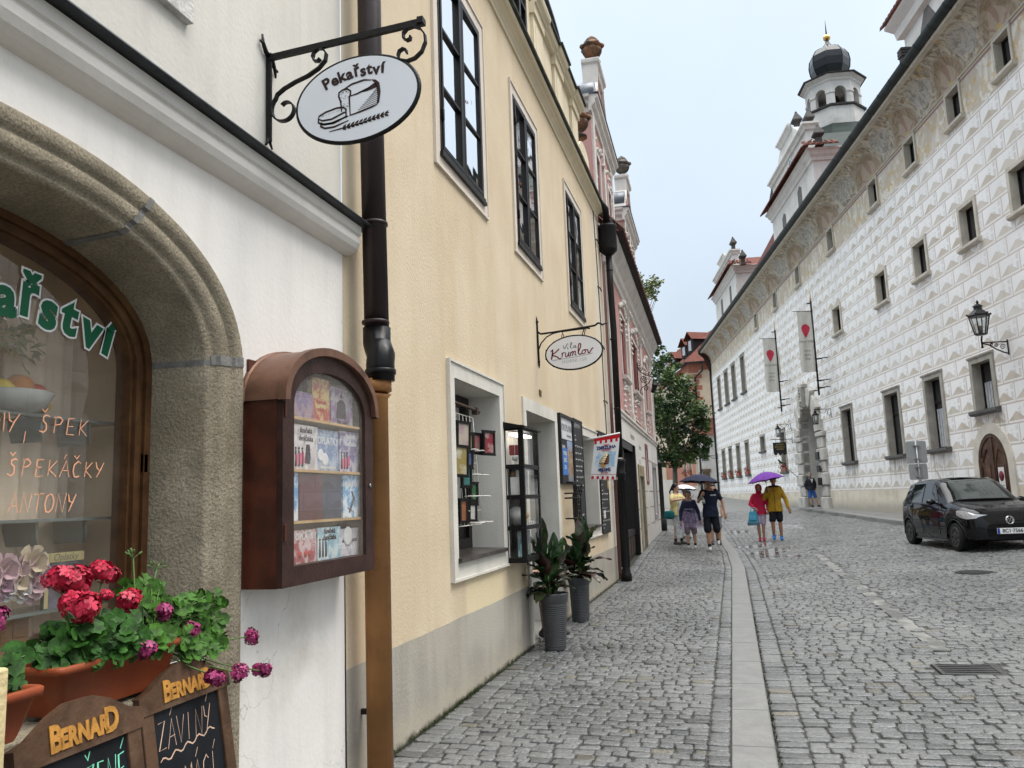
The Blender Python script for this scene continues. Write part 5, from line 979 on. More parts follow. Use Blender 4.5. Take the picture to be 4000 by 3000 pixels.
part('rim',b,BLK,vk);b=MB(V_);b.prism([ovl(2*PI*i/60,.985)for i in range(60)],-.01,.01);bdv=part('board',b,mat('sign_white',(.72,.71,.71),.4,.04,2),vk)
K_=V_@T3(oc[0],oc[1],.0105)@RZ(ot+.02)
def cur(b,P,w_):
 Q=[]
 for i in range(len(P)-1):
  p0,p1,p2,p3=[Vector(P[max(0,min(len(P)-1,i+d_))])for d_ in(-1,0,1,2)]
  for t in(0,.25,.5,.75):Q.append(tuple(.5*((2*p1)+(p2-p0)*t+(2*p0-5*p1+4*p2-p3)*t*t+(3*p1-p0-3*p2+p3)*t**3)))
 Q.append(P[-1]);ribbon(b,Q,w_*1.35,.0006)
b=MB(K_)
cur(b,[(-.245,.065),(-.258,.0),(-.275,-.05)],.013);cur(b,[(-.275,.045),(-.24,.07)],.008);cur(b,[(-.165,.068),(-.215,.03),(-.262,.005),(-.21,-.02),(-.175,-.052),(-.155,-.045)],.011)
cur(b,[(-.145,-.005),(-.135,.012),(-.145,-.042)],.009);cur(b,[(-.142,-.01),(-.12,.015),(-.105,.008)],.008)
cur(b,[(-.095,.012),(-.102,-.03),(-.085,-.04),(-.06,.0),(-.055,.012),(-.065,-.03),(-.05,-.04)],.009)
cur(b,[(-.035,.010),(-.045,-.04),(-.04,-.015),(-.015,.012),(-.008,.0),(-.018,-.04),(-.012,-.012),(.012,.012),(.02,.0),(.012,-.03),(.03,-.036)],.009)
cur(b,[(.045,-.02),(.085,.05),(.09,.085),(.072,.09),(.058,.04),(.055,-.02),(.075,-.036),(.09,-.02)],.010)
cur(b,[(.125,.012),(.10,.0),(.098,-.028),(.12,-.032),(.14,-.01),(.125,.012),(.16,.006)],.009);cur(b,[(.165,.014),(.17,-.03),(.185,-.028),(.215,.01),(.235,.02)],.010)
part('red_script',b,mat('dark_red_print',(.16,.006,.022),.5),bdv)
b=MB(K_);cur(b,[(-.115,.10),(-.105,.055),(-.07,.105),(-.055,.11)],.007);cur(b,[(-.065,.075),(-.068,.05),(-.055,.052)],.006);cur(b,[(-.058,.09),(-.055,.093)],.006);cur(b,[(-.04,.06),(-.012,.11),(-.02,.118),(-.03,.07),(-.022,.052),(-.008,.058)],.006);cur(b,[(.025,.08),(.005,.07),(.008,.052),(.028,.062),(.03,.08),(.028,.055),(.042,.055)],.006);part('grey_script',b,mat('grey_print_script',(.15,.155,.16),.5),bdv)
b=MB(K_);cur(b,[(-.27,-.062),(-.1,-.058),(.1,-.052),(.22,-.04)],.006);text(b,'HORNÍ 150',.055,T3(-.005,-.098,.0006),.0005,space=1.15,sx=.95);part('address_line',b,mat('pale_grey_print',(.33,.35,.36),.5),bdv)
h0=thing('rain_hopper_pipe','black rain hopper with a tall dark downpipe between yellow and pink houses','downpipe',(LX+.16,14.75,0));PX,PYY=LX+.17,14.72
b=MB();b.tube([(PX,PYY,6.05),(PX,PYY,5.4),(PX+.015,PYY,4.6),(PX,PYY,2.2)],.060,16);
for z in(5.72,4.4,3.1):b.lathe([(.062,-.012),(.070,0),(.062,.012)],(PX,PYY,z),16)
part('pipe',b,mat('dark_brown_old_pipe',(.010,.008,.008),.5,.4,4,.2,30,streak=.4),h0)
b=MB();b.lathe([(.065,2.18),(.10,2.16),(.10,2.12),(.08,2.06),(.075,1.95),(.09,1.93),(.09,1.88),(.07,1.84),(.07,.22),(.08,.20),(.08,.15),(.10,.12),(.10,0)],(PX,PYY,0),16)
for i in range(10):a=i*PI/5;b.bar([(PX+.07*math.cos(a),PYY+.07*math.sin(a),.25),(PX+.07*math.cos(a),PYY+.07*math.sin(a),1.8)],.012,.012)
part('iron_boot',b,mat('black_cast_boot',(.006,.006,.006),.4,.3,6,.2,30),h0)
b=MB();b.lathe([(.08,6.02),(.165,6.10),(.17,6.14),(.17,6.52),(.18,6.54),(.18,6.58),(.17,6.60),(.15,6.59)],(PX,PYY,0),14);b.tube([(LX+.1,14.3,6.93),(PX,PYY-.12,6.88),(PX,PYY-.04,6.60)],.07,10);b.tube([(PX,PYY+.5,6.80),(PX,PYY+.1,6.74),(PX,PYY+.04,6.58)],.07,10)
for a in(0,PI):b.prism([(-.08,6.6),(.08,6.6),(.0,6.83)],-.005,.005)if False else b.add([(PX+.17*math.cos(a)-.0,PYY+.08,6.58),(PX+.17*math.cos(a),PYY-.08,6.58),(PX+.16*math.cos(a),PYY,6.78)],[(0,1,2)])
part('hopper',b,mat('black_hopper_sheet',(.008,.007,.007),.55,.4,5,.3,20),h0)
b=MB();b.tube([(LX+.012,y_,z_)for y_,z_ in((14.1,6.7),(14.25,5.6),(14.3,4.7),(14.28,3.6),(14.32,2.6))],.008,5)
for z in(6.2,5.3,4.2,3.2):b.bar([(LX,14.2,z),(LX+.03,14.32,z),(LX+.03,14.5,z-.02)],.02,.015)
solo('cable',b,BLK,'thin dark cable running down the plaster beside the tall dark pipe','cable')
pd=Vector((-.0238,1,0)).normalized();pn=Vector((pd.y,-pd.x,0));PO_=Vector((-2.1,15.35,0))
PINK=frame(PO_,pd,(0,0,1),pn)
PNK=mat('pink_stucco',(.465,.265,.24),.85,.08,1.5,.3,40,streak=.2,stain=(.44,.22,.19),ss=1);PWH=mat('white_stucco_ornament',(.64,.60,.555),.85,.1,3,.4,30,streak=.2,stain=(.45,.42,.39),ss=2,st=(.52,.75));PGF=mat('white_ground_floor_render',(.63,.605,.57),.8,.08,1.5,.25,35,streak=.3,stain=(.45,.43,.40),ss=1.2,st=(.55,.8));PGR=mat('grey_band_groove',(.28,.20,.18),.9,.2,9);REDW=mat('old_rose_shutter',(.24,.085,.075),.7,.15,6,.1,30)
TILE=mat('dark_red_clay_tile',(.13,.042,.028),.8,.4,5,.3,30,stain=(.05,.03,.024),ss=2.5,st=(.45,.7));TILEB=mat('bright_red_clay_tile',(.13,.046,.034),.8,.3,4,.3,30,stain=(.10,.036,.027),ss=2,spec=.1)
ph=thing('pink_house','pink baroque house with stucco ornament, tiled eaves and twin urn topped gables','house',(PO_.x,PO_.y+6,0));PL=12.25
PWN=[(2.35,3.42,4.16,5.58),(4.93,6.60,4.14,5.50),(8.85,9.75,4.02,5.34)];PSH=(1.0,4.0,.0,2.68,.22);PDR=(4.62,5.85,.0,1.98,.3);PNW=(7.12,7.78,1.9,2.84,.12);PGW=(9.55,10.85,.92,2.35,.10)
w=MB(PINK);wall(w,0,PL,3.24,6.22,[(a,b,c,d,.16)for a,b,c,d in PWN]);w.quad((PL,-.3,0),(PL,-.3,-7),(PL,6.2,-7),(PL,6.2,0));w.quad((0,-.3,0),(0,6.2,0),(0,6.2,-4),(0,-.3,-4));part('wall',w,PNK,ph)
w=MB(PINK);wall(w,-.2,PL+.02,-.3,3.26,[PSH,PDR,PNW,PGW],w=.03);w.quad((PL+.02,-.3,.03),(PL+.02,-.3,-6.9),(PL+.02,3.26,-6.9),(PL+.02,3.26,.03));gf=part('ground_floor_wall',w,PGF,ph)
g=MB(PINK)
for z in(2.50,1.62,1.18,.72):
 for a,b in((4.02,4.5),(5.95,7.0),(7.9,9.4),(11.0,PL))if z<2 else((5.9,7.0),(7.9,PL)):g.box((a,z-.012,.031),(b,z+.012,.034))
part('rustication_groove',g,PGR,gf);g=MB(PINK);g.sweep([(.02,3.10),(.06,3.12),(.06,3.17),(.09,3.20),(.09,3.245),(.02,3.29)],lambda o,z:(-.1,z,o),lambda o,z:(PL+.03,z,o));part('string_course',g,PWH,ph)
g=MB()
text(g,'Restaurace',.21,PINK@T3(3.5,2.87,.032),.002,sx=1.0);text(g,'Penzion',.19,PINK@T3(5.5,2.72,.032),.002);text(g,'Bar',.17,PINK@T3(5.2,2.35,.032),.002);part('faded_lettering',g,mat('faded_grey_letters',(.38,.36,.34),.8,.3,15),gf)
DRKGL=OLDG
for i,(a,b,c,d)in enumerate(PWN):
 f=MB(PINK);f.box((a,c,-.15),(a+.35*(b-a),d,-.02));f.box((b-.18,c,-.15),(b,d,-.03));f.box((a,d-.10,-.15),(b,d,-.05));wn=part('window',f,REDW,ph);f=MB(PINK);f.quad((a,c,-.14),(b,c,-.14),(b,d,-.14),(a,d,-.14));part('pane',f,DRKGL,wn)
 f=MB(PINK);f.sweep([(0,c-.09),(.07,c-.085),(.11,c-.05),(.11,c-.005),(0,c+.02)],lambda o,z:(a-.09,z,o),lambda o,z:(b+.09,z,o));part('sill',f,PWH,wn)
 f=MB(PINK);
 for u in(a-.10,b):f.box((u,c,-.004),(u+.10,d,.022),bev=.004)
 f.box((a-.1,d,-.004),(b+.1,d+.06,.02));rd=random.Random(i)
 for t in np.linspace(-1,1,15):
  u=(a+b)/2+t*((b-a)/2+.08);f.ball((u,d+.12+.16*(1-t*t)+rd.uniform(-.02,.02),.02),.055,7,5,sc=(1.1,1.2,.8))
 for t in(-1,1):
  for j in range(4):f.ball(((a+b)/2+t*((b-a)/2+.07),d-.05-j*.13,.02),.045,6,5)
 f.ball(((a+b)/2,d+.33,.03),.10,8,6);part('stucco_crest',f,PWH,wn)
 f=MB(PINK);n_=22;ring(f,a+.05,b-.05,3.42,c-.17,.035,0,.022)
 for t in np.linspace(0,1,9):u=a+.05+t*(b-a-.1);f.ball((u,c-.17-.10*math.sin(t*PI*3)**2,.02),.042,6,5);
 for s_ in(a+.02,b-.02):
  for j in range(4):f.ball((s_,3.45+j*.13,.018),.04,6,5)
 part('apron_panel',f,PWH,ph)
for u0 in(3.85,7.45,11.0):
 f=MB(PINK);f.box((u0,3.3,-.004),(u0+.42,5.75,.045),bev=.006);f.box((u0-.04,3.28,-.004),(u0+.46,3.45,.065));f.sweep([(0,5.72),(.06,5.75),(.06,5.8),(.11,5.9),(.11,5.98),(0,6.0)],lambda o,z:(u0-.05,z,o),lambda o,z:(u0+.47,z,o))
 for s_ in(.03,.39):f.tube([(u0+s_+.05*math.cos(t),5.86+.05*math.sin(t),.12)for t in np.linspace(0,5.5,10)],.022,5)
 part('pilaster',f,PWH,ph)
f=MB(PINK);f.box((-.02,3.28,-.004),(.16,6.2,.03));f.box((PL-.14,3.28,-.004),(PL+.02,6.2,.03));part('corner_strip',f,PWH,ph)
f=MB(PINK);f.sweep([(-.02,6.05),(.03,6.06),(.05,6.14),(.10,6.2),(.11,6.26),(.12,6.32),(.22,6.46),(.26,6.54),(.27,6.62),(-.02,6.66)],lambda o,z:(-.15,z,o),lambda o,z:(PL+.12,z,o));part('cornice',f,PWH,ph)
f=MB(PINK);n_=44;
for r_ in range(4):
 o0,z0=.42-r_*.19,6.66+r_*.21;o1,z1=o0-.22,z0+.245
 for i in range(n_):
  u=-.15+(PL+.35)*(i+.5)/n_;hw_2=(PL+.35)/n_/2;P=[]
  for t in np.linspace(-1,1,5):P.append((u+t*hw_2*.98,.045*(1-t*t)))
  dzj=rd.uniform(-.012,.012);vs=[(p[0],z0+p[1]+dzj,o0+p[1]*.4)for p in P]+[(p[0],z1+p[1]*.8+dzj,o1+p[1]*.4)for p in P]+[(p[0],z0+dzj-.016,o0-.002)for p in P]
  f.add(vs,[(j,j+1,6+j,5+j)for j in range(4)]+[(10+j,11+j,j+1,j)for j in range(4)],True)
part('tile_skirt',f,TILE,ph);f=MB(PINK);f.quad((-.15,6.64,.41),(PL+.2,6.64,.41),(PL+.2,6.625,0),(-.15,6.625,0));part('eaves_board',f,mat('dark_eaves',(.035,.028,.026),.8,.3,8),ph)
f=MB(PINK);f.quad((-.15,7.3,-.32),(PL+.2,7.3,-.32),(PL+.2,9.3,-3.4),(-.15,9.3,-3.4));f.quad((PL+.18,6.2,-.1),(PL+.18,7.3,-.32),(PL+.18,9.3,-3.4),(PL+.18,6.2,-6.8));part('roof',f,TILE,ph)
LEAD=mat('grey_lead_sheet',(.10,.11,.125),.35,.25,5,.1,20,metal=.5)
def gable(u0,u1,pc,hp,zc,ztop,uname,ulab,um):
 b=MB(PINK);W0=-.30;wl=[(u0+.5,u0+.5+.62),(u1-1.15,u1-.55)]
 wall(b,u0,u1,6.9,zc-.25,[(a,c,7.5,9.25,.16)for a,c in wl],w=W0);b.quad((u0,6.9,W0),(u0,zc-.25,W0),(u0,zc-.25,W0-.45),(u0,6.9,W0-.45));b.quad((u1,6.9,W0),(u1,6.9,W0-.45),(u1,zc-.25,W0-.45),(u1,zc-.25,W0));b.quad((u0,6.9,W0-.45),(u0,zc-.25,W0-.45),(u1,zc-.25,W0-.45),(u1,6.9,W0-.45));gw=part('gable_wall',b,PNK,ph)
 for a,c in wl:f=MB(PINK);f.box((a,7.5,W0-.15),(c,9.25,W0-.12));f.box((a+.06,7.56,W0-.13),((a+c)/2-.02,9.2,W0-.08));f.box(((a+c)/2+.02,7.56,W0-.13),(c-.06,9.2,W0-.08));wn=part('gable_window',f,REDW,ph);f=MB(PINK);ring(f,a,c,7.5,9.25,.10,W0-.002,W0+.03);part('surround',f,PWH,wn)
 b=MB(PINK);rd=random.Random(int(u0*10))
 for u in(u0+.05,u1-.30,(u0+u1)/2-.12):b.box((u,6.9,W0-.004),(u+.25,zc-.3,W0+.05),bev=.006)
 for z in np.arange(7.0,zc-.35,.16):
  for u in(u0+.38,u1-.42):b.ball((u,z,W0+.01),.05+.02*math.sin(z*9),6,5,sc=(1,1.3,.7))
 for t in np.linspace(u0+.4,u1-.4,12):b.ball((t,9.5+.12*math.sin(t*5),W0+.02),.06,6,5)
 part('gable_stucco',b,PWH,ph);pr_=[(-.02,zc-.34),(.04,zc-.33),(.05,zc-.24),(.12,zc-.16),(.13,zc-.08),(.19,zc-.03),(.20,zc+.03),(-.02,zc+.06)]
 b=MB(PINK);b.sweep(pr_,lambda o,z:(u0-.12,z,W0+o),lambda o,z:(u1+.12,z,W0+o));
 for(ua,sg_)in((u0,-1),(u1,1)):b.sweep(pr_,lambda o,z:(ua+sg_*o,z,W0+.0),lambda o,z:(ua+sg_*o,z,W0-.5))
 part('gable_cornice',b,PWH,ph);b=MB(PINK);b.box((u0-.15,zc+.05,W0-.5),(u1+.15,zc+.075,W0+.22));part('cornice_flashing',b,LEAD,ph)
 prof_=[(pc-hp-.75,zc+.08),(pc-hp-.62,zc+.45),(pc-hp-.25,zc+.62),(pc-hp,zc+1.0),(pc-hp,ztop-.12),(pc+hp,ztop-.12),(pc+hp+.12,ztop-.55),(pc+hp+.35,zc+.8),(pc+hp+.72,zc+.3),(pc+hp+.78,zc+.08)]
 b=MB(PINK);b.prism(prof_,W0-.26,W0);part('pediment',b,PNK,ph);b=MB(PINK);b.bar([(p[0],p[1],W0-.18)for p in prof_[4:]],.60,.10,up=(0,0,1))if False else None
 n_=len(prof_);
 for i in range(n_-1):
  (x0,z0),(x1,z1)=prof_[i],prof_[i+1];dx,dz=x1-x0,z1-z0;L_=math.hypot(dx,dz);nx,nz=-dz/L_*.09,dx/L_*.09;b.add([(x0,z0,W0-.29),(x1,z1,W0-.29),(x1+nx,z1+nz,W0-.29),(x0+nx,z0+nz,W0-.29),(x0,z0,W0+.07),(x1,z1,W0+.07),(x1+nx,z1+nz,W0+.07),(x0+nx,z0+nz,W0+.07)],[(0,1,2,3),(7,6,5,4),(4,5,1,0),(3,2,6,7),(5,6,2,1),(0,3,7,4)])
 b.box((pc-hp-.04,ztop-.5,W0-.28),(pc-hp+.2,ztop-.1,W0+.05));part('pediment_moulding',b,PWH,ph)
 b=MB(PINK);b.sweep([(-.02,ztop-.3),(.05,ztop-.28),(.08,ztop-.16),(.13,ztop-.1),(.14,ztop-.04),(-.02,ztop)],lambda o,z:(pc-hp-o,z,W0+o),lambda o,z:(pc+hp+o,z,W0+o));b.sweep([(-.02,ztop-.3),(.05,ztop-.28),(.08,ztop-.16),(.13,ztop-.1),(.14,ztop-.04),(-.02,ztop)],lambda o,z:(pc-hp-o,z,W0-.3),lambda o,z:(pc-hp-o,z,W0+o));b.box((pc-hp-.13,ztop-.04,W0-.3),(pc+hp+.13,ztop,W0+.13));part('cap',b,PWH,ph)
 b=MB(PINK);b.tube([(pc-hp-.42,zc+.47,W0-.6),(pc-hp-.42,zc+.47,W0+.03)],.36,18);part('volute_drum',b,LEAD,ph)
 P=PINK@Vector((pc-hp+.2,ztop+.02,W0-.06));urn(tuple(P),.72,ulab,um)
gable(1.45,5.3,3.3,.55,10.3,11.95,'','terracotta flame urn crowning the nearer pink gable, highest of all',TCU)
gable(8.35,11.75,9.95,.50,10.15,11.7,'','grey stone urn crowning the farther pink gable',GRU)
a,b_,c,d,dp_=PSH;f=MB(PINK);ring(f,a+.12,b_-.22,.75,d-.16,.12,-.16,-.04);f.box((a,0,-.2),(a+.1,d,.04));f.box((b_-.20,0,-.2),(b_,d,.045),bev=.01);f.box((a,d-.16,-.2),(b_,d,.0));f.box((2.0,.75,-.14),(2.08,d-.16,-.05));sf=part('shopfront',f,DKW,ph)
f=MB(PINK);f.box((a+.1,-.1,-.2),(b_-.2,.72,-.08))
for i in range(5):f.box((a+.18+i*.53,.2,-.09),(a+.6+i*.53,.62,-.06),bev=.01)
part('stall_riser',f,mat('brown_panel',(.05,.036,.028),.6,.3,6,.2,30),sf);f=MB(PINK);f.quad((a+.1,.74,-.1),(b_-.2,.74,-.1),(b_-.2,d-.15,-.1),(a+.1,d-.15,-.1));part('pane',f,OLDG,sf)
a,b_,c,d,dp_=PDR;f=MB(PINK);f.box((a-.16,-.1,-.02),(a,d+.28,.065),bev=.01);f.box((b_,-.1,-.02),(b_+.16,d+.28,.065),bev=.01);f.box((a,d,-.02),(b_,d+.28,.06),bev=.01);ds=part('door_surround',f,mat('ochre_sandstone_frame',(.33,.27,.16),.85,.25,5,.4,40,stain=(.2,.16,.1),ss=2),ph);f=MB(PINK);f.box((a,-.1,-.3),(b_,d,-.25));f.box((a+.1,.3,-.26),(b_-.1,1.0,-.235),bev=.01);f.box((a+.1,1.1,-.26),(b_-.1,1.85,-.235),bev=.01);part('door',f,DKWOOD,ds)
a,b_,c,d,dp_=PNW;f=MB(PINK);ring(f,a,b_,c,d,.08,.028,.05);f.box((a,c,-.09),(b_,d,-.06));part('narrow_window',f,REDW,ph)
a,b_,c,d,dp_=PGW;f=MB(PINK);ring(f,a,b_,c,d,.12,.028,.055);f.box((a,c,-.07),(b_,d,-.05));part('blind_window',f,mat('grey_blind',(.30,.29,.28),.8,.15,4),ph)
LM=PINK@T3(6.35,0,.0);LQ=frame(LM.translation,pn,(0,0,1),-pd);b=MB(LQ)
for pts in(scroll((.08,4.9),.01,.07,0,7,20),scroll((.17,4.62),.01,.10,0,12,40),scroll((.2,4.36),.01,.08,1,8,22),[(.02,4.98),(.08,4.83),(.22,4.72),(.40,4.66),(.50,4.52)],[(.02,4.2),(.10,4.38),(.28,4.48),(.36,4.6)],scroll((.05,5.04),.01,.045,0,6,16),scroll((.33,4.76),.01,.06,0,7,18),scroll((.06,4.22),.01,.05,0,7,18)):b.tube([(p[0],p[1],0)for p in pts],.012,5)
b.bar([(.01,4.15,0),(.01,5.05,0)],.02,.02);wl=thing('wrought_iron_lamp','black scrolled iron arm with a small lantern on the pink facade','lantern',tuple(LQ@Vector((0,4.2,0))));part('arm',b,BLK,wl);b=MB(LQ@T3(.42,4.34,0)@RZ(-.35));b.M=b.M@Matrix.Rotation(-PI/2,4,'X');b.lathe([(.05,-.12),(.075,.08),(.09,.10),(.05,.15),(.01,.17)],(0,0,0),6,False);part('lantern',b,BLK,wl)
gz=.30;b=MB();b.lathe([(.15,0),(.15,.42),(.115,.46),(.105,.52),(.10,2.25),(.13,2.28),(.13,2.34),(.09,2.38),(.02,2.44)],(-2.34,27.85,gz-.05),12);pst=solo('corner_post',b,mat('dark_green_black_post',(.018,.02,.018),.5,.3,6,.2,20),'dark iron post at the far corner of the pink house','post')
S0,S1=4.0,73.6
q=Mat('sgraffito_diamond_blocks');u,v,uvs=q.uv();o=q.coord()
BW_,BH_=1.06,.545;Z0_=1.39
row=((v-Z0_)/BH_).floor();fv=((v-Z0_)/BH_).fract();ush=(u/BW_+row*.5);fu=ush.fract();cell=ush.floor()
wob=(q.noise(uvs,3.0,2)-.5)*.03;fu=fu+wob;fv=fv+wob
mort=(fu.lt(.042)).mx(fv.lt(.075));lite=(fu.lt(.095)).mx(fv.lt(.17))
fu2=(fu-.095)/.905;fv2=(fv-.17)/.83
APX,APY=.54,.54
slL=fv2*APX/APY;slR=(1.0-fv2*(1-APX)/APY)
bott=fv2.lt(APY)*fu2.gt(slL)*fu2.lt(slR)*fu2.gt(0.0)*fv2.gt(0)
left_=fu2.lt(APX*(fv2/APY).mn((1.0-fv2)/(1-APY)))*fv2.gt(0)*fu2.gt(0)
hat=((fu2*3.1+.1).fract().lt(.5))*((fv2*1.6+q.noise(uvs,7,1)*.4).fract().gt(.22))
wht=q.mix(q.noise(uvs,.35,4).smooth(.35,.65),(.79,.785,.77),(.86,.85,.83));bei=q.mix(q.noise(uvs,2.0,3).smooth(.3,.7),(.455,.395,.31),(.55,.485,.395));gry=(.60,.59,.575)
wn=q.nt.nodes.new('ShaderNodeTexWhiteNoise');wn.noise_dimensions='2D';q.nt.links.new(q.comb(cell,row),wn.inputs['Vector']);rn=N(q.nt,wn.outputs['Value'])
c=q.mix(left_*hat*(rn*.5+.35),wht,gry);fade=q.noise(uvs,.22,4,.6).smooth(.30,.62)*.35+.65;c=q.mix(bott*(rn*.35+.65)*fade,c,bei);c=q.mix(lite*(1-mort)*.9,c,(.77,.76,.73));c=q.mix(mort*(fade*.6+.4),c,(.53,.455,.405))
st_=q.noise(q.scale(uvs,(1,1,1)),.9,6,.65)
base=q.mix(st_.smooth(.4,.66),(.66,.60,.49),(.50,.44,.34));base=q.mix((v-.5+st_*.7).smooth(.95,.45),base,(.36,.33,.27));base=q.mix(q.noise(uvs,3.2,5).smooth(.62,.75)*.6,base,(.62,.56,.45))
fn=q.noise(q.scale(uvs,(1.0,.55,1)),2.2,6,.7,1.2);fr_c=q.mix(fn.smooth(.40,.52),(.72,.68,.60),(.52,.46,.37));fr_c=q.mix(q.noise(uvs,2.9,5,.7).smooth(.52,.62)*.85,fr_c,(.55,.38,.14));fr_c=q.mix(q.noise(uvs,3.7,5,.7).smooth(.60,.68)*.6,fr_c,(.38,.26,.22));fr_c=q.mix(q.noise(uvs,1.2,3).smooth(.5,.7)*.55,fr_c,(.68,.66,.61))
fr_c=q.mix(v.gt(13.03)*v.lt(13.12),fr_c,(.30,.20,.20));fr_c=q.mix(v.gt(13.12),fr_c,(.66,.60,.47))
c=q.mix(v.lt(1.39),c,base);c=q.mix(v.gt(11.93),c,fr_c)
dirt=q.noise(q.scale(uvs,(2.2,.22,1)),1.1,5,.6).smooth(.5,.78)*.38;c=q.mul(c,q.mix(dirt,(1,1,1),(.70,.66,.58)))
att=q.nt.nodes.new('ShaderNodeAttribute');att.attribute_name='x'
SILLS=[23.85,27.15,30.9,36.3]
run=None
for sc_ in SILLS:
 r_=(u-sc_).abs().lt(.95)*v.lt(2.52 if sc_>25 else 3.4)*v.gt(.9 if sc_>25 else 2.4);rr=r_*(v-(1.4 if sc_>25 else 2.5)).smooth(-.3,1.1);run=rr if run is None else run.mx(rr)
run=run*q.noise(q.scale(uvs,(9,.5,1)),1.2,3).smooth(.40,.62)*.7;c=q.mul(c,q.mix(run,(1,1,1),(.50,.43,.34)))
q.col(c);q.rough(.85);q.bump(q.noise(uvs,14,4),.15,.01);SGR=q.m
WST=mat('hewn_window_stone',(.37,.345,.30),.8,.15,3,.3,25,streak=.3,stain=(.26,.245,.22),ss=2);WSTP=mat('pale_painted_window_stone',(.55,.51,.43),.8,.12,3,.2,25,streak=.2,stain=(.42,.39,.33),ss=2);WSD=mat('wet_dark_sill',(.105,.10,.095),.5,.3,5,.3,25)
WGL=Mat('leaded_window_glass');q=WGL;o=q.coord();x_,y_,z_=q.xyz(o);q.col(q.mix(((z_/.23).fract().lt(.07)).mx(((x_*.0+y_+x_)/.2).fract().lt(.08)),(.02,.022,.025),(.012,.010,.008)));q.rough(.06);q.set('Specular IOR Level',.8);WGL=WGL.m
CURT=mat('white_net_curtain',(.42,.44,.46),.6,.2,9)
ho=thing('sgraffito_hotel','long white hotel facade covered in painted sgraffito diamond blocks','hotel',tuple(RP(40,0,.5)))
ROW4=[(20.25,21.2),(23.12,24.15),(26.48,27.49),(30.1,31.13),(35.75,36.74),(41.68,42.62),(47.0,47.95),(52.6,53.6)]
ROW3=[(18.3,19.4),(21.3-.9,21.3),(23.0+.3,24.2),(26.5,27.7),(30.14,31.4),(35.7,37.0),(41.5,42.8),(47.6,48.9),(53.2,54.4)]
ROW3=[(20.2,21.3),(23.05,24.2),(26.5,27.7),(30.14,31.4),(35.7,36.98),(41.6,42.8),(47.6,48.9)]
ROW1=[(26.47,27.98,2.62,5.09),(30.1,31.76,2.6,5.08),(35.5,37.13,2.6,5.07),(23.15,24.58,3.52,5.09),(47.75,49.1,2.57,5.05)]
W=[(a,b,12.0,13.16,'t')for a,b in ROW4]+[(a,b,8.27,9.62,'m')for a,b in ROW3]+[(a,b,c,d,'l')for a,b,c,d in ROW1]
W+=[(a,b,2.7,5.18,'f')for a,b in((69.2,71.0),(64.4+1.5,67.5),(62.3,63.95),(58.8,60.25))]+[(a,b,8.6,11.35,'f')for a,b in((69.0,70.6),(65.2,67.0),(61.8,63.5),(58.0,59.6))]+[(53.3,54.8,4.08,5.2,'s')]
DRW=(23.0,24.68,0,1.98);PT=(41.0,44.0,.3,5.8)
holes=[]
fw_={'t':.10,'m':.13,'l':.16,'f':.14,'s':.14}
for(a,b,c,d,k_)in W:t=fw_[k_];holes.append((-(b-t),-(a+t),c+(.10 if k_ in 'tm' else.05),d-t,.26 if k_ in 'lf' else.22))
gb=MB(RIGHT);wall(gb,-S1,-S0,-.5,13.2,holes+[(-PT[1],-PT[0],PT[2],PT[3],.55),(-DRW[1],-DRW[0],DRW[2],DRW[3]+.0,.4)],reveal=False);gb.M=Matrix.Identity(4)
gb.uv=[(-(Vector(p)-NR*RD).dot(-DR),p[2])for p in gb.v];gb.uv=[(Vector(p).dot(DR),p[2])for p in gb.v]
part('facade',gb,SGR,ho);b=MB(RIGHT);b.quad((-S1,-.5,0),(-S1,13.2,0),(-S1,13.2,-10),(-S1,-.5,-10));part('end_wall',b,mat('plain_hotel_render',(.6,.56,.48),.85,.1,2),ho)
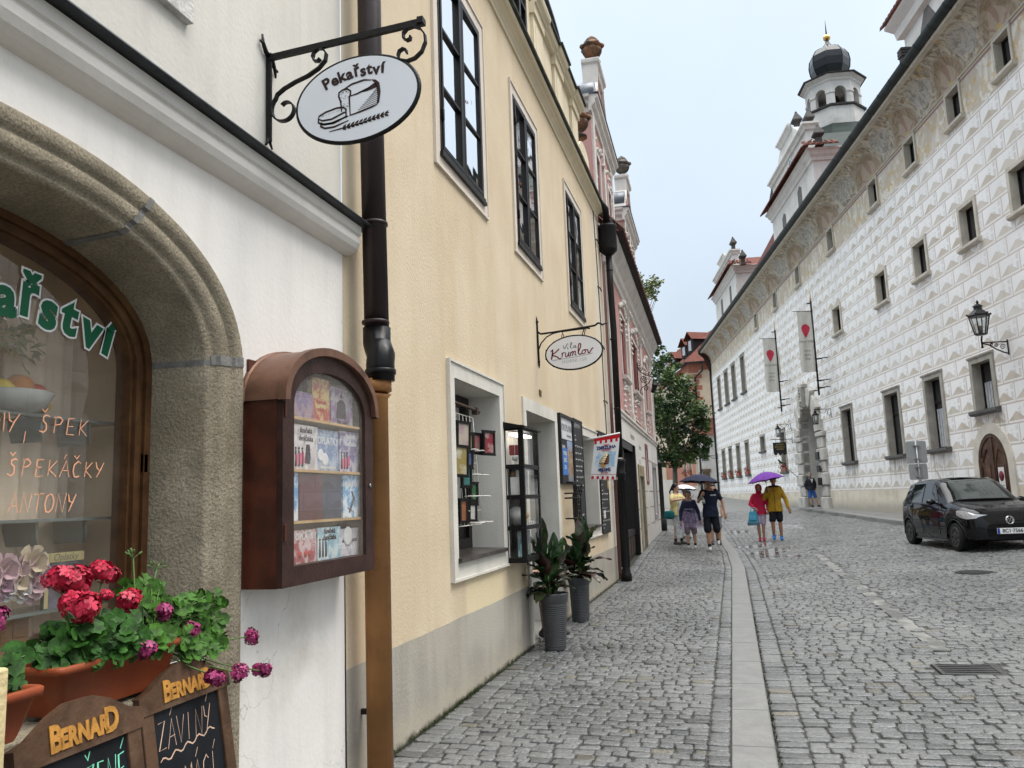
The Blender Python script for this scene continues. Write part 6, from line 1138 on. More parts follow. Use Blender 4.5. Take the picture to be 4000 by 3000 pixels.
for(a,b,c,d,k_),h in zip(W,holes):
 t=fw_[k_];u0,u1=-b,-a;hu0,hu1,hc,hd,dp_=h;stone=WSTP if k_ in 'tm' else WST;f=MB(RIGHT)
 f.box((u0,hc,-.01),(hu0,d,.05),bev=.006);f.box((hu1,hc,-.01),(u1,d,.05),bev=.006);f.box((hu0,hd,-.01),(hu1,d,.048),bev=.006)
 f.quad((hu0,hc,0),(hu0,hd,0),(hu0,hd,-dp_),(hu0,hc,-dp_));f.quad((hu1,hc,-dp_),(hu1,hd,-dp_),(hu1,hd,0),(hu1,hc,0));f.quad((hu0,hd,0),(hu1,hd,0),(hu1,hd,-dp_),(hu0,hd,-dp_));f.quad((hu0,hc,-dp_),(hu1,hc,-dp_),(hu1,hc,0),(hu0,hc,0))
 if k_ in 'lf':f.sweep([(0,d-.02),(.07,d-.02),(.09,d+.02),(.09,d+.05),(0,d+.07)],lambda o,z:(u0-.03,z,o),lambda o,z:(u1+.03,z,o))
 wnd=part('window',f,stone,ho)
 f=MB(RIGHT);zs=hc;pj=.13 if k_ in 'tm' else.17;f.sweep([(-.02,zs-.15),(pj-.05,zs-.14),(pj,zs-.09),(pj,zs-.01),(-.03,zs+.012)],lambda o,z:(u0-.08,z,o),lambda o,z:(u1+.08,z,o));part('sill',f,stone if k_ in 'tm' else WSD,wnd)
 f=MB(RIGHT);fw2=.055;ring(f,hu0+fw2,hu1-fw2,hc+fw2,hd-fw2,fw2,-dp_+.0,-dp_+.05);mu=(hu0+hu1)/2;f.box((mu-.03,hc+fw2,-dp_),(mu+.03,hd-fw2,-dp_+.045))
 if hd-hc>1.6:f.box((hu0+fw2,hc+(hd-hc)*.66,-dp_),(hu1-fw2,hc+(hd-hc)*.66+.07,-dp_+.06))
 part('window_frame',f,DKW,wnd);f=MB(RIGHT);f.quad((hu0,hc,-dp_+.015),(hu1,hc,-dp_+.015),(hu1,hd,-dp_+.015),(hu0,hd,-dp_+.015));part('pane',f,WGL,wnd)
 if k_=='l' and a<30:f=MB(RIGHT);f.grid(lambda p,r:(hu0+.06+p*(hu1-hu0)*.9,hc+.06+r*(hd-hc)*.55,-dp_+.02+.006*math.sin(p*40)),40,1);part('curtain',f,CURT,wnd)
q=Mat('painted_cove');u,v,uvs=q.uv();u=u+(q.noise(q.coord(),1.3,3)-.5)*.22;v=v+(q.noise(q.scale(q.coord(),(1.1,.9,1.2)),1.5,3)-.5)*.18
o=q.coord();ax_=u.abs()
sw=q.noise(o,1.5,7,.75,2.8);sw2=q.noise(o,2.1,6,.72,2.2)
cc_=q.mix(sw.smooth(.38,.62),(.20,.17,.125),(.60,.55,.46));cc_=q.mix(sw2.smooth(.55,.64)*.8,cc_,(.50,.32,.09));cc_=q.mix(q.noise(o,2.3,5,.7,1.5).smooth(.60,.67)*.7,cc_,(.14,.12,.10))
med=((ax_-1.0)*1.6).pw(2)+((v-.52)*2.1).pw(2);cc_=q.mix(med.lt(.42)*.75,cc_,q.mix(sw2.smooth(.40,.55),(.24,.23,.21),(.50,.48,.44)));cc_=q.mix((med-.48).abs().lt(.06)*.35,cc_,(.62,.58,.50))
lun=(ax_*1.75).pw(2)+(v*1.45).pw(2);cc_=q.mix(lun.lt(1.0)*.6,cc_,(.27,.18,.10));cc_=q.mix((lun-1.02).abs().lt(.12)*.5,cc_,(.46,.42,.35));cc_=q.mix((lun-1.02).abs().lt(.02)*.6,cc_,(.22,.18,.14))
sh_=(ax_*2.9).pw(2)+(v*2.15).pw(2);ang=q.xyz(q.comb(u,v,0));fan=((u/(v+.06))*2.3).sin().abs().gt(.45)
cc_=q.mix(sh_.lt(1.0)*.75,cc_,q.mix(fan,(.36,.24,.19),(.48,.39,.31)));cc_=q.mix(sh_.lt(.06),cc_,(.55,.40,.12))
cc_=q.mix(v.gt(.955),cc_,(.42,.38,.30));q.col(cc_);q.rough(.85);COVE=q.m
cent=[(a+b)/2 for a,b in ROW4];cent=[cent[0]-9.6,cent[0]-6.4,cent[0]-3.2]+cent+[57.5,61.5,65.5,69.5,74]
def bayu(s):
 for a,b in zip(cent,cent[1:]):
  if a<=s<=b:t=(s-a)/(b-a);return t if t<=.5 else t-1
 return 0
b=MB();ss=sorted(set(list(np.arange(S0+5,S1,.25))+cent[:-1]+[(a+b_)/2+e for a,b_ in zip(cent,cent[1:])for e in(-1e-4,1e-4)]));ss=[s for s in ss if s<S1]+[S1];nv=12;uv=[];vs=[]
for s in ss:
 for j in range(nv+1):t=j/nv;a=t*PI/2;vs.append(tuple(RP(s,.02+.72*(1-math.cos(a)),13.18+1.02*math.sin(a))));uv.append((2*bayu(s),t))
b.add(vs,[(i*(nv+1)+j,i*(nv+1)+j+1,(i+1)*(nv+1)+j+1,(i+1)*(nv+1)+j)for i in range(len(ss)-1)for j in range(nv)],True);b.uv=uv;part('painted_cove',b,COVE,ho)
for a_,b_ in ROW4:pass
f=MB(RIGHT);f.sweep([(-.02,13.17),(.05,13.17),(.06,13.21),(.03,13.235),(-.02,13.24)],lambda o,z:(-S1,z,o),lambda o,z:(-S0-5,z,o));f.sweep([(.70,14.19),(.86,14.19),(.88,14.25),(.86,14.34),(.70,14.36)],lambda o,z:(-S1-.05,z,o),lambda o,z:(-S0-5,z,o));part('cove_moulding',f,WSTP,ho)
GUT=mat('dark_zinc_gutter',(.028,.034,.033),.5,.3,3,.15,20,metal=.3,streak=.2)
f=MB();P=[(.93+.17*math.cos(t),14.44-.17*math.sin(t))for t in np.linspace(-.1,PI+.1,12)];n_=len(P);ends=(S1+.1,S0+5);f.add([tuple(RP(s,o_,z))for s in ends for o_,z in P],[(j,j+1,n_+j+1,n_+j)for j in range(n_-1)],True)
for s in np.arange(S0+5,S1,1.02):f.add([tuple(RP(s_,.93+(o_-.93)*1.08,14.44+(z-14.44)*1.08))for s_ in(s,s+.05)for o_,z in P],[(j,j+1,n_+j+1,n_+j)for j in range(n_-1)],True)
part('gutter',f,GUT,ho);f=MB(RIGHT);f.quad((-S1-.1,14.36,.86),(-S0-5,14.36,.86),(-S0-5,20.5,-6.5),(-S1-.1,20.5,-6.5));f.quad((-S1-.1,14.36,.86),(-S1-.1,20.5,-6.5),(-S1-.1,12,-10),(-S1-.1,12,0));f.quad((-S1-.1,20.5,-6.5),(-S0-5,20.5,-6.5),(-S0-5,14,-14),(-S1-.1,14,-14));rf_=part('roof',f,TILEB,ho)
f=MB();P0=RP(S1+.05,.91,14.32);f.tube([P0,P0+Vector((0,0,-.25)),RP(S1-.05,.5,13.7),RP(S1-.1,.12,13.3),RP(S1-.1,.12,1.2)],.085,10);f.lathe([(.12,0),(.17,.1),(.17,.35),(.14,.36)],tuple(P0-Vector((0,0,.25))),10)
for z in(11,8,5,3):f.lathe([(.1,-.02),(.1,.02)],tuple(RP(S1-.1,.12,z)),10)
part('corner_downpipe',f,GUT,ho)
PSM=mat('rusticated_portal_stone',(.50,.475,.43),.85,.2,2.2,.5,14,streak=.25,stain=(.26,.25,.235),ss=1.4,st=(.5,.72));PSW=mat('warm_portal_stone',(.45,.40,.31),.85,.2,2.2,.5,14)
pu,pw_,pz,pr_o,gz_p=-42.5,1.5,4.3,1.5,.62
b=MB(RIGHT);rd=random.Random(2)
def voussoir(a0,a1,r0,r1,w):
 P=[(pu+r*math.cos(a),pz+r*math.sin(a))for a,r in((a0,r0),(a1,r0),(a1,r1),(a0,r1))];c_=(sum(p[0]for p in P)/4,sum(p[1]for p in P)/4);Q=[(c_[0]+(p[0]-c_[0])*.86,c_[1]+(p[1]-c_[1])*.9)for p in P]
 b.add([(p[0],p[1],-.3)for p in P]+[(p[0],p[1],w-.07)for p in P]+[(p[0],p[1],w)for p in Q],[(i,(i+1)%4,4+(i+1)%4,4+i)for i in range(4)]+[(4+i,4+(i+1)%4,8+(i+1)%4,8+i)for i in range(4)]+[(8,9,10,11)])
nvs=13
for i in range(nvs):
 a0,a1=PI*i/nvs+.012,PI*(i+1)/nvs-.012;k_=abs(i-6);r1=(2.35+.10*math.exp(-(k_/2.5)**2))+(.14 if i%2==0 else-.05);voussoir(a0,a1,1.5,r1,.22 if i%2==0 else.16)
b.prism([(pu-.16,5.72),(pu+.16,5.72),(pu+.24,6.3),(pu+.2,6.75),(pu-.2,6.75),(pu-.24,6.3)],-.1,.36);b.box((pu-.27,6.72,-.1),(pu+.27,6.9,.34),bev=.02)
for i in range(7):b.ball((pu+.05*math.sin(i*2),5.85+i*.15,.36),.11-.006*i,8,6)
part('voussoirs',b,PSM,ho,'stone fan of the hotel portal')
jb={-1:MB(RIGHT),1:MB(RIGHT)};z=gz_p-.1;i=0
while z<pz-.05:
 h=min(.62 if i%2==0 else.55,pz-z)
 for sgn in(-1,1):
  b=jb[sgn];wj=1.10+(.18 if i%2==0 else 0);a_,c_=pu+sgn*1.5,pu+sgn*(1.5+wj);b.box((min(a_,c_),z+.012,-.3),(max(a_,c_),z+h-.012,.20 if i%2==0 else.13),bev=.05)
 z+=h;i+=1
for sgn in(-1,1):part('jamb_stones',jb[sgn],PSM,ho)
b=MB(RIGHT);n_=20;A_=[(pu-1.5,gz_p-.1)]+[(pu-1.5*math.cos(PI*t/n_),pz+1.5*math.sin(PI*t/n_))for t in range(n_+1)]+[(pu+1.5,gz_p-.1)]
for(p,r)in zip(A_,A_[1:]):b.quad((p[0],p[1],.02),(r[0],r[1],.02),(r[0],r[1],-.8),(p[0],p[1],-.8))
part('passage',b,mat('portal_soffit_stone',(.62,.59,.53),.85,.15,1.5,.3,12),ho)
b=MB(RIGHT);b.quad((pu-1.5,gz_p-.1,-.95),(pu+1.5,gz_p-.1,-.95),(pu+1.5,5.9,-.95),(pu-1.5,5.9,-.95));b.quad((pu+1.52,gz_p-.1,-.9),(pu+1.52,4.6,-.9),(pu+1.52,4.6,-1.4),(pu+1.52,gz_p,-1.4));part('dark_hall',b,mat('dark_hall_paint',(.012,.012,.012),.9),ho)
b=MB(RIGHT)
for i in range(7):b.box((pu-1.45+i*.42,gz_p-.1,-.90),(pu-1.2+i*.42,4.15,-.84),bev=.01)
b.box((pu+.35,gz_p,-.6),(pu+1.4,4.3,-.55));gl_=part('gate_leaf',b,mat('dark_grey_gate',(.05,.05,.052),.5,.2,5),ho);b=MB(RIGHT);b.tube([(pu+1.45,4.1,-.5),(pu+1.0,4.3,-.5),(pu+.6,4.8,-.5),(pu+.2,5.4,-.5),(pu-.3,5.6,-.5),(pu-.8,5.4,-.5)],.06,6);part('gilt_arch',b,mat('gilded_iron',(.42,.32,.13),.45,.2,10,metal=.4),gl_)
for(du,z,w2,h2,lab)in((1.62,2.95,.55,.36,'topmost small black notice board on the right jamb of the portal'),(1.70,2.35,.5,.3,'middle small black notice board on the right jamb of the portal'),(1.74,1.7,.5,.36,'lowest small black notice board on the right jamb of the portal')):
 b=MB(RIGHT);b.box((pu+du-.1,z,.20),(pu+du+w2-.1,z+h2,.27),bev=.01);solo('notice_board',b,PFR,lab,'notice board','notice boards on the portal jamb')
b=MB(RIGHT);du_,dhw,dz_,dr_=-23.84,.84,1.98,.9;A1=lambda hw,r:[(du_-hw,.35)]+[(du_-hw*math.cos(PI*t/20),dz_+r*math.sin(PI*t/20))for t in range(21)]+[(du_+hw,.35)]
P0,P1=A1(dhw+.30,dr_+.30),A1(dhw,dr_);n_=len(P0);b.add([(p[0],p[1],.0)for p in P0]+[(p[0],p[1],.05)for p in P0]+[(p[0],p[1],.05)for p in P1]+[(p[0],p[1],-.3)for p in P1],[(l*n_+j,l*n_+j+1,(l+1)*n_+j+1,(l+1)*n_+j)for l in range(3)for j in range(n_-1)],False)
part('door_arch',b,mat('pale_door_stone',(.58,.545,.47),.85,.12,3,.3,25),ho);b=MB(RIGHT);b.add([(p[0],p[1],.012)for p in P1],[tuple(range(n_))]);
P2=A1(dhw-.10,dr_-.10);b.add([(p[0],p[1],.012)for p in P1]+[(p[0],p[1],.035)for p in P1]+[(p[0],p[1],.035)for p in P2]+[(p[0],p[1],.014)for p in P2],[(l*n_+j,l*n_+j+1,(l+1)*n_+j+1,(l+1)*n_+j)for l in range(3)for j in range(n_-1)]);b.box((du_-.05,.35,.012),(du_+.05,dz_+dr_-.08,.04),bev=.01)
for sgn in(-1,1):
 c_=du_+sgn*.40;b.tube([(c_-.27,.6,.02),(c_-.27,2.05,.02),(c_-.1*sgn,2.45,.02),(c_+.27*(1 if sgn<0 else-1)*-1,2.3 if False else 2.2,.02),(c_+.27,.6,.02)],.025,6)
 b.box((c_-.2,.7,.012),(c_+.2,1.3,.03),bev=.012);b.box((c_-.2,1.42,.012),(c_+.2,2.0,.03),bev=.012)
dor=part('wooden_door',b,mat('brown_oak_door',(.075,.036,.022),.5,.35,5,.2,25,stain=(.13,.07,.04),ss=3),ho)
b=MB(RIGHT);b.box((du_-.62,1.26,.042),(du_-.34,1.66,.048));pn_=solo('paper_notice',b,P_W,'white paper notice on the left leaf of the arched wooden door','notice');b=MB()
for i in range(5):text(b,('ZÁKAZ','VSTUPU','dvůr','soukromý','objekt')[i],.05,RIGHT@T3(du_-.48,1.60-i*.065,.0485),.001)
part('lettering',b,mat('print_grey',(.2,.2,.2),.6),pn_);b=MB(RIGHT);b.box((du_+.26,1.22,.042),(du_+.58,1.92,.05),bev=.004);ns=solo('no_parking_plate',b,P_W,'white plate with a dark red disc on the right leaf of the arched door','sign');b=MB(RIGHT@T3(du_+.42,1.68,.05));b.lathe([(.14,0),(.14,.003),(.001,.003)],(0,0,0),24);part('disc',b,mat('deep_red_disc',(.15,.01,.03),.5),ns);b=MB();text(b,'NEPARKOVAT',.05,RIGHT@T3(du_+.42,1.42,.0505),.001,sx=.8);text(b,'výjezd',.06,RIGHT@T3(du_+.42,1.33,.0505),.001);part('lettering',b,PD,ns)
def banner(s,pole,zt,zb,u_out,lab,ztip,lines,brz):
 M=frame(RP(s,0,0),-NR,(0,0,1),-DR)
 t=thing('hotel_banner',lab,'banner',tuple(RP(s,pole,zb-1)),0,'grey banners on the hotel front');b=MB(M);b.tube([(pole,brz[-1]-.35,0),(pole,zt+.48,0)],.045,8);b.tube([(pole-.02,zt,0),(u_out+.18,zt+.02,0)],.014,6);b.tube([(pole,zt+.38,0),(pole+.2,zt+.36,0)],.03,6);b.lathe([(.06,-.02),(.06,.02)],(0,0,0),8)if False else None
 for z in brz:b.tube([(pole,z-.0,0),(.0,z+.04,.0)],.022,6);b.tube([(pole,z-.04,0),(.25,z,0)],.018,6);b.ball((pole,z,0),.065,8,6)
 for z in(zt+.0,zb+.02):b.ball((pole,z,0),.06,8,6)
 b.tube([(pole,brz[-1]-.12,0),(pole+.22,brz[-1]-.12,0)],.025,6);part('pole',b,BLK,t);b=MB(M);b.tube([(pole,zt+.46,0),(pole,ztip,0)],[.03,.006],6);part('gilt_tip',b,mat('gilt_spike',(.62,.45,.17),.4,.1,9,metal=.5),t)
 fn=lambda i,j:(pole+.04+(u_out-pole-.04)*i+.02*math.sin(j*6),zb+(zt-zb)*j+(.06*(1-i)if j<.05 else 0)*0,.05*math.sin(i*9+j*2)*(1.15-j))
 b=MB(M);b.grid(fn,24,30);part('cloth',b,mat('grey_beige_banner_cloth',(.56,.54,.49),.75,.08,3,0,streak=.2),t)
 def on(i,j,off=.004):p=fn(i,j);return Vector(p)+Vector((0,0,off))
 b=MB(M);P=[(.5+.30*math.sin(a)*(1 if math.cos(a)>-.2 else.92),.715+.075*math.cos(a))for a in np.linspace(-2.0,2.0,17)]+[(.5,.565)]
 rows_=14;vs=[];
 for r_ in range(rows_+1):
  jj=.565+(.79-.565)*r_/rows_;y_=(jj-.715)/.075;hw_=.30*math.sqrt(max(0,1-y_*y_))if jj>.69 else.285*((jj-.565)/.125)**.75
  for cI in range(9):vs.append(tuple(on(.5+hw_*(cI/4-1),jj,.008)))
 b.add(vs,[(r_*9+c_,r_*9+c_+1,r_*9+10+c_,r_*9+9+c_)for r_ in range(rows_)for c_ in range(8)],True);part('rose_emblem',b,mat('crimson_print',(.50,.04,.075),.7,.12,4),t)
 b=MB();
 for s_,sz,j in lines:p=on(.48,j,.06);text(b,s_,sz,frame(M@p,NR,(0,0,1),-DR),.001,sx=.95)
 part('lettering',b,mat('dim_grey_print',(.12,.12,.11),.7),t)
banner(38.33,.54,9.84,6.93,1.235,'larger grey banner with crimson rose, nearer one above the portal',11.1,[('Hotel Růže',.15,.50),('* * * *',.08,.465),('Wellness',.14,.35),('Restaurace',.14,.285),('Terasa',.14,.22)],(7.55,6.52,6.18))
banner(46.04,.50,10.06,7.01,1.235,'grey banner with crimson rose, farther one left of the portal',11.25,[('Hotel Růže',.15,.50),('* * * *',.08,.465),('Wellness',.14,.35),('Restaurant',.14,.285),('Terrace',.14,.22)],(7.58,6.55,6.22))
LGL=glassmat('lantern_glass',tint=(.86,.88,.88),refl=1.6)
def lantern_body(b,g,c,h,r0,r1,n=6,M=None):
 """glazed lantern, wider at the top; c is its bottom centre"""
 x,y,z=c
 for z0,rr in((0,r0),(h,r1)):b.lathe([(rr*.95,z0-.02),(rr*1.08,z0-.01),(rr*1.08,z0+.015),(rr*.95,z0+.02)],(x,y,z),n,False)
 for i in range(n):a=2*PI*i/n;b.tube([(x+r0*math.cos(a),y+r0*math.sin(a),z),(x+r1*math.cos(a),y+r1*math.sin(a),z+h)],.014*r1/.2,5)
 b.lathe([(r1*1.15,h+.02),(r1*.55,h+r1*.62),(r1*.42,h+r1*.7),(r1*.42,h+r1*1.0),(r1*.55,h+r1*1.05),(r1*.2,h+r1*1.3),(r1*.1,h+r1*1.35),(r1*.16,h+r1*1.5),(.004,h+r1*1.75)],(x,y,z),n,False)
 g.lathe([(r0*.93,.0),(r1*.93,h)],(x,y,z),n,False);b.tube([(x,y,z),(x,y,z+h*.45)],r0*.22,6)
def portal_lamp(s,lab):
 M=frame(RP(s,0,0),-NR,(0,0,1),-DR);t=thing('portal_lantern',lab,'lantern',tuple(RP(s,.72,4.5)),0,'lanterns beside the portal');b=MB(M);b.bar([(0,4.82,0),(0,5.22,0)],.03,.03);b.bar([(0,5.19,0),(.78,5.20,0)],.025,.025);b.tube([(.02,5.0,0),(.1,4.86,0),(.16,4.95,0),(.15,5.1,0),(.1,5.15,0)],.014,6);b.tube([(.2,5.17,0),(.3,5.02,0),(.48,5.02,0),(.6,5.17,0)],.012,6);b.tube([(.72,5.2,0),(.72,5.08,0)],.014,6);part('arm',b,BLK,t)
 b=MB();g=MB();c=RP(s,.72,4.52);lantern_body(b,g,tuple(c),.42,.11,.15);part('lantern',b,BLK,t);part('lantern_glass',g,LGL,t)
portal_lamp(38.59,'black iron lantern on the right of the stone portal');portal_lamp(46.36,'black iron lantern above the tavern sign left of the portal')
s_=46.27;M=frame(RP(s_,0,0),-NR,(0,0,1),-DR);t=thing('tavern_sign','black hanging tavern sign with gold lettering and scalloped lower edge','sign',tuple(RP(s_,.7,3.5)));b=MB(M);b.bar([(.01,4.1,0),(.01,4.45,0)],.03,.02);b.tube([(0,4.34,0),(1.2,4.36,0)],.018,6);
for x in(.5,.9):b.tube([(x,4.36,0),(x,4.18,0)],.01,5)
part('arm',b,BLK,t);b=MB(M);P=[(.36,4.18),(.36,3.62)]
for i in range(3):cx_=.36+.12+i*.24;P+=[(cx_-.07,3.50),(cx_,3.47),(cx_+.07,3.50),(cx_+.12,3.62)]
P+=[(1.08,3.62),(1.08,4.18)];b.prism(P[:-2]+[(1.08,4.18)],-.02,.02);bd2=part('board',b,PFR,t);b=MB()
for i,w_ in enumerate(('KAVÁRNA','RESTAURACE','VINÁRNA')):text(b,w_,.105,frame(M@Vector((.72,4.06-i*.13,.021)),NR,(0,0,1),-DR),.002,sx=.86,bold=.001)
part('gold_lettering',b,mat('gold_leaf_letters',(.40,.29,.09),.4,.2,20,metal=.3),bd2)
TSM=mat('gold_tassel',(.35,.26,.1),.5)
for i in range(3):b=MB(M);b.ball((.48+i*.24,3.44,0),.03,6,5);part('tassel',b,TSM,bd2)
b=MB(RIGHT);b.tube([(-44.9,2.05,.05),(-45.3,2.55,.5),(-45.6,3.0,.85)],.016,6);b.caps((-45.62,3.02,.87),(-45.72,3.18,.96),.06,.05,8);solo('flag_stub',b,BLK,'furled black flag on a slanted stick left of the portal','flag');b=MB(RIGHT);b.box((-45.55,1.78,.0),(-45.1,2.35,.04),bev=.006);solo('bronze_plaque',b,mat('dark_bronze',(.05,.05,.045),.5,.2,9,metal=.3),'dark plaque on the wall left of the portal','plaque')
def flowerbox(u0,u1,z,o,lab,mk=RIGHT):
 t=thing('flower_box',lab,'flower box',tuple(mk@Vector(((u0+u1)/2,z,o))),0,'window boxes with red flowers');b=MB(mk);b.box((u0,z,o-.12),(u1,z+.2,o+.08),bev=.01);part('box',b,TERR,t);rd=random.Random(int(u0*7));lf=MB(mk);fl=MB(mk)
 for i in range(70):p=Vector((rd.uniform(u0-.05,u1+.05),z+.18+abs(rd.gauss(.12,.12)),o+rd.gauss(.0,.1)));a=rd.uniform(0,6);d=Vector((math.cos(a),math.sin(a),rd.uniform(-.6,.8)))*.09;e=Vector((-math.sin(a),math.cos(a),rd.uniform(-.5,.5)))*.06;(lf if rd.random()<.5 else fl).add([tuple(p),tuple(p+d+e),tuple(p+d*1.4),tuple(p+d-e)],[(0,1,2,3)])
 part('leaves',lf,LEAFS[0],t);part('blossoms',fl,PETR,t)
for(a,b_),lab in zip(((69.2,71.0),(65.9,67.5),(62.3,63.95),(58.8,60.25)),('leftmost of the four red window boxes on the far lower hotel windows','second from left of the four red window boxes on the far hotel windows','third from left of the four red window boxes on the far hotel windows','rightmost of the four red window boxes on the far lower hotel windows')):flowerbox(-b_+.1,-a-.1,2.76,.12,lab)
flowerbox(-49.0,-47.85,2.62,.08,'orange planted window box below the tavern sign')
s_=22.32;M=frame(RP(s_,0,0),-NR,(0,0,1),-DR);t=thing('street_lantern','large glazed street lantern on a scrolled iron wall bracket','street lamp',tuple(RP(s_,.66,5.2)));b=MB(M);b.bar([(.012,4.86,0),(.012,5.28,0)],.03,.02);b.bar([(0,5.22,0),(.68,5.22,0)],.03,.03);b.tube([(.02,4.9,0),(.12,4.93,0),(.3,5.02,0),(.5,5.16,0),(.66,5.2,0)],.018,6)
for c_,r_ in(((.14,5.08),.075),((.30,5.13),.055),((.42,5.16),.04)):b.tube([(p[0],p[1],0)for p in scroll(c_,.01,r_,0,9,24)],.011,5)
b.tube([(.66,5.08,0),(.66,5.30,0),(.64,5.40,0)],.024,8);b.ball((.66,5.1,0),.035,8,6);part('bracket',b,BLK,t);b=MB();g=MB();c=RP(s_,.655,5.45);lantern_body(b,g,tuple(c),.50,.145,.255);
for i in range(6):a=2*PI*i/6;b.ball((c.x+.285*math.cos(a),c.y+.285*math.sin(a),c.z+.54),.03,6,5)
part('lantern',b,mat('grey_black_lantern',(.03,.03,.03),.4,.2,9),t);part('lantern_glass',g,LGL,t)
GRC=mat('green_copper_sheet',(.012,.024,.020),.6,.4,2.5,.2,10,spec=.1,stain=(.006,.009,.009),ss=1.2)
WHT=mat('white_gable_render',(.68,.665,.63),.85,.08,1.2,.2,15,streak=.3,stain=(.5,.48,.44),ss=.8,st=(.52,.75));CAPM=mat('dark_stone_cap',(.06,.058,.054),.7,.3,4,.3,15)
def obelisk(b,u,z,w,k_=1.0):
 for dz,r in((0,.42),(.35,.30),(.7,.30),(.78,.42),(.85,.44),(1.0,.62),(1.12,.62)):pass
 prof=[(.36,0),(.36,.12),(.27,.22),(.25,.75),(.36,.85),(.5,.98),(.5,1.08),(.12,1.75),(.10,1.85),(.03,1.95)]
 b.lathe([(r*k_*1.2,h*k_)for r,h in prof],(0,0,0),4,False,rot=PI/4)
def roofgable(u0,u1,w0,zb,ze,zc,zr,lab,obs,clock=False,back=4.0):
 uc,hw=(u0+u1)/2,(u1-u0)/2;t=part('roof_gable',MB(RIGHT).box((u0,zb,w0-back),(u1,ze,w0)),WHT,ho,lab)
 b=MB(RIGHT);pr_=[(0,ze-.6),(.08,ze-.56),(.1,ze-.4),(.2,ze-.28),(.24,ze-.12),(.34,ze-.06),(.34,ze),(0,ze+.02)];b.sweep(pr_,lambda o,z:(u0-o,z,w0+o),lambda o,z:(u1+o,z,w0+o));b.sweep(pr_,lambda o,z:(u1+o,z,w0+o),lambda o,z:(u1+o,z,w0-1.6));b.sweep(pr_,lambda o,z:(u0-o,z,w0-1.6),lambda o,z:(u0-o,z,w0+o));part('cornice',b,WHT,t)
 b=MB(RIGHT);n_=int((u1-u0+1)/.28)
 for i in range(n_):u=u0-.55+i*.28;b.add([(u,ze+.02,w0+.6),(u+.07,ze+.12,w0+.6),(u+.2,ze+.12,w0+.6),(u+.27,ze+.02,w0+.6),(u,ze+.42,w0-.0),(u+.07,ze+.52,w0),(u+.2,ze+.52,w0),(u+.27,ze+.42,w0)],[(0,1,5,4),(1,2,6,5),(2,3,7,6),(0,3,2,1)])
 for i in range(6):ww=w0+.5-i*.28;b.add([(u1+.6,ze+.02,ww),(u1+.6,ze+.12,ww-.07),(u1+.6,ze+.12,ww-.2),(u1+.6,ze+.02,ww-.27),(u1-.0,ze+.42,ww),(u1,ze+.52,ww-.07),(u1,ze+.52,ww-.2),(u1,ze+.42,ww-.27)],[(0,1,5,4),(1,2,6,5),(2,3,7,6),(0,3,2,1)])
 part('tile_skirt',b,TILE,t)
 g=MB(RIGHT);P=[(uc-hw*.86,ze),(uc-hw*.86,zc-.35),(uc+hw*.86,zc-.35),(uc+hw*.86,ze)];g.prism(P[::-1],w0-.5,w0-.02);P=[(uc-hw*.80,zc),(uc-hw*.55,zc+(zr-zc)*.25),(uc-hw*.32,zr-.15),(uc-.25*hw,zr),(uc+.25*hw,zr),(uc+hw*.32,zr-.15),(uc+hw*.55,zc+(zr-zc)*.25),(uc+hw*.80,zc)];g.prism(P[::-1],w0-.5,w0-.02);gp=part('upper_gable',g,WHT,t)
 g=MB(RIGHT);pr2=[(-.02,zc-.38),(.1,zc-.34),(.14,zc-.2),(.26,zc-.1),(.26,zc),(-.02,zc+.03)];g.sweep(pr2,lambda o,z:(uc-hw*.86-o,z,w0+o-.02),lambda o,z:(uc+hw*.86+o,z,w0+o-.02));g.sweep(pr2,lambda o,z:(uc+hw*.86+o,z,w0+o-.02),lambda o,z:(uc+hw*.86+o,z,w0-.6));g.sweep([(a,z-zc+zr+.1)for a,z in pr2],lambda o,z:(uc-hw*.27-o,z,w0+o-.02),lambda o,z:(uc+hw*.27+o,z,w0+o-.02));part('gable_cornice',g,WHT,gp)
 for(u,z,k_)in obs:b=MB(RIGHT@T3(u,z,w0-.3)@Matrix.Rotation(-PI/2,4,'X'));obelisk(b,u,z,w0,k_);part('obelisk',b,CAPM,gp)
 if clock:
  b=MB(RIGHT@T3(uc+clock[0],clock[1],w0));b.lathe([(.62,-.02),(.62,.03),(.56,.04),(.001,.04)],(0,0,0),32,False);cl=part('clock_face',b,mat('pale_blue_dial',(.55,.58,.6),.5,.05,3),gp);b=MB(RIGHT@T3(uc+clock[0],clock[1],w0+.042))
  for i in range(12):a=i*PI/6;b.bar([(.44*math.cos(a),.44*math.sin(a),0),(.54*math.cos(a),.54*math.sin(a),0)],.05,.01,up=(0,0,1))
  b.bar([(0,0,.005),(-.35,-.12,.005)],.05,.01,up=(0,0,1));b.bar([(0,0,.01),(.1,.42,.01)],.04,.01,up=(0,0,1));part('clock_hands',b,PD,cl)
 b=MB(RIGHT);b.quad((u0,ze-.1,w0-.5),(uc,zr,w0-.5),(uc,zr,w0-back-6),(u0,ze-.1,w0-back-6));b.quad((uc,zr,w0-.5),(u1,ze-.1,w0-.5),(u1,ze-.1,w0-back-6),(uc,zr,w0-back-6));part('gable_roof',b,GRC if clock else TILEB,t);return t
k1=1.0536;zz=lambda z:EYE+(z-EYE)*k1
g1=roofgable(-49.0,-39.8,-.6,13,zz(17.55),zz(19.2),zz(20.3),'white clock gable with obelisks below the onion turret',[(-43.05,zz(20.0)-.1,.62),(-40.9,zz(19.2)-.2,.62),(-39.55,zz(17.5)+.1,.62),(-45.1,zz(19.2),.6),(-47.2,zz(17.6)+.1,.6)],clock=(.45,zz(18.25)))
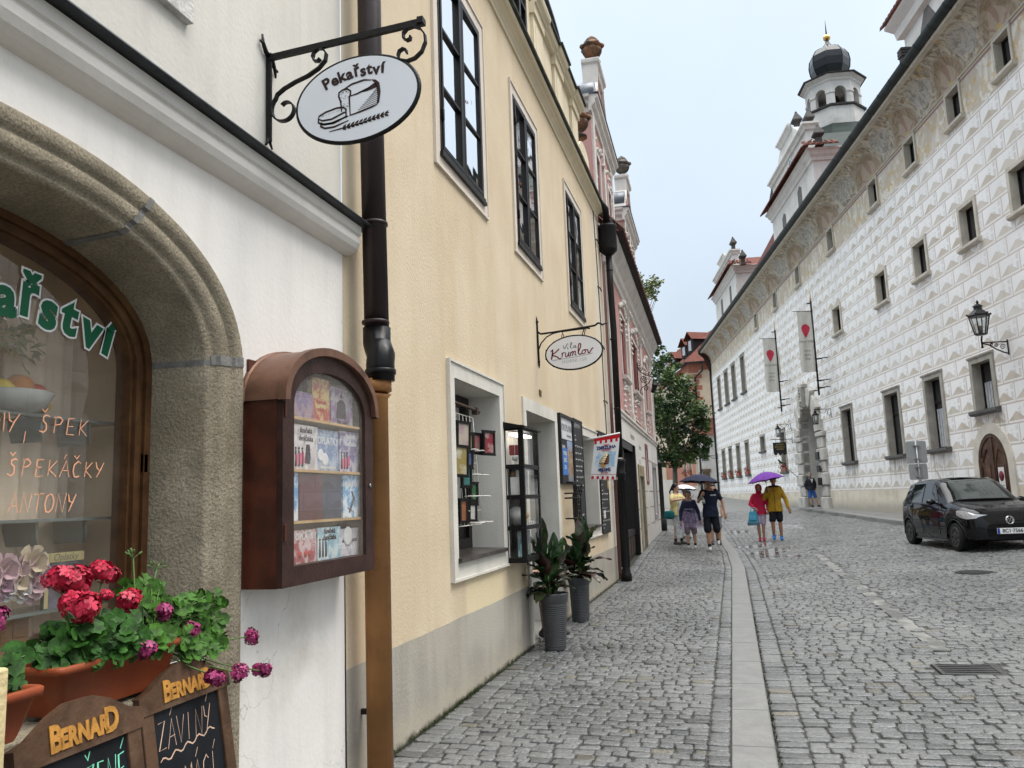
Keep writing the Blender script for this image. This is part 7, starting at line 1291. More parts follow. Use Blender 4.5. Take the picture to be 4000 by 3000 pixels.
g2=roofgable(-72.2,-62.0,-.6,13,zz(18.0),zz(19.45),zz(20.0),'white attic gable with obelisks at the far end of the roof',[(-63.6,zz(19.6),.62),(-60.3,zz(17.6),.62),(-69.2,zz(18.2),.62)])
for(a,b_,z0,z1)in((-43.0,-42.2,15.2,zz(16.8)),(-46.6,-45.8,15.2,zz(16.6))):f=MB(RIGHT);f.prism([(a,z0),(b_,z0),(b_,z1-.2),((a+b_)/2,z1),(a,z1-.2)],-.6-.05,-.6+.015);part('gable_slit',f,mat('deep_slit_shade',(.16,.15,.145),.9)if 'deep_slit_shade' not in bpy.data.materials else bpy.data.materials['deep_slit_shade'],g1)
for(a,b_,z0,z1)in((-65.0,-64.2,15.0,zz(17.2)),(-69.4,-68.5,15.0,zz(17.2))):f=MB(RIGHT);f.prism([(a,z0),(b_,z0),(b_,z1-.2),((a+b_)/2,z1),(a,z1-.2)],-.6-.05,-.6+.015);part('gable_slit',f,bpy.data.materials['deep_slit_shade'],g2)
kr=1.134;zr_=lambda z:EYE+(z-EYE)*kr
t=part('roof_gable',MB(RIGHT).box((-30.0,13,-6),(-24,zr_(17.1),-1.5)),WHT,ho,'white roof gable cut by the upper right edge');b=MB(RIGHT);pr_=[(0,zr_(17.1)-.8),(.2,zr_(17.1)-.7),(.25,zr_(17.1)-.4),(.5,zr_(17.1)-.1),(.5,zr_(17.1)),(0,zr_(17.1)+.02)];b.sweep(pr_,lambda o,z:(-30-o,z,-1.5+o),lambda o,z:(-23.5,z,-1.5+o));part('cornice',b,WHT,t)
b=MB(RIGHT);ze=zr_(17.1)
for i in range(24):u=-30.7+i*.28;b.add([(u,ze+.02,-.9),(u+.07,ze+.14,-.9),(u+.2,ze+.14,-.9),(u+.27,ze+.02,-.9),(u,ze+.6,-1.6),(u+.07,ze+.72,-1.6),(u+.2,ze+.72,-1.6),(u+.27,ze+.6,-1.6)],[(0,1,5,4),(1,2,6,5),(2,3,7,6),(0,3,2,1)])
part('tile_skirt',b,TILE,t);b=MB(RIGHT);b.prism([(-28.6,15),(-27.3,15),(-27.3,zr_(16.2)-.4),(-27.95,zr_(16.6)),(-28.6,zr_(16.2)-.4)],-1.6,-1.485);part('gable_slit',b,bpy.data.materials['deep_slit_shade'],t);b=MB(RIGHT);b.box((-27.6,ze+.5,-3),(-26.8,ze+1.9,-2.2));part('upper_stage',b,WHT,t)
u_,z_=onright(3517,215,-1.0);b=MB(RIGHT);b.box((-u_-.14,z_-2.5,-1.3),(-u_+.14,z_-.1,-1.0));
for dz in(0,.22,.45):b.box((-u_-.18,z_-.1+dz*.5,-1.34),(-u_+.18,z_-.02+dz*.5,-.96));b.box((-u_-.13,z_-.03+dz*.5,-1.29),(-u_+.13,z_+.02+dz*.5,-1.01))
part('chimney',b,CAPM,rf_)
b=MB(RIGHT);za=zz(19.0);b.add([(-62.0,14.6,.3),(-50.0,14.6,.3),(-51.5,zz(20.8),-3.5),(-62.0,zz(17.9),-3.5),(-62.0,14.6,-6),(-50.0,14.6,-6)],[(0,1,2,3),(1,5,2),(0,3,4),(3,2,5,4)]);part('hip_roof',b,TILEB,ho)
t=thing('bell_turret','white octagonal bell turret with black onion dome, gold ball and spire','tower',tuple(RP(52.4,-6,22)));c=RP(52.4,-6,0);C3=(c.x,c.y,0);r8=PI/8+YR;TW=mat('turret_render',(.60,.585,.555),.85,.08,1,.2,12,streak=.25,stain=(.42,.40,.37),ss=.7,st=(.5,.72));DOME=mat('black_sheet_dome',(.008,.010,.012),.2,.3,2,.08,10,spec=.4)
b=MB();b.lathe([(1.84,23.4),(1.84,25.95)],C3,8,False,rot=r8);part('drum',b,TW,t);b=MB();b.lathe([(1.84,25.94),(1.98,25.98),(2.0,26.08),(1.88,26.12),(1.6,26.14)],C3,8,False,rot=r8);part('ledge',b,CAPM,t)
b=MB();R=1.72;ap=R*math.cos(PI/8);hw=R*math.sin(PI/8)
for i in range(8):
 a=r8+PI/8+i*PI/4;M=frame((c.x+ap*math.cos(a),c.y+ap*math.sin(a),26.12),(-math.sin(a),math.cos(a),0),(0,0,1),(math.cos(a),math.sin(a),0));b.M=M;aw_,sp,th=.36,.88,.35
 A_=[(-aw_,0)]+[(-aw_*math.cos(PI*k_/10),sp+aw_*math.sin(PI*k_/10))for k_ in range(11)]+[(aw_,0)]
 b.quad((-hw,0,0),(-aw_,0,0),(-aw_,sp,0),(-hw,sp,0));b.quad((aw_,0,0),(hw,0,0),(hw,sp,0),(aw_,sp,0));b.quad((-hw,sp,0),(-aw_,sp,0),(-aw_,1.61,0),(-hw,1.61,0));b.quad((aw_,sp,0),(hw,sp,0),(hw,1.61,0),(aw_,1.61,0))
 for(p,r_)in zip(A_[1:],A_[2:-1]):b.quad((p[0],p[1],0),(r_[0],r_[1],0),(r_[0],1.61,0),(p[0],1.61,0))
 for(p,r_)in zip(A_,A_[1:]):b.quad((p[0],p[1],0),(p[0],p[1],-th),(r_[0],r_[1],-th),(r_[0],r_[1],0))
 b.box((-hw-.02,sp-.06,-.05),(-aw_+.02,sp+.04,.05));b.box((aw_-.02,sp-.06,-.05),(hw+.02,sp+.04,.05))
b.M=Matrix.Identity(4);part('belfry',b,TW,t);b=MB();b.lathe([(.3,26.6),(.6,26.6),(.55,26.7),(.42,27.0),(.34,27.3),(.2,27.4),(.05,27.45)],C3,14);part('bell',b,mat('bronze_bell',(.03,.028,.022),.5,.2,5,metal=.4),t);b=MB();b.lathe([(1.30,27.05),(1.3,28.7)],C3,8,False,rot=r8);
b=MB();b.lathe([(1.72,27.7),(1.80,27.78),(1.82,27.9),(2.0,28.02),(2.04,28.12)],C3,8,False,rot=r8);part('cornice',b,TW,t);b=MB();b.lathe([(2.16,28.1),(2.19,28.16),(1.0,28.5)],C3,8,False,rot=r8);part('eaves',b,CAPM,t)
b=MB();b.lathe([(.75,28.4),(1.05,28.72),(1.24,29.2),(1.30,29.7),(1.24,30.15),(1.02,30.52),(.66,30.76),(.38,30.9),(.26,31.05),(.16,31.25),(.1,31.45)],C3,8,False,rot=r8);om=part('onion_dome',b,DOME,t)
b=MB()
for i in range(8):a=r8+i*PI/4;b.tube([(c.x+r_*1.01*math.cos(a),c.y+r_*1.01*math.sin(a),z)for r_,z in[(.75,28.4),(1.05,28.72),(1.24,29.2),(1.30,29.7),(1.24,30.15),(1.02,30.52),(.66,30.76),(.38,30.9),(.26,31.05)]],.025,5)
part('seam',b,DOME,om);b=MB();b.ball((c.x,c.y,31.63),.24,14,10);part('gold_ball',b,mat('gilded_ball',(.62,.40,.12),.25,.1,5,metal=.9),t);b=MB();b.tube([(c.x,c.y,31.8),(c.x,c.y,32.95)],[.06,.008],6);part('spire',b,CAPM,t);b=MB();b.lathe([(1.9,24.75),(2.2,24.6),(4.4,22.0),(4.9,20)],C3,8,False,rot=r8);part('copper_skirt',b,GRC,t)
GOR=mat('orange_pink_render',(.40,.185,.13),.85,.1,1.2,.2,15,streak=.2,stain=(.50,.22,.14),ss=.8);CRM=mat('cream_far_render',(.62,.52,.40),.85,.08,1.2,.15,15,streak=.2);QUO=mat('orange_quoin',(.40,.165,.105),.85,.12,2);GPL=mat('grey_far_plinth',(.42,.41,.39),.85,.1,2)
pc=hit(2716,1800,(0,1,0),79.0);pe=CAM+ray(2600,1800)*91;fd=Vector((pc.x-pe.x,pc.y-pe.y,0));FLn=fd.length;fd.normalize();FL=frame((pe.x,pe.y,0),fd,(0,0,1),(fd.y,-fd.x,0))
if(FL.to_3x3()@Vector((0,0,1))).dot(CAM-pc)<0:FL=frame((pc.x,pc.y,0),-fd,(0,0,1),(-fd.y,fd.x,0));FLIP=True
else:FLIP=False
uu=(lambda d:FLn-d)if not FLIP else(lambda d:d)
gz=1.25;EV=14.1
fh=thing('orange_house','cream and orange house with red ground floor and tiled dormers at the street end','house',(pc.x,pc.y,gz))
b=MB(FL);b.quad((0,gz+1.0,0),(FLn,gz+1.0,0),(FLn,6.3,0),(0,6.3,0));part('ground_floor_wall',b,GOR,fh);b=MB(FL);b.quad((0,gz-.5,.03),(FLn,gz-.5,.03),(FLn,gz+1.0,.03),(0,gz+1.0,.03));part('plinth',b,GPL,fh)
b=MB(FL);b.quad((0,6.3,0),(FLn,6.3,0),(FLn,EV,0),(0,EV,0));RF=frame((pc.x,pc.y,0),(1,0,0),(0,0,1),(0,-1,0));b.M=RF;b.quad((0,gz-.5,0),(7,gz-.5,0),(7,EV,0),(0,EV,0));b.M=Matrix.Identity(4);Lp=FL@Vector((uu(FLn),0,0));b.quad((Lp.x,Lp.y,gz),(Lp.x-8,Lp.y+4,gz),(Lp.x-8,Lp.y+4,EV),(Lp.x,Lp.y,EV));part('upper_wall',b,CRM,fh)
b=MB(FL)
for i in range(14):z=6.4+i*.56;L_=.95 if i%2 else.6;b.box((uu(0),z,-.01),(uu(L_),z+.42,.03));b.M=RF;b.box((0.01,z,-.01),(L_*.8+.4,z+.42,.03));b.M=FL
for z in(EV-.75,):b.box((uu(0),z,-.01),(uu(FLn),EV,.025));b.M=RF;b.box((0,z,-.01),(7,EV,.028));b.M=FL
b.box((uu(0),6.2,-.01),(uu(FLn),6.5,.04));part('quoins',b,QUO,fh)
for d_,lab in((1.5,'window with red flowers'),(3.9,'window')):
 for z0,z1 in((3.55,5.5),(8.0,10.0),(11.0,12.7)):
  f=MB(FL);a_,c_=sorted((uu(d_),uu(d_+1.1)));f.box((a_-.15,z0-.15,0),(c_+.15,z1+.15,.04));wn=part('window',f,WSTP,fh);f=MB(FL);f.box((a_,z0,.0),(c_,z1,.045));part('pane',f,WGL,wn)
 flowerbox(min(uu(d_),uu(d_+1.1)),max(uu(d_),uu(d_+1.1)),3.4,.14,'red flower box on the orange ground floor, %s'%('nearer the street corner' if d_<2 else 'farther from the street corner'),FL)
ov_=.55;A_=FL@Vector((uu(FLn),EV,ov_));B_=FL@Vector((uu(-.5),EV,ov_));Cc=RF@Vector((7,EV,ov_));rdg=Vector((pc.x+2.6,pc.y+5.5,EV+4.3));rd2=Vector((A_.x+2.5,A_.y+3,EV+4.3));B_=Vector((B_.x+.1,pc.y-ov_,EV));Cc=Vector((pc.x+7,pc.y-ov_,EV));rd3=Vector((pc.x+7,pc.y+5.5,EV+4.3))
b=MB();b.quad(A_,B_,rdg,rd2);b.quad(B_,Cc,rd3,rdg);rfh=part('roof',b,TILEB,fh);b=MB()
b.bar([A_-Vector((0,0,.05)),B_-Vector((0,0,.05))],.25,.16);b.bar([B_-Vector((0,0,.05)),Cc-Vector((0,0,.05))],.25,.16);part('gutter',b,GUT,rfh);b=MB();q0=RF@Vector((1.25,0,0));b.tube([(q0.x,pc.y-ov_,EV-.1),(q0.x,pc.y-ov_,EV-.9),(q0.x-.75,pc.y-.12,EV-1.5),(q0.x-.75,pc.y-.12,gz)],.09,8);part('downpipe',b,GUT,fh)
def dormer(px,py,D,w_,h_,lab):
 p=CAM+ray(px,py)*D;b=MB(face(p,math.radians(-58)));b.box((-w_/2,0,-2.5),(w_/2,h_,0));d=part('dormer',b,mat('dark_dormer_boards',(.022,.018,.017),.7,.3,5)if 'dark_dormer_boards' not in bpy.data.materials else bpy.data.materials['dark_dormer_boards'],rfh)
 b=MB(face(p,math.radians(-58)));e=.25;b.add([(-w_/2-e,h_-.1,.3),(0,h_+.75,.3),(w_/2+e,h_-.1,.3),(-w_/2-e,h_-.1,-2.8),(0,h_+.75,-2.8),(w_/2+e,h_-.1,-2.8)],[(0,1,4,3),(1,2,5,4)]);b.box((-.3,.25,.0),(.3,h_-.15,.03));part('dormer_roof',b,TILEB,rfh);b=MB(face(p,math.radians(-58)));b.box((-.26,.3,.03),(.26,h_-.2,.05));b.prism([(-w_/2,h_-.05),(w_/2,h_-.05),(0,h_+.62)],.02,.1)if False else None;part('dormer_window',b,mat('pale_dormer_glass',(.45,.48,.52),.2)if 'pale_dormer_glass' not in bpy.data.materials else bpy.data.materials['pale_dormer_glass'],rfh)
dormer(2632,1436,88,1.2,1.0,'');dormer(2674,1400,83,1.1,1.35,'');dormer(2698,1382,81,1.2,1.5,'')
wp=hit(2733,1900,(0,1,0),76.5);b=MB();wx0=wp.x;b.box((wx0,76.5,gz-.5),(wx0+5,78.6,6.9));wh=thing('white_corner_house','small white house with arched window and red roof squeezed between orange house and hotel','house',(wx0+1.5,76.5,gz));part('wall',b,WHT,wh);b=MB();b.quad((wx0-.3,76.2,6.85),(wx0+5,76.2,6.85),(wx0+5,78.7,8.6),(wx0-.3,78.7,8.6));part('roof',b,TILEB,wh)
MW=frame((wx0,76.5,0),(1,0,0),(0,0,1),(0,-1,0));b=MB(MW);b.prism([(.35,4.5)]+[(.65-.3*math.cos(t),5.6+.3*math.sin(t))for t in np.linspace(0,PI,9)]+[(.95,4.5)],0,.04);part('arched_window',b,mat('grey_window_glass',(.16,.17,.18),.3),wh);b=MB(MW);b.box((.35,1.0,.0),(1.0,3.5,.06));b.box((.25,3.5,0),(1.1,3.75,.12));part('door',b,mat('grey_brown_door',(.16,.12,.08),.7),wh)
b=MB();p0=hit(2742,1900,(0,1,0),75.2);b.lathe([(.16,0),(.13,.4),(.10,.5),(.08,6.5)],(p0.x,75.2,gz-.1),10);solo('far_pole',b,BLK,'thin dark pole in front of the small white house at the street end','pole')
b=MB();s_=73.3;M=frame(RP(s_,0,0),-NR,(0,0,1),-DR);t=thing('corner_lantern','small black lantern on a bracket at the far hotel corner','lantern',tuple(RP(s_,.9,5.0)));b=MB(M);b.bar([(0,4.75,0),(1.0,4.9,0)],.04,.04);b.bar([(.02,4.5,0),(.02,5.0,0)],.04,.04);b.tube([(.05,4.55,0),(.5,4.62,0),(.85,4.88,0)],.025,5);part('bracket',b,BLK,t);b=MB();g=MB();lantern_body(b,g,tuple(RP(s_,.95,5.0)),.75,.18,.32);part('lantern',b,BLK,t);part('lantern_glass',g,LGL,t)
b=MB();p0=hit(2608,1990,(0,1,0),44);b.box((-16,50,.3),(-3.2,50.4,2.4));solo('garden_wall',b,PLAST2,'pale garden wall behind the tree at the far left of the street','wall')
q=Mat('linden_leaf');o=q.coord();q.col(q.mix(q.noise(o,1.1,4).smooth(.35,.65),(.014,.036,.010),(.10,.165,.045)));q.rough(.5);q.set('Specular IOR Level',.4);LIN=q.m
q=Mat('birch_leaf');o=q.coord();q.col(q.mix(q.noise(o,2,3).smooth(.35,.65),(.06,.10,.02),(.19,.22,.05)));q.rough(.55);BIR=q.m;BARK=mat('grey_bark',(.15,.135,.115),.9,.3,6,.8,20,stain=(.08,.07,.06),ss=3)
def leafcloud(mb,c,r,n,ls,g):
 for _ in range(n):
  d=g.normal(0,1,3);d/=np.linalg.norm(d);rr=r*(g.random()**.45);p=np.array(c)+d*rr*np.array([1,1,.9]);a=g.normal(0,1,3);a[2]*=.6;a/=np.linalg.norm(a);b_=np.cross(a,g.normal(0,1,3));b_/=np.linalg.norm(b_);s=ls*g.uniform(.6,1.25)
  mb.add([tuple(p),tuple(p+a*s*.5+b_*s*.34),tuple(p+a*s),tuple(p+a*s*.5-b_*s*.34)],[(0,1,2,3)],False)
def tree(lab,base,clumps,D,ls,dens,lm,rtr,sd,nm='linden_tree'):
 t=thing(nm,lab,'tree',base);g=np.random.default_rng(sd);cr=MB();tr=MB();B=Vector(base);C_=[]
 for(px,py,r_)in clumps:
  c=CAM+ray(px,py)*(D+g.uniform(-1.2,1.2)*(r_/60));R_=r_/PF*D;C_.append((c,R_))
  for k_ in range(5):d=Vector(tuple(g.normal(0,1,3))).normalized()*R_*.62;leafcloud(cr,c+d,R_*g.uniform(.35,.6),int(dens*R_**1.7),ls,g)
  leafcloud(cr,c,R_,int(dens*R_**1.7),ls,g)
 top=sum((c for c,_ in C_),Vector())/len(C_);fk=B+(Vector((top.x,top.y,top.z))-B)*.45;fk.x,fk.y=B.x*.7+fk.x*.3,B.y
 tr.tube([B,B+(fk-B)*.5,fk],[rtr*1.25,rtr,rtr*.85],10)
 for c,R_ in C_[::2]:tr.tube([fk,(fk+c)/2+Vector((0,0,-.1)),c],[rtr*.5,rtr*.28,rtr*.06],6)
 part('trunk',tr,BARK,t);part('crown',cr,lm,t);return t
tree('dark green linden tree leaning over the street beyond the pink house',(-2.6,39.0,.72),[(2560,1430,45),(2588,1480,60),(2640,1500,55),(2690,1520,40),(2600,1570,80),(2680,1580,65),(2735,1605,42),(2620,1660,85),(2710,1670,66),(2755,1660,28),(2600,1755,62),(2680,1748,62),(2735,1735,46),(2762,1725,24),(2640,1795,34),(2700,1795,28),(2590,1790,40),(2745,1770,26),(2555,1650,80),(2540,1550,70),(2605,1400,22),(2575,1370,24),(2632,1432,20)],38,.19,150,LIN,.13,5)
tree('yellow green birch branch rising behind the pink house roof',(-5.0,33.0,.4),[(2530,1110,40),(2548,1130,26),(2570,1105,16),(2556,1090,18),(2583,1098,9),(2555,1160,13),(2562,1174,7),(2510,1150,40),(2490,1100,40)],32,.11,200,BIR,.09,6,'birch_tree')
b=MB();t=thing('traffic_sign','two blank grey sign backs on a grey pole behind the car','traffic sign',(5.43,26.4,.45));b.tube([(5.43,26.4,.4),(5.40,26.4,2.86)],.032,10);part('pole',b,mat('galvanised_steel',(.36,.37,.38),.4,.1,9,metal=.6),t);SB=mat('grey_sign_back',(.36,.37,.375),.5,.08,6,metal=.1);M=face((5.41,26.4,0),math.radians(12))
def rrect(w_,h_,r):return[(sx_*(w_/2-r)+r*math.cos(a),sy_*(h_/2-r)+r*math.sin(a))for sx_,sy_,a0 in((1,1,0),(-1,1,90),(-1,-1,180),(1,-1,270))for a in[math.radians(a0+k_*22.5)for k_ in range(5)]]
for(z,w_,h_)in((2.49,.60,.66),(1.91,.54,.47)):
 b=MB(M@T3(0,z,.0));b.prism(rrect(w_,h_,.05),-.06,-.045);s_=part('plate',b,SB,t);b=MB(M@T3(0,z,0))
 for dz in(-h_*.3,h_*.3):b.box((-.09,dz-.015,-.05),(.09,dz+.015,.04))
 part('clamp',b,bpy.data.materials['galvanised_steel'],s_)
def skinmat(nm,c):q=Mat(nm);o=q.coord();q.col(q.mix(q.noise(o,6,3).smooth(.3,.7),k(c,.85),k(c,1.1)));q.rough(.5);q.set('Subsurface Weight',.0);return q.m
SK1,SK2,SK3=skinmat('tan_skin',(.40,.215,.135)),skinmat('light_skin',(.47,.28,.19)),skinmat('deeper_tan_skin',(.33,.165,.095));HAIRB=mat('black_hair',(.010,.008,.007),.4,.3,40,.3,90);HAIRG=mat('grey_hair',(.22,.21,.20),.6,.3,30,.3,90);EYE_=mat('dark_eye',(.01,.008,.007),.2)
def cloth(nm,c,v=.15,b=.25):return mat(nm,c,.8,v,7,b,16)
def loft(mb,rings,n=18):
 vs=[];fs=[]
 for(cx,cy,z,rx,ry)in rings:
  for j in range(n):a=2*PI*j/n;vs.append((cx+rx*math.copysign(abs(math.cos(a))**.85,math.cos(a)),cy+ry*math.copysign(abs(math.sin(a))**.85,math.sin(a)),z))
 for i in range(len(rings)-1):
  for j in range(n):j2=(j+1)%n;fs.append((i*n+j,i*n+j2,i*n+n+j2,i*n+n+j))
 fs+=[tuple(range(n))[::-1],tuple(range(len(rings)*n-n,len(rings)*n))];mb.add(vs,fs,True)
TORSO=[(.80,.145,.10),(.88,.168,.118),(.95,.165,.115),(1.06,.142,.100),(1.18,.158,.112),(1.30,.178,.118),(1.39,.172,.102),(1.45,.11,.075),(1.48,.06,.06)]
def hand_m(mb,w,d,side,k_=1.0,fist=.0):
 """palm, four unequal bent fingers and a thumb, growing from wrist w along d"""
 w,d=Vector(w),Vector(d).normalized();fwd=Vector((0,-1,0));sd=d.cross(fwd);sd=sd.normalized()if sd.length>.2 else d.orthogonal().normalized();nn_=sd.cross(d).normalized();pc_=w+d*.045*k_
 mb.caps(w,w+d*.03,.026*k_,.027*k_,8)
 for s_ in(-.016,0,.016):mb.caps(w+d*.02*k_+sd*s_,w+d*.085*k_+sd*s_*1.3,.015*k_,.013*k_,8)
 for i,L_ in enumerate((.062,.075,.080,.070)):
  s_=(-.030+.020*i)*k_;p0=w+d*.085*k_+sd*s_;b1=d*(1-fist*.6)-nn_*(.25+fist);b1.normalize();p1=p0+b1*L_*.5*k_;b2=d*(.75-fist)-nn_*(.6+fist*.5);b2.normalize();mb.caps(p0,p1,.0098,.0092,7);mb.caps(p1,p1+b2*L_*.5*k_,.0092,.008,7)
 t0=w+d*.03*k_+sd*side*.026*k_;t1=t0+(d*.6+sd*side*.6-nn_*.4).normalized()*.034*k_;mb.caps(t0,t1,.013,.011,7);mb.caps(t1,t1+(d*.9-nn_*.45).normalized()*.028*k_,.011,.009,7)
def person(lab,x,y,ang,H,skin,hair,top,bot,shoe,arms,legs,z=None,head=(0,0,0),hairstyle='short',sleeve=.5,hem=.80,inseam=.48,grow=.018,hood=None,sock=None,lean=0.0,fist=(0,0),slim=1.0,jacket=False,extra=None,cap_=None,seated=None):
 """arms: (elbow, wrist) per side in a 1.75 m figure facing -Y; legs: (knee, ankle) per side"""
 S_=H/1.75;z=Gz(x,y)+.004 if z is None else z;t=thing('person',lab,'person',(x,y,z),ang,'people in the street');T=Matrix.Translation((x,y,z))@RZ(ang)@Matrix.Scale(S_,4)
 A=MB(T);pz=0 if seated is None else seated;Tl=lambda zz_:lean*max(0,zz_-.9)
 loft(A,[(0,Tl(z_),z_+pz,rx*slim,ry*slim)for z_,rx,ry in TORSO]);hz=1.625+pz;hx,hy,ht=head[0],head[1]+Tl(1.6),head[2]
 A.caps((hx*.5,hy*.6+.01,1.43+pz),(hx,hy+.005,1.54+pz),.054,.052,10)
 HT=T@T3(hx,hy,hz)@RZ(ht);A.M=HT
 A.ball((0,.012,.035),.098,14,10,sc=(.80,.98,1.0));A.ball((0,-.012,-.03),.08,12,9,sc=(.80,.90,1.12));A.ball((0,-.045,-.085),.034,8,6,sc=(1.0,.8,.8))
 A.caps((0,-.088,.008),(0,-.106,-.026),.010,.015,7)
 for s_ in(-1,1):A.ball((s_*.078,.012,-.012),.024,8,6,sc=(.5,.8,1.25));A.ball((s_*.035,-.078,.026),.018,7,5,sc=(1.2,.6,.6))
 A.ball((0,-.082,-.058),.018,8,5,sc=(1.3,.6,.5));A.M=T;shs={}
 for i,s_ in enumerate((-1,1)):
  sh=Vector((s_*.168*slim,Tl(1.4),1.405+pz));el,wr=[Vector(p)+Vector((0,0,pz))for p in arms[i]];A.caps(sh,el,.048,.040,10);A.caps(el,wr,.040,.027,10);hand_m(A,wr,wr-el,-s_,1.0,fist[i]);kn,an=[Vector(p)for p in legs[i]];hp=Vector((s_*.085,0,.88+pz));A.caps(hp,kn,.083*slim,.055,12);A.caps(kn,kn+(an-kn)*.35,.053,.055,10);A.caps(kn+(an-kn)*.35,an,.055,.034,10);ft=an+Vector((0,-.15,-.05+(.0 if an.z<.12 else-.03)));A.caps(an+Vector((0,.02,-.03)),ft,.034,.026,8);shs[s_]=(sh,el,wr,hp,kn,an,ft)
 body=fuse(A,.0085*S_,3);body.M=Matrix.Identity(4);part('body',body,skin,t)
 e=MB(HT)
 for s_ in(-1,1):e.ball((s_*.033,-.086,.017),.0085,8,6)
 part('eyes',e,EYE_,t)
 if hair:
  h=MB(HT);h.ball((0,.025,.05),.104,14,10,sc=(.84,.98,.98));
  for s_ in(-1,1):h.ball((s_*.066,.02,.01),.042,8,6,sc=(.5,1,1.3))
  h.ball((0,-.05,.095),.045,8,6,sc=(1.3,.8,.6));h.ball((0,.08,-.01),.06,8,6)
  if hairstyle=='pony':h.caps((0,.11,.03),(0,.19,-.10),.04,.022,8);h.caps((0,.19,-.10),(0,.175,-.2),.026,.012,8)
  if hairstyle=='long':h.caps((0,.08,0),(0,.09,-.2),.07,.055,8);[h.caps((s_*.07,.03,.0),(s_*.07,.05,-.2),.03,.025,8)for s_ in(-1,1)]
  part('hair',fuse(h,.012*S_,3),hair,t)
 if cap_:h=MB(HT);h.ball((0,.018,.055),.108,14,10,sc=(.84,.98,.92));part('cap',fuse(h,.012*S_,3),cap_,t)
 if hood:
  h=MB(HT);
  for i in range(15):
   a=PI*2*i/15;h.caps((.088*math.cos(a),-.075+.0*abs(math.sin(a)),.01+.118*math.sin(a)),(.07*math.cos(a),.075,.02+.09*math.sin(a)),.020,.035,7)
  h.ball((0,.05,.035),.108,12,9);h.caps((0,.05,-.08),(0,.04,-.17),.085,.10,10);part('hood',fuse(h,.013*S_,4),hood,t)
 U=MB(T);g_=grow;rings=[(0,Tl(z_),z_+pz,(rx+g_)*slim,ry+g_)for z_,rx,ry in TORSO if z_>=hem+.03 and z_<1.44];r0=rings[0];rings=[(0,0,hem+pz,(.168+g_*1.3)*slim,.118+g_*1.25)]+rings+[(0,Tl(1.44),1.445+pz,.10,.085)]+([(0,Tl(1.5),1.495+pz,.072,.075)]if jacket else[]);loft(U,rings)
 for s_ in(-1,1):
  sh,el,wr,hp,kn,an,ft=shs[s_];U.caps(sh+Vector((-s_*.02,0,0)),sh+(el-sh)*min(1,sleeve*2),.062+g_*.5,.052+g_*.4,10)
  if sleeve>.5:U.caps(el,el+(wr-el)*((sleeve-.5)*2),.052+g_*.4,.036+g_*.4,10)
 part('jacket' if jacket else 'shirt',fuse(U,.012*S_,4,wr=.013),top,t)
 B_=MB(T);loft(B_,[(0,0,.80+pz,.172*slim,.125),(0,0,.9+pz,.178*slim,.128),(0,0,.98+pz,.165*slim,.12)])
 for s_ in(-1,1):sh,el,wr,hp,kn,an,ft=shs[s_];f_=(hp.z-inseam)/max(.05,(hp.z-kn.z))if seated is None else.8;B_.caps(hp,hp+(kn-hp)*min(1.0,f_),.098*slim,.078+(.012 if inseam<.6 else.0),12)
 part('shorts',fuse(B_,.012*S_,3,wr=.012),bot,t)
 for s_ in(-1,1):
  sh,el,wr,hp,kn,an,ft=shs[s_];F_s=MB(T);F_s.caps(an+Vector((0,.035,-.045)),an+Vector((0,-.06,-.045))+(ft-an-Vector((0,-.15,-.05)))*.5,.045,.045,9);F_s.caps(an+Vector((0,-.06,-.05)),ft+Vector((0,-.02,.0)),.045,.036,9);F_s.caps(an,an+Vector((0,.01,-.04)),.046,.046,9);part('shoe',fuse(F_s,.011*S_,2),shoe,t)
  if sock:q_=MB(T);q_.caps(an+(kn-an)*.03,an+(kn-an)*.16,.040,.043,9);part('sock',q_,sock,t)
 return t,T
def umbrella(lab,top,w_,drop,tilt,mtop,mund,grip,n=8):
 """open umbrella: fabric panels sagging between the ribs, shaft down to the grip"""
 t=thing('umbrella',lab,'umbrella',grip,0,'open umbrellas');M=Matrix.Translation(Vector(top))@Matrix.Rotation(tilt[0],4,'Y')@Matrix.Rotation(tilt[1],4,'X');R=w_/2
 def pt(a,r):
  seg=2*PI/n;ph=(a%seg)/seg;sag=4*ph*(1-ph);rr=R*r*(1-.055*sag*r);return(rr*math.cos(a),rr*math.sin(a),-drop*(r**1.75)-.0+.035*sag*r*(1-r)*0+.02*sag*r*r)
 for nm,off,mm in(('canopy',0,mtop),('lining',-.006,mund)):b=MB(M@T3(0,0,off));b.grid(lambda i,j:pt(i*2*PI,j),n*6,10);part(nm,b,mm,t)
 b=MB(M)
 for i in range(n):a=i*2*PI/n;b.tube([tuple(Vector(pt(a+1e-4,r))-Vector((0,0,.012)))for r in(0,.25,.5,.75,1)],.004,5);p=Vector(pt(a+1e-4,.5));b.tube([p,(0,0,-drop*.9-.1)],.003,4)
 part('ribs',b,mat('umbrella_steel',(.25,.25,.26),.35,metal=.7)if 'umbrella_steel' not in bpy.data.materials else bpy.data.materials['umbrella_steel'],t);b=MB();T_=M@Vector((0,0,.06));b.tube([T_,M@Vector((0,0,-.2)),Vector(grip)],.007,6);g=Vector(grip);d=(g-M@Vector((0,0,0))).normalized();b.tube([g-d*.05,g+d*.09],.013,8);part('shaft',b,BLK,t);return t
ST=((-.10,-.01,.50),(-.105,.02,.085)),((.10,-.01,.50),(.105,.02,.085))
NAVYC,BLKC=cloth('navy_cotton',(.012,.017,.034)),cloth('black_shorts_cloth',(.010,.011,.016));WSH=mat('white_trainer',(.55,.55,.54),.6,.15,12);DSH=mat('grey_trainer',(.09,.085,.08),.7,.2,12);BSK=cloth('black_sock',(.01,.01,.011))
mx,my=hit(2786,2158,(0,0,1),.02).xy
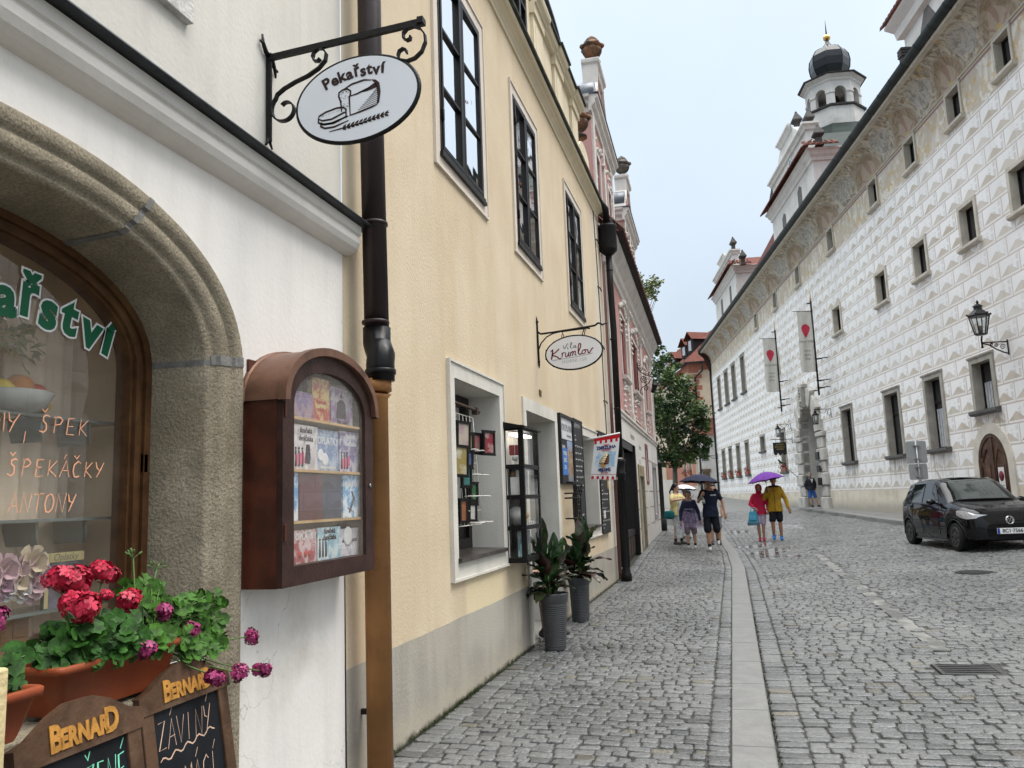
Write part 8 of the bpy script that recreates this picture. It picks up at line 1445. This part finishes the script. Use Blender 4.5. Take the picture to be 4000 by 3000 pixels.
tm,Tm=person('tall man in navy t-shirt and shorts walking with a bottle under the dark umbrella',mx,my,.05,1.84,SK1,HAIRB,NAVYC,BLKC,WSH,[((-.27,-.02,1.17),(-.19,-.20,1.31)),((.30,.03,1.15),(.33,-.04,.90))],[((-.09,-.07,.50),(-.07,-.06,.085)),((.13,.00,.50),(.14,.26,.24))],sleeve=.33,hem=.80,inseam=.50,grow=.022,sock=BSK,fist=(.9,0),slim=1.0)
b=MB(Tm);text(b,'GDMN',.045,frame((.085,-.172,1.32),(1,0,0),(0,0,1),(0,-1,0)),.002,bold=.002);part('chest_print',b,P_W,tm)
gp_=Tm@Vector((-.17,-.24,1.33));umbrella('dark navy umbrella held low over the tall man',tuple(Vector((mx-.20,my-.16,0))+Vector((0,0,1.93+Gz(mx,my)))),1.04,.21,(.06,-.05),cloth('navy_umbrella_nylon',(.018,.022,.05),.2),cloth('navy_umbrella_inside',(.008,.009,.018)),tuple(gp_))
b=MB(Tm@T3(-.135,-.235,1.13)@Matrix.Rotation(-.25,4,'Y'));b.lathe([(.032,0),(.036,.02),(.036,.12),(.028,.16),(.014,.19),(.014,.205)],(0,0,0),12);bt2=solo('drink_bottle',b,mat('green_clear_bottle',(.20,.26,.20),.15,.3,12),'small clear green bottle in the hand of the tall man in navy','bottle');b=MB(Tm@T3(-.135,-.235,1.13)@Matrix.Rotation(-.25,4,'Y'));b.lathe([(.017,.2),(.017,.225)],(0,0,0),10);b.lathe([(.0368,.04),(.0368,.09)],(0,0,0),12);part('cap',b,P_W,bt2)
bx,by_=hit(2703,2160,(0,0,1),.0).xy
tb,Tb=person('boy in navy sweatshirt and grey shorts under a see-through lilac rain cape',bx,by_,-.02,1.47,SK2,HAIRB,cloth('dark_navy_sweatshirt',(.03,.03,.075)),cloth('mauve_grey_shorts',(.20,.155,.18)),WSH,[((-.25,.02,1.12),(-.27,-.02,.84)),((.25,.02,1.12),(.29,-.03,.86))],[((-.09,-.04,.50),(-.085,-.04,.085)),((.11,.02,.50),(.12,.05,.085))],sleeve=.95,hem=.78,inseam=.50,grow=.04,sock=BSK,slim=.95)
b=MB(Tb);text(b,'ENGLAND',.06,frame((0,-.178,1.19),(1,0,0),(0,0,1),(0,-1,0)),.002,bold=.001);part('chest_print',b,mat('pale_print_cloth',(.42,.42,.5),.8),tb)
def capemat(nm,c,tr):
 q=Mat(nm);nt_=q.nt;tt=nt_.nodes.new('ShaderNodeBsdfTransparent');tt.inputs[0].default_value=(.96,.95,.97,1);m_=nt_.nodes.new('ShaderNodeMixShader');q.col(c);q.rough(.18);o=q.coord();fac=q.noise(o,7,4,.6).smooth(.35,.7)*.35+tr;nt_.links.new(fac.s,m_.inputs[0]);nt_.links.new(tt.outputs[0],m_.inputs[1]);nt_.links.new(q.p.outputs[0],m_.inputs[2]);nt_.links.new(m_.outputs[0],q.out.inputs[0]);q.bump(q.noise(o,16,4),.8,.03);return q.m
LILC,CLRC=capemat('lilac_film',(.52,.40,.62),.22),capemat('clear_blue_film',(.62,.72,.76),.42)
def cape(T,z0,z1,rx0,ry0,rx1,ry1,nm,mm,par,cx=0,sd=1,n=64):
 b=MB(T);rr=random.Random(sd);ph=[rr.uniform(0,6)for _ in range(4)]
 def fn(i,j):a=i*2*PI;w_=1+(.10*math.sin(5*a+ph[0]+j*2)+.06*math.sin(9*a+ph[1])+.04*math.sin(15*a+ph[2]))*j;return(cx*j+(rx0+(rx1-rx0)*j**.8)*w_*math.cos(a),(ry0+(ry1-ry0)*j)*w_*math.sin(a),z0+(z1-z0)*j+.04*math.sin(3*a+ph[3])*j)
 b.grid(fn,n,14);return part(nm,b,mm,par)
cape(Tb,1.45,.62,.10,.09,.36,.22,'rain_cape',LILC,tb,.03,2)
wx,wy=-1.5,22.6
ty,Ty=person('woman in pale yellow t-shirt with ponytail pulling on a clear rain cape',wx,wy,.95,1.62,SK2,HAIRB,cloth('pale_yellow_cotton',(.70,.58,.27)),cloth('white_shorts',(.6,.58,.56)),DSH,[((-.30,-.10,1.27),(-.10,-.34,1.30)),((.30,-.12,1.28),(.22,-.40,1.36))],[((-.09,-.01,.50),(-.10,.02,.085)),((.10,-.03,.50),(.11,-.04,.085))],sleeve=.3,hem=.84,inseam=.56,grow=.035,hairstyle='pony',head=(0,-.02,.35),sock=BSK)
cape(Ty@T3(.05,-.14,0),1.32,.24,.10,.05,.27,.20,'rain_cape',CLRC,ty,.0,7)
b=MB(Ty);b.box((-.42,-.12,.74),(-.20,.16,.98),bev=.06);b.tube([(-.3,0,.95),(-.2,.02,1.2),(.1,.0,1.46),(.2,-.05,1.3)],.012,6);solo('shoulder_bag',fuse(b,.012,4),cloth('teal_bag_nylon',(.01,.12,.13)),'teal shoulder bag at the hip of the woman in yellow','bag')
px_,py2=-1.40,25.0
tp,Tp=person('person in dark clothes hidden behind the boy under a white umbrella',px_,py2,0,1.52,SK2,HAIRB,cloth('charcoal_top',(.05,.05,.055)),cloth('beige_shorts',(.4,.36,.3)),DSH,[((-.22,-.02,1.15),(-.12,-.22,1.22)),((.24,.0,1.15),(.24,-.04,.9))],ST,fist=(.8,0),sleeve=.4)
umbrella('white umbrella with black lining behind the woman in yellow',(px_+.03,py2-.35,1.79),.80,.16,(.05,-.06),cloth('white_umbrella_nylon',(.70,.72,.74),.06),cloth('black_umbrella_inside',(.01,.01,.011)),tuple(Tp@Vector((-.12,-.27,1.26))))
qx,qy=hit(2800,2128,(0,0,1),.08).xy
person('black haired woman in pale clothes half hidden behind the tall man',qx,qy,.1,1.66,SK2,HAIRB,cloth('pale_blouse',(.62,.60,.56)),cloth('grey_shorts_cloth',(.25,.25,.26)),DSH,[((-.22,.0,1.15),(-.2,-.1,.92)),((.22,.0,1.15),(.2,-.05,.92))],ST,hairstyle='long',sleeve=.5)
rx_,ry_=.74,24.9
tr_,Tr=person('woman in red hooded rain jacket and lilac shorts carrying a blue bag',rx_,ry_,-.05,1.64,SK1,None,cloth('red_rain_jacket',(.50,.018,.065),.12,.4),cloth('lilac_cycling_shorts',(.50,.40,.50)),mat('red_shoe',(.45,.02,.05),.6),[((-.27,.0,1.14),(-.14,-.20,1.02)),((.26,.03,1.14),(.24,-.10,.95))],[((-.075,-.02,.50),(-.055,.0,.085)),((.075,-.02,.50),(.065,.01,.085))],sleeve=.97,hem=.82,inseam=.58,grow=.024,hood=cloth('red_rain_hood',(.42,.012,.05)),jacket=True,fist=(.7,.3),head=(.01,-.03,.1))
b=MB(Tr@T3(-.22,-.26,.0));b.add([(-.16,-.05,.52),(.17,-.05,.52),(.20,.08,.52),(-.17,.08,.52),(-.09,-.03,.93),(.12,-.03,.93),(.12,.05,.93),(-.08,.05,.93)],[(0,3,2,1),(4,5,6,7),(0,1,5,4),(1,2,6,5),(2,3,7,6),(3,0,4,7)]);bg=solo('tote_bag',fuse(b,.013,5),cloth('sky_blue_bag',(.06,.30,.42),.1),'sky blue bag hanging from the hand of the woman in red','bag');b=MB(Tr@T3(-.22,-.26,.0));b.box((-.168,-.07,.50),(.19,.09,.60),bev=.02);part('base',b,cloth('grey_blue_bag_base',(.08,.15,.2)),bg);b=MB(Tr@T3(-.22,-.26,.0));b.tube([(-.06,-.01,.92),(-.02,.0,1.03),(.07,.02,1.04),(.10,0,.92)],.012,6);b.box((-.09,-.075,.66),(.10,-.055,.80),bev=.01);part('handle',b,cloth('blue_bag_pocket',(.10,.38,.55)),bg)
yx,yy_=1.17,24.8
MUS=cloth('mustard_rain_jacket',(.38,.225,.018),.15,.5)
tz,Tz=person('man in mustard rain jacket, black shorts, dark cap and blue shoes holding a purple umbrella',yx,yy_,-.05,1.84,SK3,None,MUS,BLKC,mat('bright_blue_shoe',(.02,.16,.50),.6),[((-.27,.0,1.14),(-.17,-.18,1.33)),((.28,.03,1.13),(.35,-.05,.87))],[((-.09,-.08,.50),(-.085,-.02,.13)),((.10,.0,.50),(.11,.04,.085))],sleeve=.97,hem=.78,inseam=.56,grow=.026,jacket=True,cap_=cloth('plum_black_cap',(.018,.008,.012)),fist=(.9,0),head=(0,-.01,.1))
b=MB(Tz);b.tube([(.0,-.158,.80),(.0,-.165,1.1),(.0,-.168,1.3),(.0,-.13,1.45)],.006,5);part('zip',b,PD,tz);b=MB(Tz);b.tube([(.13*math.cos(a),.01+.105*math.sin(a),1.455-.02*math.sin(a))for a in np.linspace(0,2*PI,20)],.028,7);part('collar',b,cloth('brown_collar',(.05,.022,.018)),tz)
umbrella('purple umbrella tilted over the couple in red and mustard',(yx-.24,yy_-.12,1.97+Gz(yx,yy_)),1.06,.25,(-.17,-.03),cloth('purple_umbrella_nylon',(.13,.035,.26),.15),cloth('purple_umbrella_inside',(.22,.05,.38)),tuple(Tz@Vector((-.18,-.22,1.37))))
gp=RP(41.15,.55,0)
tg,Tg=person('grey haired man in dark zip jacket and bright blue shorts leaning at the hotel portal',gp.x,gp.y,.35,1.68,SK2,HAIRG,cloth('charcoal_zip_jacket',(.022,.024,.032)),cloth('bright_blue_shorts',(.03,.11,.36)),mat('black_trainer',(.015,.015,.017),.6),[((-.27,.06,1.14),(-.24,.0,.90)),((.27,.06,1.14),(.20,-.06,.94))],[((-.10,-.02,.50),(-.05,-.06,.085)),((.16,-.05,.50),(.26,-.12,.085))],z=.66,sleeve=.95,hem=.86,inseam=.52,grow=.04,jacket=True,head=(0,0,-.5))
b=MB(Tg);b.add([(-.075,-.150,1.43),(.075,-.150,1.43),(.0,-.178,1.20)],[(0,2,1)]);b.prism([(0,0),(.01,0),(.01,.01)],0,.001)if False else None;part('white_shirt_front',b,P_W,tg)
person('person sitting on the shop doorstep looking at a phone behind the plant',LX-.30,8.80,1.35,1.70,SK2,HAIRB,cloth('dark_sitting_top',(.02,.02,.022)),cloth('dark_sitting_shorts',(.03,.03,.035)),DSH,[((-.25,-.12,1.12),(-.12,-.34,1.12)),((.25,-.12,1.12),(.14,-.36,1.14))],[((-.11,-.42,.50),(-.10,-.42,.085)),((.12,-.42,.50),(.11,-.42,.085))],z=.04,seated=-.42,sleeve=.4,head=(0,-.05,0))
PAINT=Mat('black_car_paint');q=PAINT;q.col((.004,.004,.005));q.rough(.4);q.set('Specular IOR Level',.02);q.set('Coat Weight',.75);q.set('Coat Roughness',.03);PAINT=q.m
CGL=glassmat('car_glass',tint=(.30,.34,.33),refl=1.3);DGL=mat('dark_tinted_glass',(.006,.007,.008),.04,0,spec=.8);TYRE=mat('tyre_rubber',(.012,.012,.012),.75,.2,20,.2,60);RIM=mat('black_steel_rim',(.045,.045,.047),.4,.2,9,metal=.3);CHR=mat('chrome_trim',(.62,.62,.63),.15,0,metal=1);PLAS=mat('black_plastic_trim',(.010,.010,.011),.5,.1,9)
fx,fy=hit(3752,2145,(0,0,1),.20).xy
hd=Vector((.16,-1,0)).normalized();rgt=Vector((-hd.y,hd.x,0))*-1
zc_=Gz(fx,fy)+.004
car=thing('black_hatchback','small black five door hatchback parked facing the camera at the right edge','car',(fx,fy,zc_))
sidev=Vector((hd.y,-hd.x,0))
if sidev.x>0:sidev=-sidev
O_=Vector((fx,fy,zc_))-sidev*.72
CAR=frame(O_,hd,(0,0,1),sidev)if hd.cross(Vector((0,0,1))).dot(sidev)>0 else frame(O_,hd,(0,0,1),sidev)
lerp=lambda x,X,Y:float(np.interp(x,X,Y))
XT=[-2.98,-2.9,-2.80,-2.62,-2.2,-1.6,-1.15,-.95,-.62,-.36,-.1,.2,.42,.53,.585,.61]
ZTOP=[.80,.98,1.20,1.40,1.455,1.478,1.455,1.40,1.19,.995,.955,.90,.84,.78,.66,.55]
BELT=[.78,.93,.96,.955,.945,.93,.92,.915,.91,.90,.88,.84,.78,.73,.62,.52]
HW=[.66,.735,.775,.80,.815,.82,.82,.82,.82,.82,.815,.79,.735,.66,.56,.44]
ROOFW=[.50,.55,.56,.575,.60,.615,.61,.605,.62,.66,.66,.62,.56,.48,.40,.30]
def zlow(x):
 z=.20
 for xa in(0,-2.42):
  if abs(x-xa)<.345:z=max(z,.285+math.sqrt(max(0,.345**2-(x-xa)**2)))
 if x>.35:z=max(z,.20+(x-.35)*.2)
 return z
def sect(x,sgn):
 hw,zb,zt,rw,zl=lerp(x,XT,HW),lerp(x,XT,BELT),lerp(x,XT,ZTOP),lerp(x,XT,ROOFW),zlow(x);zb=max(zb,zl+.06)
 cab=zt-zb
 P=[(hw*.93,zl-.0),(hw*.985,zl+.04 if zl>.25 else zl+.10),(hw*1.0,zl+(zb-zl)*.45),(hw*.99,zl+(zb-zl)*.8),(hw*.955,zb),(hw*.955+(rw-hw*.955)*.5,zb+cab*.52),(rw+(hw*.955-rw)*.08,zb+cab*.88),(rw*.86,zb+cab*.985),(rw*.45,zt),(0,zt+.012*(cab>.2))]
 return[(x,p[1],sgn*p[0])for p in P]
stx=sorted(set([round(v,3)for v in np.concatenate([np.linspace(-2.98,.61,60),[a+d for a in(0,-2.42)for d in np.linspace(-.345,.345,15)],XT])]));b=MB(CAR);rows=[]
for x in stx:s_=sect(x,1);rows.append(s_+[(p[0],p[1],-p[2])for p in s_[-2::-1]])
n_=len(rows[0]);b.add([p for r_ in rows for p in r_],[(i*n_+j,i*n_+j+1,(i+1)*n_+j+1,(i+1)*n_+j)for i in range(len(rows)-1)for j in range(n_-1)],True)
b.add(rows[0],[tuple(range(n_))]);b.add(rows[-1],[tuple(range(n_))]);b.quad((-2.9,.22,-.75),(.5,.22,-.75),(.5,.22,.75),(-2.9,.22,.75))
body=part('body',b,PAINT,car)
def surf(x,t,sgn=1,off=.006):
 """point on the greenhouse side: t 0 at the belt, 1 at the roof edge"""
 s_=sect(x,sgn);P=s_[4:7];T=[0,.52,.88];tt=t*.88;z=lerp(tt,T,[p[1]for p in P]);w_=lerp(tt,T,[abs(p[2])for p in P]);return(x,z,sgn*(w_+off))
for sgn in(1,-1):
 for(xs,nm)in(((-.72,-1.50,.0,.0),'front_window'),((-1.58,-2.32,0,0),'rear_window')):
  b=MB(CAR)
  def fn(i,j):
   x=xs[0]+(xs[1]-xs[0])*i;tmax=.93
   if x>-1.05:tmax=max(.06,.93*(-.60-x)/.45)
   if x<-2.2:tmax=.93
   return surf(x,.06+(tmax-.06)*j,sgn,.007)
  b.grid(fn,14,6);part(nm,b,DGL,car)
 b=MB(CAR);b.tube([surf(x,-.01,sgn,.004)for x in np.linspace(-.62,-2.6,16)],.008,5);part('belt_trim',b,PLAS,car);b=MB(CAR)
 for x0 in(-.66,-1.54,-2.36):b.tube([tuple(Vector(sect(x0,sgn)[i])+Vector((0,0,sgn*.0015)))for i in(1,2,3,4)],.004,4)
 part('door_gap',b,PLAS,car);b=MB(CAR)
 for x0 in(-1.42,-2.22):p=sect(x0,sgn)[3];b.caps((x0-.07,p[1]+.02,p[2]+sgn*.014),(x0+.07,p[1]+.02,p[2]+sgn*.014),.014,.014,6)
 part('door_handle',b,PAINT,car);b=MB(CAR);p=surf(-.74,.05,sgn,.0);b.ball((-.74,p[1]+.06,p[2]+sgn*.13),.085,12,8,sc=(.75,.72,1.15));b.tube([(-.76,p[1]+.02,p[2]),(-.75,p[1]+.04,p[2]+sgn*.08)],.022,6);part('wing_mirror',b,PAINT,car)
 b=MB(CAR);b.tube([tuple(Vector(sect(x,sgn)[0])+Vector((0,-.01,sgn*.01)))for x in np.linspace(-.37,-2.05,8)],.022,6);part('side_skirt',b,mat('skirt_grey',(.05,.05,.052),.3),car)if 'skirt_grey' not in bpy.data.materials else part('side_skirt',b,bpy.data.materials['skirt_grey'],car)
 for xa in(0,-2.42):
  W_=CAR@T3(xa,.285,sgn*.70);b=MB(W_);prf=[(.19,-.085),(.27,-.092),(.283,-.075),(.285,-.04),(.285,.04),(.283,.075),(.27,.092),(.19,.085)];b.lathe(prf,(0,0,0),32);w_o=part('wheel',b,TYRE,car);b=MB(W_);b.lathe([(.20,sgn*.04),(.205,sgn*.094),(.19,sgn*.098),(.17,sgn*.092),(.10,sgn*.088),(.06,sgn*.095),(.05,sgn*.10),(.001,sgn*.102)],(0,0,0),28);part('rim',b,RIM,w_o);b=MB(W_)
  for i in range(8):a=i*PI/4;b.ball((.135*math.cos(a),.135*math.sin(a),sgn*.088),.022,6,5)
  for i in range(5):a=i*2*PI/5;b.ball((.035*math.cos(a),.035*math.sin(a),sgn*.101),.008,6,5)
  part('rim_holes',b,PLAS,w_o)
  b=MB(CAR);b.tube([(xa+.35*math.cos(a),.285+.35*math.sin(a),sgn*lerp(xa+.35*math.cos(a),XT,HW)*.985)for a in np.linspace(-.15,PI+.15,20)],.012,6);part('arch_lip',b,PAINT,car)
 b=MB(CAR)
 def hl(i,j):
  x=.16+.40*i;zc2=.765-.075*i;hg=.012+.062*math.sin(PI*min(1,.12+i*.80))**.8;z=zc2+hg*(2*j-1);S_=sect(x,1)[:8];w_=float(np.interp(z,[p[1]for p in S_],[p[2]for p in S_]));return(x+.010,z+.004,sgn*(w_+.010))
 b.grid(hl,16,6);part('headlight',b,mat('headlamp_lens',(.42,.43,.44),.1,.25,18,metal=.3,coat=1)if 'headlamp_lens' not in bpy.data.materials else bpy.data.materials['headlamp_lens'],car)
def band(x_of,t0,t1,hw_,off):
 b=MB(CAR);return b
ws=MB(CAR)
def wfn(i,j):
 x=-.385-(1.03-.385)*j;zt,rw=lerp(x,XT,ZTOP),lerp(x,XT,ROOFW);w_=rw*(.93-.06*j);v=2*i-1;c=1-abs(v)**4*.02;return(x+.012-.02*abs(v)**3,zt*c+.010,v*w_)
ws.grid(wfn,20,10);part('windscreen',ws,DGL if False else mat('windscreen_glass',(.05,.062,.058),.03,.3,2.0,0,spec=1.0),car)
b=MB(CAR);b.tube([wfn(i,.0)for i in np.linspace(.02,.98,12)],.014,5);b.tube([(-.40,1.0,-.3),(-.44,1.035,.3)],.008,5);part('wiper',b,PLAS,car)
b=MB(CAR);b.box((-1.35,1.475,-.28),(-1.12,1.486,.28),bev=.004);b.tube([(-2.35,1.475,.0),(-2.62,1.70,.0)],[.006,.003],5);part('antenna',b,PLAS,car)
b=MB(CAR)
for(y0,y1,w_)in((.215,.33,.50),(.60,.625,.36)):b.grid(lambda i,j:((lerp(y0+(y1-y0)*j,[.2,.4,.6,.75],[.50,.60,.606,.56])+.010-.30*(abs(2*i-1)*w_/.62)**3.2),y0+(y1-y0)*j,(2*i-1)*w_),20,4)
part('lower_grille',b,PLAS,car)
px_=.618;b=MB(CAR);b.box((px_,.355,-.26),(px_+.012,.465,.26),bev=.003);pl=part('number_plate',b,mat('plate_white',(.85,.85,.84),.35),car);PQ=frame(CAR@Vector((px_+.013,.41,0)),CAR.to_3x3()@Vector((0,0,-1)),(0,0,1),hd)
b=MB(PQ);b.box((-.258,-.052,0),(-.215,.052,.002));part('blue_band',b,mat('eu_blue',(.01,.04,.30),.4),pl);b=MB();text(b,'8C1·7566',.098,PQ@T3(.022,0,.0005),.002,sx=.98,bold=.002);part('registration',b,PD,pl)
EQ=frame(CAR@Vector((.598,.615,0)),CAR.to_3x3()@Vector((0,0,-1)),(-.12*hd.x,-.12*hd.y,1),hd);b=MB(EQ);b.tube([(.072*math.cos(a),.072*math.sin(a),.012)for a in np.linspace(0,2*PI,33)[:-1]],.010,6,closed=True);
for P_l in([(-.040,.052),(-.004,-.002),(.004,-.002),(.040,.052)],[(-.058,.020),(-.030,-.055),(0,.002),(.030,-.055),(.058,.020)]):b.tube([(p[0],p[1],.012)for p in P_l],.0075,5)
part('round_badge',b,CHR,car)
b=MB(CAR)
for z_ in(-.36,.36):b.box((-.95,.7,z_-.2),(-.85,1.18,z_+.2),bev=.05);b.box((-.95,1.18,z_-.11),(-.87,1.34,z_+.11),bev=.04)
RIB=mat('dark_grey_ribbed_plastic',(.062,.064,.068),.42,.15,6,.1,40,spec=.45)
def tallpot(x,y,h,rt,rb,lab):
 z=Gz(x,y);t=thing('tall_planter',lab,'planter',(x,y,z),0,'tall grey planters by the shop door');prof=[(rb*.96,0),(rb,.012),(rb,.03)]
 nr=21
 for i in range(nr):z0=.04+(h*.80-.04)*i/nr;dz=(h*.80-.04)/nr;r_=rb+(rt*.90-rb)*(z0/h)**1.0;prof+=[(r_-.002,z0),(r_+.0035,z0+dz*.3),(r_+.0035,z0+dz*.65),(r_-.002,z0+dz*.95)]
 prof+=[(rt*.93,h*.84),(rt*.97,h*.91),(rt*1.0,h*.97),(rt,h),(rt*.93,h),(rt*.90,h-.04)];b=MB();b.lathe(prof,(x,y,z),40);part('pot',b,RIB,t);b=MB();b.lathe([(rt*.9,h-.045),(.005,h-.03)],(x,y,z),20);part('soil',b,SOIL,t)
q=Mat('canna_leaf');o=q.coord();x_,y_,z_=q.xyz(o);q.col(q.mix(q.noise(o,3.3,2).smooth(.42,.62),(.018,.055,.014),(.055,.030,.022)));q.rough(.32);q.set('Specular IOR Level',.6);q.bump(q.noise(o,60,2),.2,.004);CANNA=q.m
q=Mat('canna_leaf_red');o=q.coord();q.col(q.mix(q.noise(o,4,2).smooth(.4,.6),(.060,.022,.022),(.03,.045,.016)));q.rough(.3);CANNR=q.m
def bigleaf(mb,p0,d,L,W_,droop,up):
 d=Vector(d).normalized();n=9;P=[];p=Vector(p0);t=d.copy();pts=[]
 for i in range(n+1):pts.append((p.copy(),t.copy()));p=p+t*L/n;t=(t+Vector((0,0,-droop/n))).normalized()
 vs=[]
 for i,(p,t)in enumerate(pts):
  s=i/n;w_=W_*(math.sin(PI*min(1,s*.93+.04))**.85)*(1-s*.25);sd=t.cross(Vector((0,0,1)));sd=sd.normalized()if sd.length>.1 else Vector((1,0,0));nn=sd.cross(t).normalized()
  for v,hh in((-1,.22),(-.5,.07),(0,0),(.5,.07),(1,.22)):vs.append(tuple(p+sd*v*w_+nn*hh*w_+nn*.012*math.sin(i*2+v*3)))
 mb.add(vs,[(i*5+j,i*5+j+1,i*5+6+j,i*5+5+j)for i in range(n)for j in range(4)],True)
def canna(x,y,z,lab,sd,sc=1.0,nl=26):
 rd=random.Random(sd);t=thing('canna_plant',lab,'potted plant',(x,y,z),0,'broad leaved plants in the grey planters');g_,r_,st=MB(),MB(),MB()
 for s_ in range(6):
  a=rd.uniform(0,6.28);bx_,by2=x+.05*math.cos(a),y+.05*math.sin(a);hh=rd.uniform(.15,.42)*sc;tx,ty_=bx_+.05*math.cos(a),by2+.05*math.sin(a);st.tube([(bx_,by2,z-.03),((bx_+tx)/2,(by2+ty_)/2,z+hh*.5),(tx,ty_,z+hh)],[.012,.010,.006],6)
  for k_ in range(nl//6):
   f=(k_+.6)/(nl//6);aa=a+k_*2.5+rd.uniform(-.5,.5);el=.35+f*.75+rd.uniform(-.15,.15);d=(math.cos(aa)*math.cos(el),math.sin(aa)*math.cos(el),math.sin(el));(r_ if rd.random()<.28 else g_).__class__;bigleaf(r_ if rd.random()<.28 else g_,(bx_+(tx-bx_)*f,by2+(ty_-by2)*f,z+hh*f),d,rd.uniform(.20,.34)*sc,rd.uniform(.055,.085)*sc,1.3*(1-f)+.25,0)
  bigleaf(g_,(tx,ty_,z+hh),(rd.uniform(-.2,.2),rd.uniform(-.2,.2),1),.30*sc,.065*sc,.1,0)
 part('leaves',g_,CANNA,t);part('red_leaves',r_,CANNR,t);part('stems',st,STEMG,t)
tallpot(-1.82,8.18,.555,.150,.106,'nearer tall grey ribbed planter beside the shop door');canna(-1.82,8.18,.555-.04,'broad leaved dark plant in the nearer grey planter',12,1.12,36)
tallpot(-1.90,10.02,.535,.140,.105,'farther tall grey ribbed planter against the yellow wall');canna(-1.90,10.02,.535-.04,'broad leaved green plant in the farther grey planter',21,1.15,36)
rd=random.Random(2);b=MB()
for i in range(420):
 y=rd.choice((rd.uniform(4.8,7.9),rd.gauss(5.6,.3),rd.gauss(6.2,.2)));x=-2.085+abs(rd.gauss(0,.012));h=rd.uniform(.006,.03);a=rd.uniform(0,6);b.add([(x,y,.0),(x+.012*math.cos(a),y+.012*math.sin(a),.004),(x+.02*math.cos(a),y+.02*math.sin(a),h)],[(0,1,2)])
for i in range(500):y=rd.uniform(3,11);x=float(xk(y))+.008+abs(rd.gauss(0,.008));a=rd.uniform(0,6);h=rd.uniform(.0,.02);z=Gz(x,y)-.012;b.add([(x,y,z),(x+.014*math.cos(a),y+.014*math.sin(a),z+.003),(x+.02*math.cos(a),y+.02*math.sin(a),z+h+.01)],[(0,1,2)])
struct('moss',b,mat('moss_green',(.035,.05,.012),.9,.4,30),'stuff')
